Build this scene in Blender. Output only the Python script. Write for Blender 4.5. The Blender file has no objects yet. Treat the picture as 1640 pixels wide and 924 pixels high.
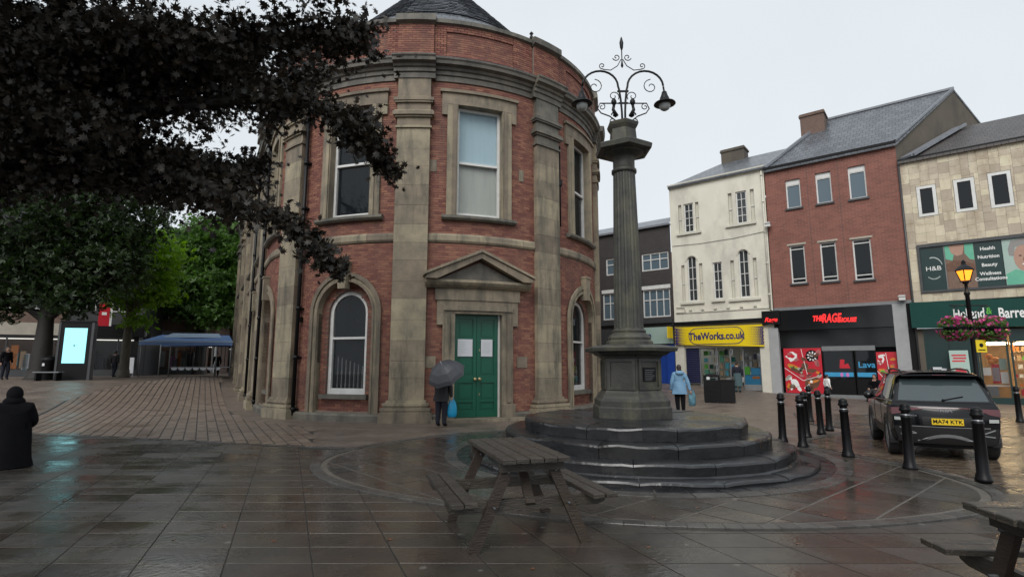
import bpy, bmesh, math, random
from mathutils import Vector, Matrix, noise
random.seed(7)
sc = bpy.context.scene
col = sc.collection
PI = math.pi
rad = math.radians

# ------------------------------------------------------------------ camera
EYE = 1.7
cam_d = bpy.data.cameras.new('camera')
cam = bpy.data.objects.new('camera', cam_d)
col.objects.link(cam)
cam_d.sensor_width = 36.0
cam_d.lens = 36.0 * 860.0 / 1640.0
cam_d.clip_end = 900.0
cam_d.clip_start = 0.05
cam.location = (0, 0, EYE)
cam.rotation_euler = (rad(90) + math.atan(123 / 860.0), 0, 0)
sc.camera = cam

# ------------------------------------------------------------------ overcast sky
SUN_EL, SUN_AZ = rad(42), rad(-158)          # azimuth from +Y towards +X
w = bpy.data.worlds.new('World')
sc.world = w
w.use_nodes = True
nt = w.node_tree
for n in list(nt.nodes):
    nt.nodes.remove(n)
wo = nt.nodes.new('ShaderNodeOutputWorld')
bg = nt.nodes.new('ShaderNodeBackground')
sky = nt.nodes.new('ShaderNodeTexSky')
sky.sky_type = 'NISHITA'
sky.sun_disc = False
sky.sun_elevation = SUN_EL
sky.sun_rotation = SUN_AZ
sky.air_density = 1.0
sky.dust_density = 4.0
sky.ozone_density = 1.0
hs = nt.nodes.new('ShaderNodeHueSaturation')
hs.inputs['Saturation'].default_value = 0.25
mixw = nt.nodes.new('ShaderNodeMix')
mixw.data_type = 'RGBA'
mixw.inputs[0].default_value = 0.86          # cloud deck over most of the clear sky
tcw = nt.nodes.new('ShaderNodeTexCoord')
nzw = nt.nodes.new('ShaderNodeTexNoise')
nzw.inputs['Scale'].default_value = 1.6
nzw.inputs['Detail'].default_value = 4
crw = nt.nodes.new('ShaderNodeValToRGB')
crw.color_ramp.elements[0].color = (6.6, 7.3, 7.9, 1)
crw.color_ramp.elements[1].color = (8.5, 9.0, 9.4, 1)
crw.color_ramp.elements[0].position = 0.25
crw.color_ramp.elements[1].position = 0.75
nt.links.new(tcw.outputs['Generated'], nzw.inputs['Vector'])
nt.links.new(nzw.outputs['Fac'], crw.inputs['Fac'])
nt.links.new(sky.outputs[0], hs.inputs['Color'])
nt.links.new(hs.outputs[0], mixw.inputs[6])
nt.links.new(crw.outputs[0], mixw.inputs[7])
nt.links.new(mixw.outputs[2], bg.inputs['Color'])
bg.inputs['Strength'].default_value = 0.078
nt.links.new(bg.outputs[0], wo.inputs['Surface'])

sun_d = bpy.data.lights.new('sun', 'SUN')
sun_d.energy = 1.5
sun_d.angle = rad(40)
sun_d.color = (1.0, 0.97, 0.93)
sun = bpy.data.objects.new('sun', sun_d)
col.objects.link(sun)
sd = Vector((math.sin(SUN_AZ) * math.cos(SUN_EL), math.cos(SUN_AZ) * math.cos(SUN_EL), math.sin(SUN_EL)))
sun.rotation_euler = sd.to_track_quat('Z', 'Y').to_euler()

sc.view_settings.view_transform = 'Standard'
sc.view_settings.look = 'None'
sc.view_settings.gamma = 1.0
sc.view_settings.exposure = 0.48
sc.view_settings.use_curve_mapping = False
sc.render.engine = 'CYCLES'
sc.cycles.use_denoising = True
sc.cycles.max_bounces = 6
sc.cycles.diffuse_bounces = 3
sc.cycles.glossy_bounces = 3
sc.cycles.transmission_bounces = 4
sc.cycles.transparent_max_bounces = 6
sc.cycles.caustics_reflective = False
sc.cycles.caustics_refractive = False
sc.cycles.sample_clamp_indirect = 4.0

# ------------------------------------------------------------------ materials
def new_mat(name):
    m = bpy.data.materials.new(name)
    m.use_nodes = True
    return m, m.node_tree, m.node_tree.nodes['Principled BSDF']

def setup_mat(name, c1, c2=None, rough=0.6, rough2=None, scale=4.0, bump=0.0, bscale=30.0, vary=0.0,
              metal=0.0, stain=None, stain_scale=0.8, spec=0.5, coat=0.0, stretch=None, wet=None, trans=0.0, spots=None, streak=0.45):
    """procedural: colour noise c1..c2, per-piece variation, stains, roughness noise, bump.  wet=(scale, lo, hi)"""
    m, t, b = new_mat(name)
    N, L = t.nodes, t.links
    tc = N.new('ShaderNodeNewGeometry')
    vec = tc.outputs['Position']
    if stretch:
        mp = N.new('ShaderNodeMapping')
        mp.inputs['Scale'].default_value = stretch
        tco = N.new('ShaderNodeTexCoord')
        L.new(tco.outputs['Object'], mp.inputs['Vector'])
        vec = mp.outputs[0]
    c2 = c2 or c1
    nz = N.new('ShaderNodeTexNoise')
    nz.inputs['Scale'].default_value = scale
    nz.inputs['Detail'].default_value = 5
    nz.inputs['Roughness'].default_value = 0.65
    L.new(vec, nz.inputs['Vector'])
    mr = N.new('ShaderNodeMapRange')
    mr.inputs['From Min'].default_value = 0.3
    mr.inputs['From Max'].default_value = 0.7
    L.new(nz.outputs['Fac'], mr.inputs['Value'])
    mx = N.new('ShaderNodeMix')
    mx.data_type = 'RGBA'
    mx.inputs[6].default_value = (*c1, 1)
    mx.inputs[7].default_value = (*c2, 1)
    L.new(mr.outputs[0], mx.inputs[0])
    out = mx.outputs[2]
    if vary:
        oi = N.new('ShaderNodeObjectInfo')
        ad = N.new('ShaderNodeMath')
        ad.operation = 'ADD'
        L.new(oi.outputs['Random'], ad.inputs[0])
        L.new(tc.outputs['Random Per Island'], ad.inputs[1])
        fr = N.new('ShaderNodeMath')
        fr.operation = 'FRACT'
        L.new(ad.outputs[0], fr.inputs[0])
        vr = N.new('ShaderNodeMapRange')
        vr.inputs['To Min'].default_value = 1 - vary
        vr.inputs['To Max'].default_value = 1 + vary
        L.new(fr.outputs[0], vr.inputs['Value'])
        hv = N.new('ShaderNodeHueSaturation')
        L.new(vr.outputs[0], hv.inputs['Value'])
        sm = N.new('ShaderNodeMath')
        sm.operation = 'MULTIPLY_ADD'
        sm.inputs[1].default_value = 0.024
        sm.inputs[2].default_value = 0.488
        L.new(fr.outputs[0], sm.inputs[0])
        L.new(sm.outputs[0], hv.inputs['Hue'])
        L.new(out, hv.inputs['Color'])
        out = hv.outputs[0]
    if stain:
        ns = N.new('ShaderNodeTexNoise')
        ns.inputs['Scale'].default_value = stain_scale
        ns.inputs['Detail'].default_value = 6
        ns.inputs['Roughness'].default_value = 0.7
        mp2 = N.new('ShaderNodeMapping')
        mp2.inputs['Scale'].default_value = (1, 1, streak)
        L.new(tc.outputs['Position'], mp2.inputs['Vector'])
        L.new(mp2.outputs[0], ns.inputs['Vector'])
        m2 = N.new('ShaderNodeMapRange')
        m2.inputs['From Min'].default_value = 0.48
        m2.inputs['From Max'].default_value = 0.68
        m2.inputs['To Max'].default_value = 0.8
        L.new(ns.outputs['Fac'], m2.inputs['Value'])
        mx2 = N.new('ShaderNodeMix')
        mx2.data_type = 'RGBA'
        L.new(m2.outputs[0], mx2.inputs[0])
        L.new(out, mx2.inputs[6])
        mx2.inputs[7].default_value = (*stain, 1)
        out = mx2.outputs[2]
    if spots:                       # trodden gum and grit
        vo = N.new('ShaderNodeTexVoronoi')
        vo.inputs['Scale'].default_value = spots[0]
        L.new(tc.outputs['Position'], vo.inputs['Vector'])
        sr = N.new('ShaderNodeMapRange')
        sr.inputs['From Min'].default_value = 0.07
        sr.inputs['From Max'].default_value = 0.10
        sr.inputs['To Min'].default_value = 0.75
        sr.inputs['To Max'].default_value = 0.0
        L.new(vo.outputs['Distance'], sr.inputs['Value'])
        mx3 = N.new('ShaderNodeMix')
        mx3.data_type = 'RGBA'
        L.new(sr.outputs[0], mx3.inputs[0])
        L.new(out, mx3.inputs[6])
        mx3.inputs[7].default_value = (*spots[1], 1)
        out = mx3.outputs[2]
    L.new(out, b.inputs['Base Color'])
    b.inputs['Metallic'].default_value = metal
    b.inputs['Specular IOR Level'].default_value = spec
    if coat:
        b.inputs['Coat Weight'].default_value = coat
        b.inputs['Coat Roughness'].default_value = 0.05
    if trans:
        b.inputs['Transmission Weight'].default_value = trans
    if wet:
        nw = N.new('ShaderNodeTexNoise')
        nw.inputs['Scale'].default_value = wet[0]
        nw.inputs['Detail'].default_value = 5
        nw.inputs['Roughness'].default_value = 0.6
        L.new(tc.outputs['Position'], nw.inputs['Vector'])
        rr = N.new('ShaderNodeMapRange')
        rr.inputs['From Min'].default_value = 0.36
        rr.inputs['From Max'].default_value = 0.62
        rr.inputs['To Min'].default_value = wet[1]
        rr.inputs['To Max'].default_value = wet[2]
        L.new(nw.outputs['Fac'], rr.inputs['Value'])
        L.new(rr.outputs[0], b.inputs['Roughness'])
    elif rough2 is not None:
        rr = N.new('ShaderNodeMapRange')
        rr.inputs['To Min'].default_value = rough
        rr.inputs['To Max'].default_value = rough2
        L.new(nz.outputs['Fac'], rr.inputs['Value'])
        L.new(rr.outputs[0], b.inputs['Roughness'])
    else:
        b.inputs['Roughness'].default_value = rough
    if bump:
        nb = N.new('ShaderNodeTexNoise')
        nb.inputs['Scale'].default_value = bscale
        nb.inputs['Detail'].default_value = 4
        L.new(vec, nb.inputs['Vector'])
        bp = N.new('ShaderNodeBump')
        bp.inputs['Strength'].default_value = bump
        bp.inputs['Distance'].default_value = 0.02
        L.new(nb.outputs['Fac'], bp.inputs['Height'])
        L.new(bp.outputs[0], b.inputs['Normal'])
    return m

def brick_mat(name, c1, c2, mortar, bw=0.225, bh=0.075, rough=0.75, slate=False, horiz=False, wetr=None):
    """brick / slate courses as relief for surfaces too far off to tell pieces apart (object coords, x along, z up)"""
    m, t, b = new_mat(name)
    N, L = t.nodes, t.links
    tc = N.new('ShaderNodeTexCoord')
    sep = N.new('ShaderNodeSeparateXYZ')
    L.new(tc.outputs['Object'], sep.inputs[0])
    cb = N.new('ShaderNodeCombineXYZ')
    L.new(sep.outputs[0], cb.inputs[0])
    L.new(sep.outputs[1 if horiz else 2], cb.inputs[1])
    br = N.new('ShaderNodeTexBrick')
    br.inputs['Scale'].default_value = 1.0
    br.inputs['Brick Width'].default_value = bw
    br.inputs['Row Height'].default_value = bh
    br.inputs['Mortar Size'].default_value = 0.009 if not slate else 0.012
    br.inputs['Mortar Smooth'].default_value = 0.3
    br.inputs['Color1'].default_value = (*c1, 1)
    br.inputs['Color2'].default_value = (*c2, 1)
    br.inputs['Mortar'].default_value = (*mortar, 1)
    L.new(cb.outputs[0], br.inputs['Vector'])
    nz = N.new('ShaderNodeTexNoise')
    nz.inputs['Scale'].default_value = 1.3
    nz.inputs['Detail'].default_value = 6
    L.new(tc.outputs['Object'], nz.inputs['Vector'])
    mr = N.new('ShaderNodeMapRange')
    mr.inputs['To Min'].default_value = 0.62
    mr.inputs['To Max'].default_value = 1.3
    L.new(nz.outputs['Fac'], mr.inputs['Value'])
    mu = N.new('ShaderNodeHueSaturation')
    L.new(mr.outputs[0], mu.inputs['Value'])
    L.new(br.outputs['Color'], mu.inputs['Color'])
    L.new(mu.outputs[0], b.inputs['Base Color'])
    b.inputs['Roughness'].default_value = rough
    if wetr:
        r2 = N.new('ShaderNodeMapRange')
        r2.inputs['From Min'].default_value = 0.35
        r2.inputs['From Max'].default_value = 0.65
        r2.inputs['To Min'].default_value = wetr[0]
        r2.inputs['To Max'].default_value = wetr[1]
        L.new(nz.outputs['Fac'], r2.inputs['Value'])
        L.new(r2.outputs[0], b.inputs['Roughness'])
    bp = N.new('ShaderNodeBump')
    bp.inputs['Strength'].default_value = 0.6
    bp.inputs['Distance'].default_value = 0.012
    inv = N.new('ShaderNodeMath')
    inv.operation = 'SUBTRACT'
    inv.inputs[0].default_value = 1.0
    L.new(br.outputs['Fac'], inv.inputs[1])
    L.new(inv.outputs[0], bp.inputs['Height'])
    L.new(bp.outputs[0], b.inputs['Normal'])
    return m

def glass_mat(name, tint=(0.02, 0.025, 0.03), rough=0.03, alpha=1.0, spec=0.6):
    m, t, b = new_mat(name)
    b.inputs['Base Color'].default_value = (*tint, 1)
    b.inputs['Roughness'].default_value = rough
    b.inputs['Specular IOR Level'].default_value = spec
    if alpha < 1:
        N, L = t.nodes, t.links
        tr = N.new('ShaderNodeBsdfTransparent')
        ms = N.new('ShaderNodeMixShader')
        ms.inputs[0].default_value = alpha
        L.new(tr.outputs[0], ms.inputs[1])
        L.new(b.outputs[0], ms.inputs[2])
        L.new(ms.outputs[0], N['Material Output'].inputs['Surface'])
    return m

def emit_mat(name, c, strength):
    m, t, b = new_mat(name)
    b.inputs['Base Color'].default_value = (*[x * 0.5 for x in c], 1)
    b.inputs['Emission Color'].default_value = (*c, 1)
    b.inputs['Emission Strength'].default_value = strength
    return m

def leaf_mat(name, c1, c2, trans=0.35, rough=0.4, tcol=None):
    m, t, b = new_mat(name)
    N, L = t.nodes, t.links
    g = N.new('ShaderNodeNewGeometry')
    mx = N.new('ShaderNodeMix')
    mx.data_type = 'RGBA'
    mx.inputs[6].default_value = (*c1, 1)
    mx.inputs[7].default_value = (*c2, 1)
    L.new(g.outputs['Random Per Island'], mx.inputs[0])
    L.new(mx.outputs[2], b.inputs['Base Color'])
    b.inputs['Roughness'].default_value = rough
    b.inputs['Specular IOR Level'].default_value = 0.4
    tl = N.new('ShaderNodeBsdfTranslucent')
    hv = N.new('ShaderNodeHueSaturation')
    hv.inputs['Value'].default_value = 1.5
    hv.inputs['Saturation'].default_value = 1.15
    L.new(mx.outputs[2], hv.inputs['Color'])
    L.new(hv.outputs[0], tl.inputs['Color'])
    ms = N.new('ShaderNodeMixShader')
    ms.inputs[0].default_value = trans
    L.new(b.outputs[0], ms.inputs[1])
    L.new(tl.outputs[0], ms.inputs[2])
    L.new(ms.outputs[0], N['Material Output'].inputs['Surface'])
    return m

S = setup_mat
M = {}
M['brick'] = S('red brick', (0.195, 0.069, 0.048), (0.245, 0.105, 0.074), 0.72, 0.9, 2.5, bump=0.35, bscale=50, vary=0.30, stain=(0.125, 0.060, 0.046), stain_scale=1.2, streak=0.3)
M['mortar'] = S('lime mortar', (0.235, 0.185, 0.15), (0.15, 0.12, 0.10), 0.9, scale=6, bump=0.2)
M['stone'] = S('weathered sandstone', (0.315, 0.258, 0.180), (0.165, 0.143, 0.108), 0.7, 0.9, 1.6, bump=0.25, bscale=25, vary=0.26, stain=(0.055, 0.055, 0.045), stain_scale=2.2, streak=0.16)
M['stone_dark'] = S('sooty wet sandstone', (0.165, 0.148, 0.118), (0.072, 0.068, 0.058), 0.45, 0.8, 1.8, bump=0.3, bscale=25, vary=0.12, stain=(0.045, 0.045, 0.042), stain_scale=2.4, streak=0.2)
M['mon_stone'] = S('blackened monument stone', (0.052, 0.050, 0.042), (0.024, 0.025, 0.023), 0.4, 0.7, 3.0, bump=0.3, bscale=30, vary=0.1, stain=(0.10, 0.095, 0.06), stain_scale=2.2)
M['step_stone'] = S('wet black step stone', (0.014, 0.014, 0.016), (0.006, 0.007, 0.008), scale=3.0, bump=0.4, bscale=9, vary=0.3, wet=(1.6, 0.16, 0.45), spec=0.7)
M['slab'] = S('wet sandstone flag', (0.054, 0.045, 0.036), (0.031, 0.027, 0.023), scale=2.2, bump=0.16, bscale=18, vary=0.10, wet=(0.75, 0.12, 0.42), spec=0.75, stain=(0.030, 0.030, 0.029), stain_scale=0.7, spots=(2.6, (0.13, 0.125, 0.115)))
M['slab_red'] = S('wet brown flag', (0.066, 0.052, 0.042), (0.042, 0.037, 0.032), scale=2.2, bump=0.12, bscale=18, vary=0.12, wet=(0.9, 0.08, 0.34), spec=0.8, spots=(2.6, (0.12, 0.11, 0.10)))
M['joint'] = S('wet sand joint', (0.030, 0.027, 0.023), (0.018, 0.017, 0.015), 0.55, scale=7, bump=0.2)
M['joint_pale'] = S('pale pointing', (0.135, 0.12, 0.10), (0.085, 0.077, 0.066), 0.45, scale=5, bump=0.2)
M['kerb'] = S('grey granite kerb', (0.078, 0.073, 0.067), (0.046, 0.044, 0.041), scale=7, bump=0.2, vary=0.2, wet=(1.3, 0.12, 0.5))
M['paver'] = S('brown clay paver', (0.195, 0.146, 0.115), (0.135, 0.104, 0.083), scale=3, bump=0.15, vary=0.25, wet=(0.8, 0.25, 0.6), spec=0.4)
M['sett'] = S('wet brown sett', (0.125, 0.088, 0.058), (0.075, 0.058, 0.044), scale=3, bump=0.25, bscale=22, vary=0.4, wet=(0.9, 0.08, 0.32), spec=0.6)
M['plaza'] = brick_mat('plaza block paving', (0.185, 0.142, 0.114), (0.140, 0.108, 0.088), (0.075, 0.062, 0.053), 0.20, 0.10, 0.4, horiz=True, wetr=(0.30, 0.6))
M['white'] = S('white gloss paint', (0.70, 0.70, 0.68), (0.58, 0.58, 0.56), 0.35, scale=5)
M['cream'] = S('cream render', (0.74, 0.71, 0.60), (0.67, 0.64, 0.54), 0.85, scale=0.8, bump=0.1, bscale=40, stain=(0.47, 0.45, 0.39), stain_scale=0.6)
M['cream_trim'] = S('cream painted trim', (0.62, 0.60, 0.51), (0.52, 0.50, 0.43), 0.7, scale=2)
M['dull_cream'] = S('weathered cream plaster', (0.42, 0.38, 0.32), (0.34, 0.31, 0.26), 0.85, scale=2)
M['rbrick'] = brick_mat('red modern brick', (0.25, 0.088, 0.062), (0.185, 0.066, 0.048), (0.26, 0.17, 0.14), 0.30, 0.10)
M['bgbrick'] = brick_mat('dull brown brick', (0.17, 0.10, 0.075), (0.14, 0.085, 0.065), (0.14, 0.11, 0.09))
M['dark_tile'] = brick_mat('dark hung tile', (0.062, 0.052, 0.052), (0.05, 0.043, 0.043), (0.025, 0.022, 0.022), 0.17, 0.11, 0.5, slate=True)
M['slate'] = brick_mat('wet grey slate', (0.125, 0.135, 0.15), (0.080, 0.087, 0.10), (0.02, 0.022, 0.026), 0.30, 0.26, 0.33, slate=True)
M['slate_dark'] = brick_mat('dark brown roof tile', (0.07, 0.06, 0.055), (0.05, 0.043, 0.042), (0.022, 0.02, 0.02), 0.26, 0.22, 0.45, slate=True)
M['lead'] = S('grey lead', (0.22, 0.235, 0.26), (0.15, 0.16, 0.18), 0.4, 0.6, 3)
M['render_brown'] = S('brown rendered gable', (0.115, 0.098, 0.075), (0.085, 0.073, 0.058), 0.85, scale=1.2, stain=(0.06, 0.053, 0.045))
M['clad'] = S('mottled stone cladding', (0.57, 0.50, 0.385), (0.46, 0.395, 0.29), 0.6, 0.8, 2.0, bump=0.12, vary=0.22, stain=(0.33, 0.265, 0.185), stain_scale=1.6)
M['iron'] = S('black painted iron', (0.004, 0.004, 0.005), (0.006, 0.006, 0.007), 0.3, 0.5, 8, bump=0.05, spec=0.25)
M['black'] = S('matt black', (0.004, 0.004, 0.005), (0.006, 0.006, 0.007), 0.5, scale=4, spec=0.2)
M['blackgloss'] = S('black gloss', (0.010, 0.011, 0.012), None, 0.12)
M['greydark'] = S('dark grey metal', (0.055, 0.057, 0.06), (0.04, 0.041, 0.044), 0.4, scale=4)
M['greymid'] = S('grey painted metal', (0.20, 0.205, 0.21), (0.16, 0.165, 0.17), 0.45, scale=4)
M['greypale'] = S('pale grey stone pier', (0.36, 0.365, 0.37), (0.29, 0.295, 0.30), 0.7, scale=2)
M['gdoor'] = S('green door paint', (0.006, 0.098, 0.056), (0.005, 0.085, 0.05), 0.3, 0.4, 4)
M['brass'] = S('worn brass', (0.42, 0.34, 0.19), (0.33, 0.27, 0.15), 0.35, metal=0.7)
M['paper'] = S('white notice', (0.62, 0.63, 0.66), (0.56, 0.57, 0.60), 0.6, scale=20)
M['curtain'] = S('pale blue blind', (0.55, 0.74, 0.82), (0.45, 0.64, 0.73), 0.7, scale=1.2, stretch=(6, 1, 0.4))
M['blind_grey'] = S('grey green blind', (0.56, 0.59, 0.54), (0.46, 0.48, 0.45), 0.7, scale=1.2, stretch=(6, 1, 0.4))
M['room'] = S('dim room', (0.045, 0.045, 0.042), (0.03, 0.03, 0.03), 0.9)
M['glass'] = glass_mat('window glass', alpha=0.36)
M['glass_thin'] = glass_mat('thin window glass', (0.05, 0.06, 0.065), alpha=0.12)
M['glass_dark'] = glass_mat('dark window glass', (0.010, 0.012, 0.014), spec=0.35)
M['glass_clear'] = glass_mat('shop glass', (0.02, 0.02, 0.02), alpha=0.22)
M['glass_mid'] = glass_mat('grey window glass', (0.045, 0.05, 0.052), spec=0.5)
M['glass_blue'] = glass_mat('sky tinted window glass', (0.10, 0.14, 0.17), 0.08)  # pale sky light is put into the glass tint
M['wood'] = S('weathered grey timber', (0.052, 0.043, 0.034), (0.026, 0.022, 0.018), scale=3, stretch=(3, 14, 14), bump=0.5, bscale=6, vary=0.28, wet=(5, 0.22, 0.6))
M['wood_red'] = S('brown stained timber', (0.046, 0.031, 0.023), (0.026, 0.019, 0.015), scale=3, stretch=(3, 14, 14), bump=0.4, bscale=6, vary=0.2, wet=(5, 0.25, 0.6))
M['hb_green'] = S('dark green fascia', (0.002, 0.050, 0.040), (0.002, 0.043, 0.034), 0.5, scale=2, spec=0.25)
M['hb_dark'] = S('very dark green panel', (0.006, 0.030, 0.028), (0.005, 0.026, 0.024), 0.3, scale=2)
M['mint'] = S('mint print', (0.13, 0.45, 0.30), (0.10, 0.36, 0.25), 0.4, scale=2)
M['mint_pale'] = S('pale mint print', (0.36, 0.47, 0.42), (0.30, 0.42, 0.37), 0.4, scale=2)
M['letter_white'] = S('white letters', (0.78, 0.78, 0.76), None, 0.4)
M['letter_grey'] = S('grey letters', (0.45, 0.5, 0.48), None, 0.4)
M['letter_red'] = emit_mat('lit red letters', (1.0, 0.025, 0.025), 0.75)
M['letter_blue'] = S('navy letters', (0.02, 0.018, 0.13), None, 0.4)
M['yellow'] = S('yellow sign', (0.80, 0.60, 0.012), (0.74, 0.54, 0.01), 0.35, scale=2)
M['plate'] = S('yellow number plate', (0.72, 0.50, 0.02), None, 0.3)
M['blue'] = S('blue shopfront', (0.012, 0.055, 0.30), (0.010, 0.045, 0.25), 0.4, scale=3)
M['navy'] = S('navy shutter', (0.010, 0.013, 0.055), (0.008, 0.010, 0.042), 0.4, scale=3)
M['skyblue'] = S('sky blue vinyl', (0.05, 0.33, 0.58), (0.04, 0.27, 0.5), 0.35, scale=3)
M['cyan'] = S('turquoise print', (0.08, 0.42, 0.52), (0.06, 0.34, 0.44), 0.4, scale=3)
M['pink'] = S('pink print', (0.60, 0.18, 0.48), None, 0.4)
M['redprint'] = S('red print', (0.55, 0.02, 0.035), (0.45, 0.015, 0.03), 0.35, scale=2)
M['brownprint'] = S('brown print', (0.16, 0.07, 0.035), (0.09, 0.04, 0.025), 0.4, scale=8)
M['orange'] = S('orange print', (0.65, 0.22, 0.03), (0.55, 0.17, 0.025), 0.4, scale=3)
M['lime'] = S('lime print', (0.12, 0.50, 0.06), (0.10, 0.42, 0.05), 0.4, scale=3)
M['skin'] = S('skin', (0.42, 0.25, 0.18), (0.38, 0.22, 0.16), 0.5, scale=6)
M['skin_dark'] = S('brown skin print', (0.13, 0.075, 0.05), (0.20, 0.12, 0.085), 0.5, scale=5, stretch=(5, 5, 1))
M['hair_dark'] = S('dark hair', (0.018, 0.010, 0.010), (0.03, 0.016, 0.014), 0.5, scale=20)
M['hair_grey'] = S('grey hair', (0.25, 0.24, 0.23), None, 0.6)
M['jkt_blue'] = S('pale blue jacket', (0.17, 0.32, 0.48), (0.13, 0.26, 0.40), 0.6, scale=6, bump=0.3, bscale=12)
M['cloth_black'] = S('black cloth', (0.004, 0.004, 0.006), (0.007, 0.007, 0.009), 0.9, scale=5, bump=0.4, bscale=10, spec=0.15)
M['cloth_navy'] = S('dark navy cloth', (0.008, 0.010, 0.020), (0.012, 0.014, 0.025), 0.9, scale=5, bump=0.3, bscale=14)
M['cloth_grey'] = S('charcoal cloth', (0.022, 0.021, 0.024), (0.030, 0.029, 0.032), 0.85, scale=5, bump=0.3, bscale=14)
M['cloth_teal'] = S('grey teal skirt', (0.045, 0.085, 0.095), (0.06, 0.10, 0.11), 0.8, scale=5)
M['cloth_pattern'] = S('grey patterned cloth', (0.40, 0.38, 0.42), (0.06, 0.06, 0.08), 0.85, scale=14)
M['pinkskin'] = S('pink scarf', (0.45, 0.14, 0.14), (0.36, 0.1, 0.1), 0.7)
M['umb'] = S('grey umbrella nylon', (0.065, 0.068, 0.078), (0.05, 0.052, 0.06), 0.45, scale=4)
M['bag_blue'] = S('bright blue carrier bag', (0.01, 0.35, 0.60), (0.01, 0.26, 0.5), 0.4, scale=5)
M['bag_pale'] = S('pale teal carrier bag', (0.12, 0.30, 0.38), (0.03, 0.06, 0.08), 0.4, scale=6)
M['car'] = S('dark grey car paint', (0.003, 0.0035, 0.005), (0.003, 0.003, 0.004), 0.2, metal=0.0, coat=0.35, spec=0.25)
M['car_plastic'] = S('black car plastic', (0.012, 0.012, 0.013), None, 0.45)
M['silver'] = S('silver trim', (0.42, 0.43, 0.45), (0.36, 0.37, 0.39), 0.3, metal=0.8)
M['tyre'] = S('tyre rubber', (0.012, 0.012, 0.012), (0.018, 0.018, 0.018), 0.7, scale=20)
M['taillight'] = S('dark red lamp', (0.10, 0.004, 0.010), (0.07, 0.003, 0.008), 0.1, coat=1.0)
M['bark'] = S('dark wet bark', (0.020, 0.017, 0.014), (0.011, 0.010, 0.009), 0.7, scale=5, bump=0.8, bscale=9)
M['bark_pale'] = S('mottled pale bark', (0.12, 0.105, 0.075), (0.065, 0.058, 0.042), 0.7, scale=4, bump=0.6, bscale=9)
M['leaf_copper'] = leaf_mat('copper maple leaf', (0.007, 0.007, 0.005), (0.036, 0.027, 0.018), 0.14, 0.42)
M['leaf_dark'] = leaf_mat('dark green leaf', (0.010, 0.022, 0.007), (0.034, 0.062, 0.016), 0.28)
M['leaf_mid'] = leaf_mat('mid green leaf', (0.055, 0.115, 0.026), (0.10, 0.19, 0.042), 0.40)
M['leaf_bright'] = leaf_mat('bright green leaf', (0.12, 0.24, 0.025), (0.20, 0.34, 0.04), 0.45)
M['petal'] = leaf_mat('pink petunia', (0.40, 0.045, 0.17), (0.62, 0.12, 0.32), 0.3)
M['canvas_blue'] = S('blue canopy cloth', (0.10, 0.19, 0.42), (0.14, 0.25, 0.50), 0.5, scale=2)
M['canvas_pale'] = S('pale canopy cloth', (0.33, 0.42, 0.55), (0.27, 0.35, 0.47), 0.5, scale=2)
M['screen'] = emit_mat('lit display screen', (0.34, 0.86, 0.93), 0.8)
M['lampglow'] = emit_mat('orange lantern glass', (1.0, 0.30, 0.02), 1.5)
M['striplight'] = emit_mat('warm strip light', (1.0, 0.74, 0.40), 26.0)
M['striplight_dim'] = emit_mat('dim shop light', (0.95, 0.93, 0.85), 1.2)
M['striplight_cool'] = emit_mat('cool strip light', (0.9, 0.96, 1.0), 9.0)
M['globe'] = S('milky globe', (0.42, 0.44, 0.43), (0.36, 0.38, 0.37), 0.25)
M['cellar'] = S('white wall paint indoors', (0.52, 0.50, 0.45), (0.46, 0.44, 0.40), 0.8)
M['shelf_warm'] = S('pale wood shelf', (0.45, 0.32, 0.19), (0.38, 0.27, 0.16), 0.6, scale=3)

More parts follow.
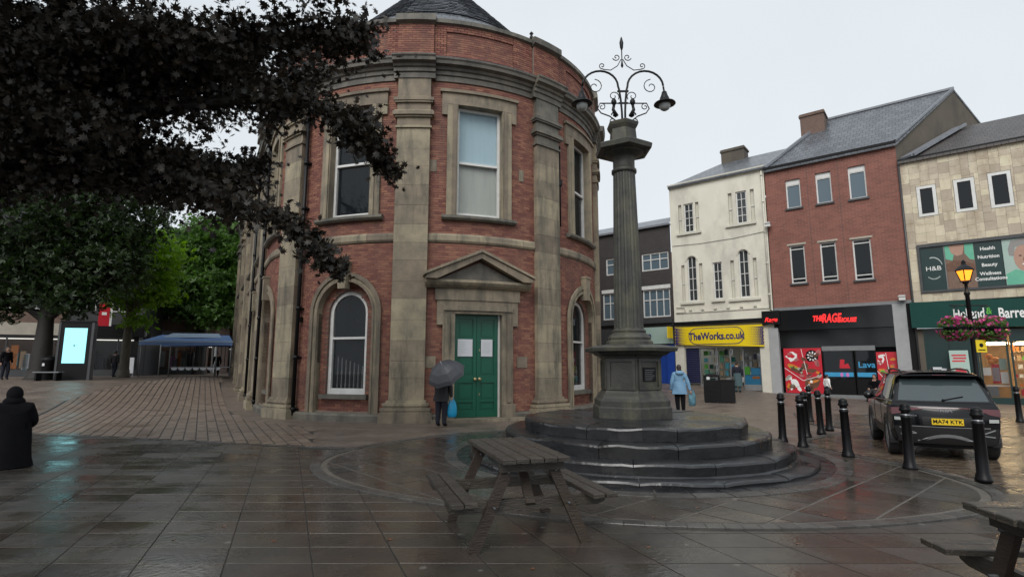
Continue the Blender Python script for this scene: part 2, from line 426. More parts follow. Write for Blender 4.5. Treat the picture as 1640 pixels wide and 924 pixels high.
# ------------------------------------------------------------------ mesh helpers
class MB:
    """collects geometry for ONE mesh object"""
    def __init__(s, ):
        s.v, s.f, s.mi, s.sm = [], [], [], []
    def add(s, vs, fs, mi=0, smooth=False):
        o = len(s.v)
        s.v += [tuple(p) for p in vs]
        for f in fs:
            s.f.append([i + o for i in f])
            s.mi.append(mi)
            s.sm.append(smooth)
        return s
    def box(s, x0, x1, y0, y1, z0, z1, mi=0, tf=None, bev=0.0):
        if bev:
            b = bev
            vs, fs = bevel_box(x0, x1, y0, y1, z0, z1, b)
        else:
            vs = [(x0, y0, z0), (x1, y0, z0), (x1, y1, z0), (x0, y1, z0), (x0, y0, z1), (x1, y0, z1), (x1, y1, z1), (x0, y1, z1)]
            fs = [(0, 3, 2, 1), (4, 5, 6, 7), (0, 1, 5, 4), (1, 2, 6, 5), (2, 3, 7, 6), (3, 0, 4, 7)]
        if tf:
            vs = [tf(*p) for p in vs]
        return s.add(vs, fs, mi)
    def bar(s, a, b, wx, wy, up=(0, 0, 1), mi=0):
        a, b, up = Vector(a), Vector(b), Vector(up)
        d = (b - a).normalized()
        x = d.cross(up)
        if x.length < 1e-4:
            x = d.cross(Vector((1, 0, 0)))
        x.normalize()
        y = x.cross(d).normalized()
        vs = []
        for p in (a, b):
            for i, j in ((-1, -1), (1, -1), (1, 1), (-1, 1)):
                vs.append(p + x * wx / 2 * i + y * wy / 2 * j)
        return s.add(vs, [(0, 1, 2, 3)[::-1], (4, 5, 6, 7), (0, 1, 5, 4), (1, 2, 6, 5), (2, 3, 7, 6), (3, 0, 4, 7)], mi)
    def tube(s, pts, r, n=8, mi=0, smooth=True, cap=True):
        pts = [Vector(p) for p in pts]
        rs = r if isinstance(r, (list, tuple)) else [r] * len(pts)
        vs, prev = [], None
        for i, p in enumerate(pts):
            d = (pts[min(i + 1, len(pts) - 1)] - pts[max(i - 1, 0)]).normalized()
            if prev is None:
                ax = Vector((0, 0, 1)) if abs(d.z) < 0.9 else Vector((1, 0, 0))
                x = d.cross(ax).normalized()
            else:
                x = (prev - d * prev.dot(d)).normalized()
            prev = x
            y = d.cross(x)
            for k in range(n):
                a = 2 * PI * k / n
                vs.append(p + (x * math.cos(a) + y * math.sin(a)) * rs[i])
        fs = []
        for i in range(len(pts) - 1):
            for k in range(n):
                k2 = (k + 1) % n
                fs.append((i * n + k, i * n + k2, (i + 1) * n + k2, (i + 1) * n + k))
        if cap:
            fs.append(tuple(range(n))[::-1])
            fs.append(tuple((len(pts) - 1) * n + k for k in range(n)))
        return s.add(vs, fs, mi, smooth)
    def lathe(s, prof, n=16, c=(0, 0, 0), mi=0, smooth=True, rot=0.0, sx=1.0, sy=1.0):
        vs = []
        for r, z in prof:
            for k in range(n):
                a = 2 * PI * k / n + rot
                vs.append((c[0] + r * sx * math.cos(a), c[1] + r * sy * math.sin(a), c[2] + z))
        fs = []
        for i in range(len(prof) - 1):
            for k in range(n):
                k2 = (k + 1) % n
                fs.append((i * n + k, i * n + k2, (i + 1) * n + k2, (i + 1) * n + k))
        fs.append(tuple(range(n))[::-1])
        fs.append(tuple((len(prof) - 1) * n + k for k in range(n)))
        return s.add(vs, fs, mi, smooth)
    def prism(s, poly, y0, y1, mi=0, tf=None):
        """poly of (x,z), extruded along y"""
        n = len(poly)
        vs = [(x, y0, z) for x, z in poly] + [(x, y1, z) for x, z in poly]
        if tf:
            vs = [tf(*p) for p in vs]
        fs = [tuple(range(n)), tuple(range(2 * n - 1, n - 1, -1))]
        for i in range(n):
            j = (i + 1) % n
            fs.append((j, i, n + i, n + j))
        return s.add(vs, fs, mi)
    def ell(s, c, r, n=12, m=8, mi=0, tf=None):
        vs, fs = [], []
        for i in range(m + 1):
            t = PI * i / m
            for k in range(n):
                a = 2 * PI * k / n
                p = (c[0] + r[0] * math.sin(t) * math.cos(a), c[1] + r[1] * math.sin(t) * math.sin(a), c[2] + r[2] * math.cos(t))
                vs.append(tf(*p) if tf else p)
        for i in range(m):
            for k in range(n):
                k2 = (k + 1) % n
                fs.append((i * n + k, (i + 1) * n + k, (i + 1) * n + k2, i * n + k2))
        return s.add(vs, fs, mi, True)
    def mesh(s, name, mats):
        me = bpy.data.meshes.new(name)
        me.from_pydata(s.v, [], s.f)
        for m in (mats if isinstance(mats, (list, tuple)) else [mats]):
            me.materials.append(m)
        me.polygons.foreach_set('material_index', s.mi)
        me.polygons.foreach_set('use_smooth', s.sm)
        me.update()
        return me
    def build(s, name, mats, parent=None, loc=None, rotz=0.0):
        return ob(name, s.mesh(name, mats), parent, loc, rotz)

def bevel_box(x0, x1, y0, y1, z0, z1, b):
    """box with chamfered top edges only (12-ish faces, cheap)"""
    vs = [(x0, y0, z0), (x1, y0, z0), (x1, y1, z0), (x0, y1, z0),
          (x0, y0, z1 - b), (x1, y0, z1 - b), (x1, y1, z1 - b), (x0, y1, z1 - b),
          (x0 + b, y0 + b, z1), (x1 - b, y0 + b, z1), (x1 - b, y1 - b, z1), (x0 + b, y1 - b, z1)]
    fs = [(0, 1, 5, 4), (1, 2, 6, 5), (2, 3, 7, 6), (3, 0, 4, 7), (4, 5, 9, 8), (5, 6, 10, 9), (6, 7, 11, 10), (7, 4, 8, 11), (8, 9, 10, 11), (3, 2, 1, 0)]
    return vs, fs

def ob(name, me, parent=None, loc=None, rotz=0.0):
    o = bpy.data.objects.new(name, me)
    col.objects.link(o)
    if parent is not None:
        o.parent = parent
    if loc is not None:
        o.location = loc
    if rotz:
        o.rotation_euler = (0, 0, rotz)
    return o

def tag(o, label, cat, group=None):
    o['label'] = label
    o['category'] = cat
    if group:
        o['group'] = group
    return o

def thing(name, label, cat, loc=(0, 0, 0), rotz=0.0, group=None):
    return tag(ob(name, None, None, loc, rotz), label, cat, group)

def struct(o):
    o['kind'] = 'structure'
    return o

def stuff(o):
    o['kind'] = 'stuff'
    return o

def copy_tree(o, parent=None):
    c = o.copy()
    col.objects.link(c)
    c.parent = parent
    for ch in o.children:
        copy_tree(ch, c)
    return c

def sstep(t):
    t = max(0.0, min(1.0, t))
    return t * t * (3 - 2 * t)

def gz(x, y):
    """ground height: level round the monument, rising up the High Street (left) and beyond (right back)"""
    z = 0.95 * sstep((-x - 11) / 11.0) * sstep((y - 15) / 13.0)
    z += 0.6 * sstep((y - 27) / 8.0) * sstep((x - 2) / 6.0)
    return z

def text_mesh(txt, size, depth=0.004, align='CENTER', squash=1.0, shear=0.0, bold=0.0):
    cu = bpy.data.curves.new('lettering', 'FONT')
    cu.body = txt
    cu.size = size
    cu.extrude = depth
    cu.align_x = align
    cu.align_y = 'CENTER'
    cu.shear = shear
    cu.offset = bold
    cu.resolution_u = 3
    o = bpy.data.objects.new('lettering', cu)
    col.objects.link(o)
    dg = bpy.context.evaluated_depsgraph_get()
    me = bpy.data.meshes.new_from_object(o.evaluated_get(dg))
    bpy.data.objects.remove(o)
    bpy.data.curves.remove(cu)
    for v in me.vertices:
        x, y, z = v.co
        v.co = (x * squash, -z, y)
    return me

def lettering(txt, size, loc, mat, parent, name='lettering', **kw):
    """letters standing in the xz plane, facing -y"""
    me = text_mesh(txt, size, **kw)
    me.materials.clear()
    me.materials.append(mat)
    return ob(name, me, parent, loc)
# =================================================================== GROUND
def clip_poly(poly, clip):
    """convex clip (counter-clockwise clip polygon)"""
    out = poly
    n = len(clip)
    for i in range(n):
        ax, ay = clip[i]
        bx, by = clip[(i + 1) % n]
        ins = lambda p: (bx - ax) * (p[1] - ay) - (by - ay) * (p[0] - ax) >= 0
        res = []
        for j in range(len(out)):
            p, q = out[j], out[(j + 1) % len(out)]
            ip, iq = ins(p), ins(q)
            if ip:
                res.append(p)
            if ip != iq:
                d1 = (bx - ax) * (p[1] - ay) - (by - ay) * (p[0] - ax)
                d2 = (bx - ax) * (q[1] - ay) - (by - ay) * (q[0] - ax)
                t = d1 / (d1 - d2)
                res.append((p[0] + (q[0] - p[0]) * t, p[1] + (q[1] - p[1]) * t))
        out = res
        if len(out) < 3:
            return []
    return out

def inside(p, poly):
    c = False
    n = len(poly)
    for i in range(n):
        x1, y1 = poly[i]
        x2, y2 = poly[(i + 1) % n]
        if (y1 > p[1]) != (y2 > p[1]) and p[0] < (x2 - x1) * (p[1] - y1) / (y2 - y1) + x1:
            c = not c
    return c

def hull(pts):
    pts = sorted(pts)
    def half(ps):
        h = []
        for p in ps:
            while len(h) > 1 and (h[-1][0] - h[-2][0]) * (p[1] - h[-2][1]) - (h[-1][1] - h[-2][1]) * (p[0] - h[-2][0]) <= 0:
                h.pop()
            h.append(p)
        return h[:-1]
    return half(pts) + half(pts[::-1])

def smooth_closed(pts, k=6):
    n, out = len(pts), []
    for i in range(n):
        p0, p1, p2, p3 = (Vector(pts[(i + j) % n]).to_3d() for j in (-1, 0, 1, 2))
        for s in range(k):
            t = s / k
            q = 0.5 * ((2 * p1) + (p2 - p0) * t + (2 * p0 - 5 * p1 + 4 * p2 - p3) * t * t + (3 * p1 - p0 - 3 * p2 + p3) * t ** 3)
            out.append((q.x, q.y))
    return out

def axis(a, b, n):
    return [a + (b - a) * i / n for i in range(n + 1)]
xs = axis(-260, -45, 8)[:-1] + axis(-45, 45, 90) + axis(45, 260, 8)[1:]
ys = axis(-40, 0, 6)[:-1] + axis(0, 60, 60) + axis(60, 420, 10)[1:]
g = MB()
g.add([(x, y, gz(x, y)) for y in ys for x in xs],
      [(j * len(xs) + i, j * len(xs) + i + 1, (j + 1) * len(xs) + i + 1, (j + 1) * len(xs) + i) for j in range(len(ys) - 1) for i in range(len(xs) - 1)], 0, True)
ground = struct(g.build('ground', M['plaza']))

def piece(mb, poly, z0, z1, b=0.004, mi=0, tilt=0.0):
    """one paving piece: polygon footprint, chamfered top"""
    n = len(poly)
    cx = sum(p[0] for p in poly) / n
    cy = sum(p[1] for p in poly) / n
    tx, ty = random.uniform(-tilt, tilt), random.uniform(-tilt, tilt)
    top = []
    for x, y in poly:
        dx, dy = cx - x, cy - y
        l = math.hypot(dx, dy) + 1e-6
        top.append((x + dx / l * b, y + dy / l * b))
    zz = lambda x, y: z1 + (x - cx) * tx + (y - cy) * ty
    vs = [(x, y, z0) for x, y in poly] + [(x, y, zz(x, y) - b) for x, y in poly] + [(x, y, zz(x, y)) for x, y in top]
    fs = [tuple(range(2 * n, 3 * n))]
    for i in range(n):
        j = (i + 1) % n
        fs += [(i, j, n + j, n + i), (n + i, n + j, 2 * n + j, 2 * n + i)]
    mb.add(vs, fs, mi)

def lay(name, polys, parent, mats, z0, z1, limit=300, tilt=0.0015, stuffname='far_pieces', bev=0.004):
    """the nearest pieces are objects of their own, the rest one 'stuff' part"""
    polys = sorted(polys, key=lambda p: (p[0][0]) ** 2 + p[0][1] ** 2)
    rest = MB()
    for i, p in enumerate(polys):
        cx = sum(q[0] for q in p) / len(p)
        cy = sum(q[1] for q in p) / len(p)
        h = gz(cx, cy)
        mi = random.randrange(len(mats))
        if i < limit:
            mb = MB()
            piece(mb, [(x - cx, y - cy) for x, y in p], z0 - z1, 0, tilt=tilt, b=bev)
            mb.build(name, mats[mi], parent, (cx, cy, h + z1 + random.uniform(-0.0015, 0.0015)))
        else:
            piece(rest, p, h + z0, h + z1 + random.uniform(-0.0015, 0.0015), mi=mi, tilt=tilt, b=bev)
    if rest.f:
        stuff(rest.build(stuffname, mats, parent))

def grid_sheet(name, poly, z, mat, step=0.5):
    mb = MB()
    x0, x1 = min(p[0] for p in poly), max(p[0] for p in poly)
    y0, y1 = min(p[1] for p in poly), max(p[1] for p in poly)
    for i in range(int((x1 - x0) / step) + 1):
        for k in range(int((y1 - y0) / step) + 1):
            a, b = x0 + i * step, y0 + k * step
            q = clip_poly([(p[0], p[1]) for p in poly], [(a, b), (a + step, b), (a + step, b + step), (a, b + step)])
            if len(q) >= 3:
                mb.add([(x, y, gz(x, y) + z) for x, y in q], [tuple(range(len(q)))])
    return mb.build(name, mat)

def sheet(name, poly, z, mat, parent=None):
    mb = MB()
    mb.add([(x, y, z) for x, y in poly], [tuple(range(len(poly)))])
    return mb.build(name, mat, parent)

# ---- apron round the monument (outline walked on the ground)
AP = [(-3.43, 9.57), (-2.95, 8.55), (-2.26, 7.78), (-1.44, 7.18), (-0.6, 6.73), (0.21, 6.36), (0.98, 6.09), (1.84, 5.94), (2.6, 5.89), (3.4, 5.94), (4.24, 6.09),
      (5.16, 6.38), (5.82, 6.73), (6.28, 7.15), (6.62, 7.8), (6.76, 8.92), (6.55, 10.06), (6.15, 11.29), (5.6, 12.4), (4.6, 13.6), (3.0, 14.5), (1.2, 14.75), (-0.4, 14.3), (-1.6, 13.5), (-2.9, 12.0), (-3.45, 10.7)]
AP = hull(smooth_closed(AP, 4))
apron = struct(sheet('monument_apron', AP, 0.019, M['joint_pale']))
MX, MY = 2.35, 10.81
# ---- flags in the foreground
def back(x):
    pts = [(-30, 17.5), (-12, 13.81), (-5.68, 11.99), (-2.8, 11.2), (-2.6, 9.0), (8, 8.0), (8.1, 6.7), (30, 6.2)]
    for (x0, y0), (x1, y1) in zip(pts, pts[1:]):
        if x0 <= x <= x1:
            return y0 + (y1 - y0) * (x - x0) / (x1 - x0)
    return 6
flags = struct(sheet('flag_pavement', [(-30, -8), (14, -8), (14, 6.45), (8.1, 6.7), (8.0, 8.0), (-2.6, 9.0), (-2.8, 11.2), (-5.68, 11.99), (-12, 13.81), (-30, 17.3)], 0.005, M['joint']))
polys = []
SK = math.tan(rad(22.4))
sw, sh, j = 0.75, 0.42, 0.007
for r in range(0, 36):
    y0 = 2.4 + r * sh
    for c in range(-45, 45):
        x0 = c * sw - (y0 * SK) + 0.30
        p = [(x0 + j, y0 + j), (x0 + sw - j, y0 + j), (x0 + sw - j - SK * (sh - j), y0 + sh - j), (x0 + j - SK * (sh - j), y0 + sh - j)]
        cx, cy = x0 + sw / 2 - SK * sh / 2, y0 + sh / 2
        if cy > back(cx) - 0.12 or abs(cx) > cy * 0.98 + 1.2:
            continue
        if inside((cx, cy), AP) and all(inside(q, AP) for q in p):
            continue
        polys.append(p)
lay('flagstone', polys, flags, [M['slab'], M['slab'], M['slab_red']], 0.004, 0.011, stuffname='far_flagstones', bev=0.0012)
# edge course between the flags and the clay pavers
kb = MB()
ed = [(-16, 14.75), (-12, 13.86), (-5.68, 12.04), (-3.0, 11.28)]
for (xa, ya), (xb, yb) in zip(ed, ed[1:]):
    L = math.hypot(xb - xa, yb - ya)
    n = int(L / 0.45)
    for i in range(n):
        a, b = i / n, (i + 0.985) / n
        q = lambda t, o: (xa + (xb - xa) * t, ya + (yb - ya) * t + o)
        piece(kb, [q(a, -0.09), q(b, -0.09), q(b, 0.09), q(a, 0.09)], 0.004, 0.02)
stuff(kb.build('edging_stones', M['kerb'], flags))

# ---- apron flags (turned grid), ring kerb, outer kerb
polys = []
ua = rad(41)
U, V = (math.cos(ua), math.sin(ua)), (-math.sin(ua), math.cos(ua))
apin = [(p[0] + (2.0 - p[0]) * 0.045, p[1] + (10.2 - p[1]) * 0.045) for p in AP]
for a in range(-16, 17):
    for b in range(-12, 13):
        u0, v0 = a * 0.47, b * 0.72
        jj = 0.014
        q = []
        for uu, vv in ((u0 + jj, v0 + jj), (u0 + 0.47 - jj, v0 + jj), (u0 + 0.47 - jj, v0 + 0.72 - jj), (u0 + jj, v0 + 0.72 - jj)):
            q.append((2.0 + U[0] * uu + V[0] * vv, 10.2 + U[1] * uu + V[1] * vv))
        q = clip_poly(q, apin)
        if len(q) < 3:
            continue
        cx = sum(p[0] for p in q) / len(q)
        cy = sum(p[1] for p in q) / len(q)
        if math.hypot(cx - MX, cy - MY) < 3.35:
            continue
        polys.append(q)
lay('apron_flag', polys, apron, [M['slab_red'], M['slab'], M['slab_red']], 0.018, 0.025, stuffname='far_apron_flags', bev=0.0015)
n = len(AP)
acc, segs = 0.0, []
for i in range(n):
    p, q = Vector(AP[i]), Vector(AP[(i + 1) % n])
    segs.append((p, q))
seen = 0
for p, q in segs:
    L = (q - p).length
    m = max(1, round(L / 0.5))
    nn = Vector((q.y - p.y, -(q.x - p.x))).normalized()
    for i in range(m):
        a, b = p.lerp(q, i / m + 0.004), p.lerp(q, (i + 1) / m - 0.006)
        mb = MB()
        c0 = (a + b) / 2
        piece(mb, [tuple(a + nn * 0.03 - c0), tuple(b + nn * 0.03 - c0), tuple(b - nn * 0.13 - c0), tuple(a - nn * 0.13 - c0)], -0.03, 0, b=0.006)
        mb.build('kerb_stone', M['kerb'], apron, (c0.x, c0.y, 0.034))
for ring_r0, ring_r1, zt, nn_, mt in ((3.42, 3.64, 0.036, 44, 'kerb'), (3.14, 3.405, 0.030, 48, 'step_stone')):
    for k in range(nn_):
        a0, a1 = 2 * PI * k / nn_ + 0.003, 2 * PI * (k + 1) / nn_ - 0.003
        if math.sin((a0 + a1) / 2) > 0.75:
            continue
        mb = MB()
        poly = [(ring_r0 * math.cos(a0), ring_r0 * math.sin(a0)), (ring_r1 * math.cos(a0), ring_r1 * math.sin(a0)),
                (ring_r1 * math.cos((a0 + a1) / 2), ring_r1 * math.sin((a0 + a1) / 2)),
                (ring_r1 * math.cos(a1), ring_r1 * math.sin(a1)), (ring_r0 * math.cos(a1), ring_r0 * math.sin(a1))]
        piece(mb, poly, 0.019, zt)
        mb.build('ring_stone', M[mt], apron, (MX, MY, 0))

# ---- clay pavers leading up the street on the left
AX = (-0.497, 0.868)                      # street direction (guildhall long axis)
AN = (0.868, 0.497)
pav = [(-13.6, 14.4), (-9.8, 13.3), (-4.2, 11.68), (-5.4, 15.0), (-8.5, 17.4), (-10.9, 21.0), (-16.0, 30.0), (-20.3, 38.0), (-22.3, 37.0), (-19.8, 30.2), (-17.6, 21.5)]
clay = struct(grid_sheet('clay_paver_strip', pav, 0.008, M['joint']))
polys = []
o = (-6.0, 12.0)
for r in range(-40, 270):
    for c in range(-48, 32):
        u0, v0 = c * 0.25, r * 0.118
        q = []
        for uu, vv in ((u0 + 0.013, v0 + 0.002), (u0 + 0.237, v0 + 0.002), (u0 + 0.237, v0 + 0.115), (u0 + 0.013, v0 + 0.115)):
            q.append((o[0] + AN[0] * uu + AX[0] * vv, o[1] + AN[1] * uu + AX[1] * vv))
        c0 = ((q[0][0] + q[2][0]) / 2, (q[0][1] + q[2][1]) / 2)
        if inside(c0, pav):
            polys.append(q)
lay('clay_paver', polys, clay, [M['paver']], 0.004, 0.021, stuffname='far_clay_pavers')

# ---- wet setts of the roadway
road = [(6.90, 6.9), (7.05, 8.9), (6.8, 10.1), (6.35, 11.5), (6.75, 12.55), (7.6, 13.3), (8.6, 14.0), (9.1, 15.0), (8.7, 16.3), (10.2, 19.6), (19.0, 17.5), (19.0, 6.4)]
setts = struct(sheet('sett_roadway', road, 0.004, M['joint']))
polys = []
ra = rad(-8)
U, V = (math.cos(ra), math.sin(ra)), (-math.sin(ra), math.cos(ra))
for r in range(-60, 120):
    for c in range(-10, 70):
        u0, v0 = c * 0.215 + (r % 2) * 0.107, r * 0.118
        q = []
        for uu, vv in ((u0 + 0.004, v0 + 0.004), (u0 + 0.211, v0 + 0.004), (u0 + 0.211, v0 + 0.114), (u0 + 0.004, v0 + 0.114)):
            q.append((6.3 + U[0] * uu + V[0] * vv, 9.0 + U[1] * uu + V[1] * vv))
        c0 = ((q[0][0] + q[2][0]) / 2, (q[0][1] + q[2][1]) / 2)
        if inside(c0, road):
            polys.append(q)
lay('sett', polys, setts, [M['sett']], 0.003, 0.020, stuffname='far_setts', tilt=0.012)
kl = road[3:10]
for (xa, ya), (xb, yb) in zip(kl, kl[1:]):
    L = math.hypot(xb - xa, yb - ya)
    m = max(1, round(L / 0.45))
    nx, ny = -(yb - ya) / L, (xb - xa) / L
    for i in range(m):
        a, b = i / m + 0.005, (i + 1) / m - 0.005
        q = lambda t, o_: (xa + (xb - xa) * t + nx * o_, ya + (yb - ya) * t + ny * o_)
        mb = MB()
        piece(mb, [q(a, -0.02), q(b, -0.02), q(b, 0.14), q(a, 0.14)], 0.0, 0.034, b=0.006)
        mb.build('kerb_stone', M['kerb'], setts)

# =================================================================== GUILDHALL
GC = (-3.25, 23.5)
GR = 6.85
S_L, S_R = -rad(60.2) * GR, rad(119.8) * GR
def gpath(s):
    if s < S_L:
        a, e = -rad(60.2), S_L - s
    elif s > S_R:
        a, e = rad(119.8), s - S_R
    else:
        a, e = s / GR, 0.0
    n = (math.sin(a), -math.cos(a))
    return (GC[0] + GR * n[0] + AX[0] * e, GC[1] + GR * n[1] + AX[1] * e), n
def G(s, o, z):
    p, n = gpath(s)
    return (p[0] + n[0] * o, p[1] + n[1] * o, z)
def flat_at(s0):
    """local frame on the wall: x along, y into the building, z up"""
    p, n = gpath(s0)
    t = (-n[1], n[0])
    return lambda x, y, z: (p[0] + t[0] * x - n[0] * y, p[1] + t[1] * x - n[1] * y, z)
def cbox(mb, s0, s1, o0, o1, z0, z1, mi=0, ds=0.4):
    sweep(mb, s0, s1, [(o0, z0), (o1, z0), (o1, z1), (o0, z1)], mi, ds)
def sweep(mb, s0, s1, prof, mi=0, ds=0.4):
    n = max(1, math.ceil(abs(s1 - s0) / ds))
    k = len(prof)
    vs = []
    for i in range(n + 1):
        s = s0 + (s1 - s0) * i / n
        vs += [G(s, o_, z) for o_, z in prof]
    fs = [tuple(range(k))[::-1], tuple(n * k + q for q in range(k))]
    for i in range(n):
        for q in range(k):
            q2 = (q + 1) % k
            fs.append((i * k + q, i * k + q2, (i + 1) * k + q2, (i + 1) * k + q)[::-1])
    mb.add(vs, [f[::-1] for f in fs], mi)

guild = thing('guildhall', 'old red brick guildhall with rounded end, stone pilasters and green double doors', 'building', (GC[0], GC[1], 0))
GL = (-GC[0], -GC[1], 0)
def gpart(mb, name, mats, parent=None):
    if parent is None:
        return mb.build(name, mats, guild, GL)
    return mb.build(name, mats, parent)

SP = 4.734
piers = [0.06 + SP * k for k in range(-6, 4)]
bays = [0.06 + SP * (k + 0.5) for k in range(-6, 3)]
bays[5] += 0.2
bays[6] -= 0.2
DOOR = bays[6]
Z_SPR = 3.35
def opening(s):
    """list of (z0,z1) open spans of the brick skin at s"""
    out = []
    for b in bays:
        d = abs(s - b)
        if b == DOOR:
            if d < 0.80:
                out.append((0, 3.32))
        elif d < 1.0:
            out.append((0.30, Z_SPR + math.sqrt(max(0, 1.02 ** 2 - d * d))))
        if d < 0.80:
            out.append((6.5, 10.3))
    return out
# core wall in narrow columns so that the arches are cut true
S0, S1 = -29.0, 16.0
cuts = set()
s = S0
while s <= S1 + 1e-6:
    cuts.add(round(s, 4))
    s += 0.25
for b in bays:
    for d in [-1.0, -0.8, 0.8, 1.0] + [i * 0.1 for i in range(-10, 11)]:
        cuts.add(round(b + d, 4))
cuts = sorted(cuts)
core = MB()
for a, b in zip(cuts, cuts[1:]):
    m = (a + b) / 2
    oa, obb = opening(a + 1e-4 if abs(a - m) else a), opening(b - 1e-4)
    om = opening(m)
    z = -0.3
    for i in range(len(om) + 1):
        if i < len(om):
            la = oa[i] if len(oa) == len(om) else om[i]
            lb = obb[i] if len(obb) == len(om) else om[i]
            ta, tb = la[0], lb[0]
        else:
            ta = tb = 13.04
        za = z if isinstance(z, tuple) else (z, z)
        if ta > za[0] or tb > za[1]:
            core.add([G(a, 0, za[0]), G(b, 0, za[1]), G(b, 0, tb), G(a, 0, ta)], [(0, 1, 2, 3)])
        if i < len(om):
            # reveal roof of the opening
            core.add([G(a, 0, la[1]), G(b, 0, lb[1]), G(b, -0.34, lb[1]), G(a, -0.34, la[1])], [(0, 1, 2, 3)], 1)
            z = (la[1], lb[1])
for b in bays:
    for hw, z0, z1 in ((0.8, 6.5, 10.3),) + (((0.8, 0, 3.32),) if b == DOOR else ((1.0, 0.3, 3.55),)):
        for sg in (-1, 1):
            q = [G(b + sg * hw, 0, z0), G(b + sg * hw, -0.34, z0), G(b + sg * hw, -0.34, z1), G(b + sg * hw, 0, z1)]
            core.add(q, [(0, 1, 2, 3)], 1)
gpart(core, 'wall', [M['mortar'], M['bgbrick']])
# rooms behind the windows and the far walls
back_ = MB()
pA, pB = G(S0, 0, 0), G(S_R + (S_L - S0), 0, 0)
back_.add([(pA[0], pA[1], -0.3), (pB[0], pB[1], -0.3), (pB[0], pB[1], 13.2), (pA[0], pA[1], 13.2)], [(0, 1, 2, 3)])
q1 = G(S1, 0, 0)
back_.add([(q1[0], q1[1], -0.3), (pB[0], pB[1], -0.3), (pB[0], pB[1], 13.2), (q1[0], q1[1], 13.2)], [(0, 1, 2, 3)])
gpart(back_, 'rear_wall', M['bgbrick'])

# bricks
CAMP = Vector((0, 0, EYE))
bl, bh_ = 0.236, 0.079
bricks = []
def brick_ok(s, z):
    for p_ in piers:
        if abs(s - p_) < 0.42:
            return False
    for b in bays:
        d = abs(s - b)
        if b == DOOR:
            if d < 1.08 and z < 3.95:
                return False
        elif d < 1.12 and 0.1 < z and (z < Z_SPR or math.hypot(d, z - Z_SPR) < 1.12):
            return False
        if d < 1.0 and 6.35 < z < 10.45:
            return False
    return True
for zone in ((0.25, 5.58, 0), (5.86, 11.1, 0)):
    z, r = zone[0], 0
    while z + bh_ <= zone[1]:
        s = -11.5 + (r % 2) * bl / 2
        while s < 10.6:
            zc = z + bh_ / 2
            if zone[2] == 0:
                if brick_ok(s + bl / 2, zc):
                    bricks.append((s, z, 0.0))
            s += bl
        z += bh_
        r += 1
parapet = []
z, r = 11.70, 0
while z + bh_ < 13.08:
    for i, p_ in enumerate(piers):
        if p_ < -12 or p_ > 10.7:
            continue
        spans = [(p_ - 0.59, p_ + 0.59, 0.14)]
        if i + 1 < len(piers):
            c0 = bays[i]
            spans += [(p_ + 0.59, c0 - 1.18, 0.05), (c0 - 1.18, c0 + 1.18, 0.0 if 11.98 < z < 12.78 else 0.05), (c0 + 1.18, piers[i + 1] - 0.59, 0.05)]
        for a, b, off in spans:
            n = max(1, round((b - a) / bl))
            cuts_ = [a] + [a + (b - a) * (k + (0.5 if r % 2 else 0.0)) / n for k in range(0 if r % 2 else 1, n)] + [b]
            for q0, q1 in zip(cuts_, cuts_[1:]):
                if q1 - q0 > 0.03:
                    parapet.append((q0, z, off, q1 - q0))
    z += bh_
    r += 1
def brick_geo(mb, s, z, off, ctr=None, ln=None):
    j = 0.0068
    o1 = off + 0.010 + random.uniform(-0.003, 0.003)
    s0, s1, z0, z1 = s + j, s + (ln or bl) - j, z + j, z + bh_ - j
    vs = [G(s0, -0.01, z0), G(s1, -0.01, z0), G(s1, -0.01, z1), G(s0, -0.01, z1), G(s0, o1, z0), G(s1, o1, z0), G(s1, o1, z1), G(s0, o1, z1)]
    if ctr:
        vs = [tuple(v[i] - ctr[i] for i in range(3)) for v in vs]
    mb.add(vs, [(4, 5, 6, 7), (0, 1, 5, 4), (1, 2, 6, 5), (2, 3, 7, 6), (3, 0, 4, 7)])
bricks.sort(key=lambda b: (Vector(G(*[b[0], 0, b[1]])) - CAMP).length)
bw_ = MB()
for i, (s, z, off) in enumerate(bricks):
    if i < 300:
        mb = MB()
        c = G(s + bl / 2, 0, z)
        brick_geo(mb, s, z, off, c)
        mb.build('brick', M['brick'], guild, (c[0] - GC[0], c[1] - GC[1], c[2]))
    else:
        brick_geo(bw_, s, z, off)
for s, z, off, ln in parapet:
    brick_geo(bw_, s, z, off, None, ln)
stuff(gpart(bw_, 'brickwork', M['brick']))
for p_ in piers:
    mb = MB()
    cbox(mb, p_ - 0.585, p_ + 0.585, -0.02, 0.138, 11.6, 13.1)
    gpart(mb, 'parapet_pier_core', M['mortar'])

# plinth course, string course, cornice, coping
for a, b in zip(piers[:-1], piers[1:]):
    mid = (a + b) / 2
    for c, d in ([(a + 0.6, DOOR - 1.15), (DOOR + 1.15, b - 0.6)] if abs(mid - DOOR) < 0.5 else [(a + 0.6, b - 0.6)]):
        mb = MB()
        sweep(mb, c, d, [(-0.02, -0.3), (0.17, -0.3), (0.17, 0.18), (0.10, 0.24), (-0.02, 0.24)])
        gpart(mb, 'plinth', M['stone_dark'])
for i, (a, b) in enumerate(zip(piers[:-1], piers[1:])):
    m = 4
    for k in range(m):
        mb = MB()
        t0, t1 = a + 0.53 + (b - a - 1.06) * k / m + 0.003, a + 0.53 + (b - a - 1.06) * (k + 1) / m - 0.003
        sweep(mb, t0, t1, [(-0.02, 5.57), (0.05, 5.57), (0.09, 5.63), (0.09, 5.79), (0.04, 5.86), (-0.02, 5.87)])
        gpart(mb, 'string_course_stone', M['stone'])
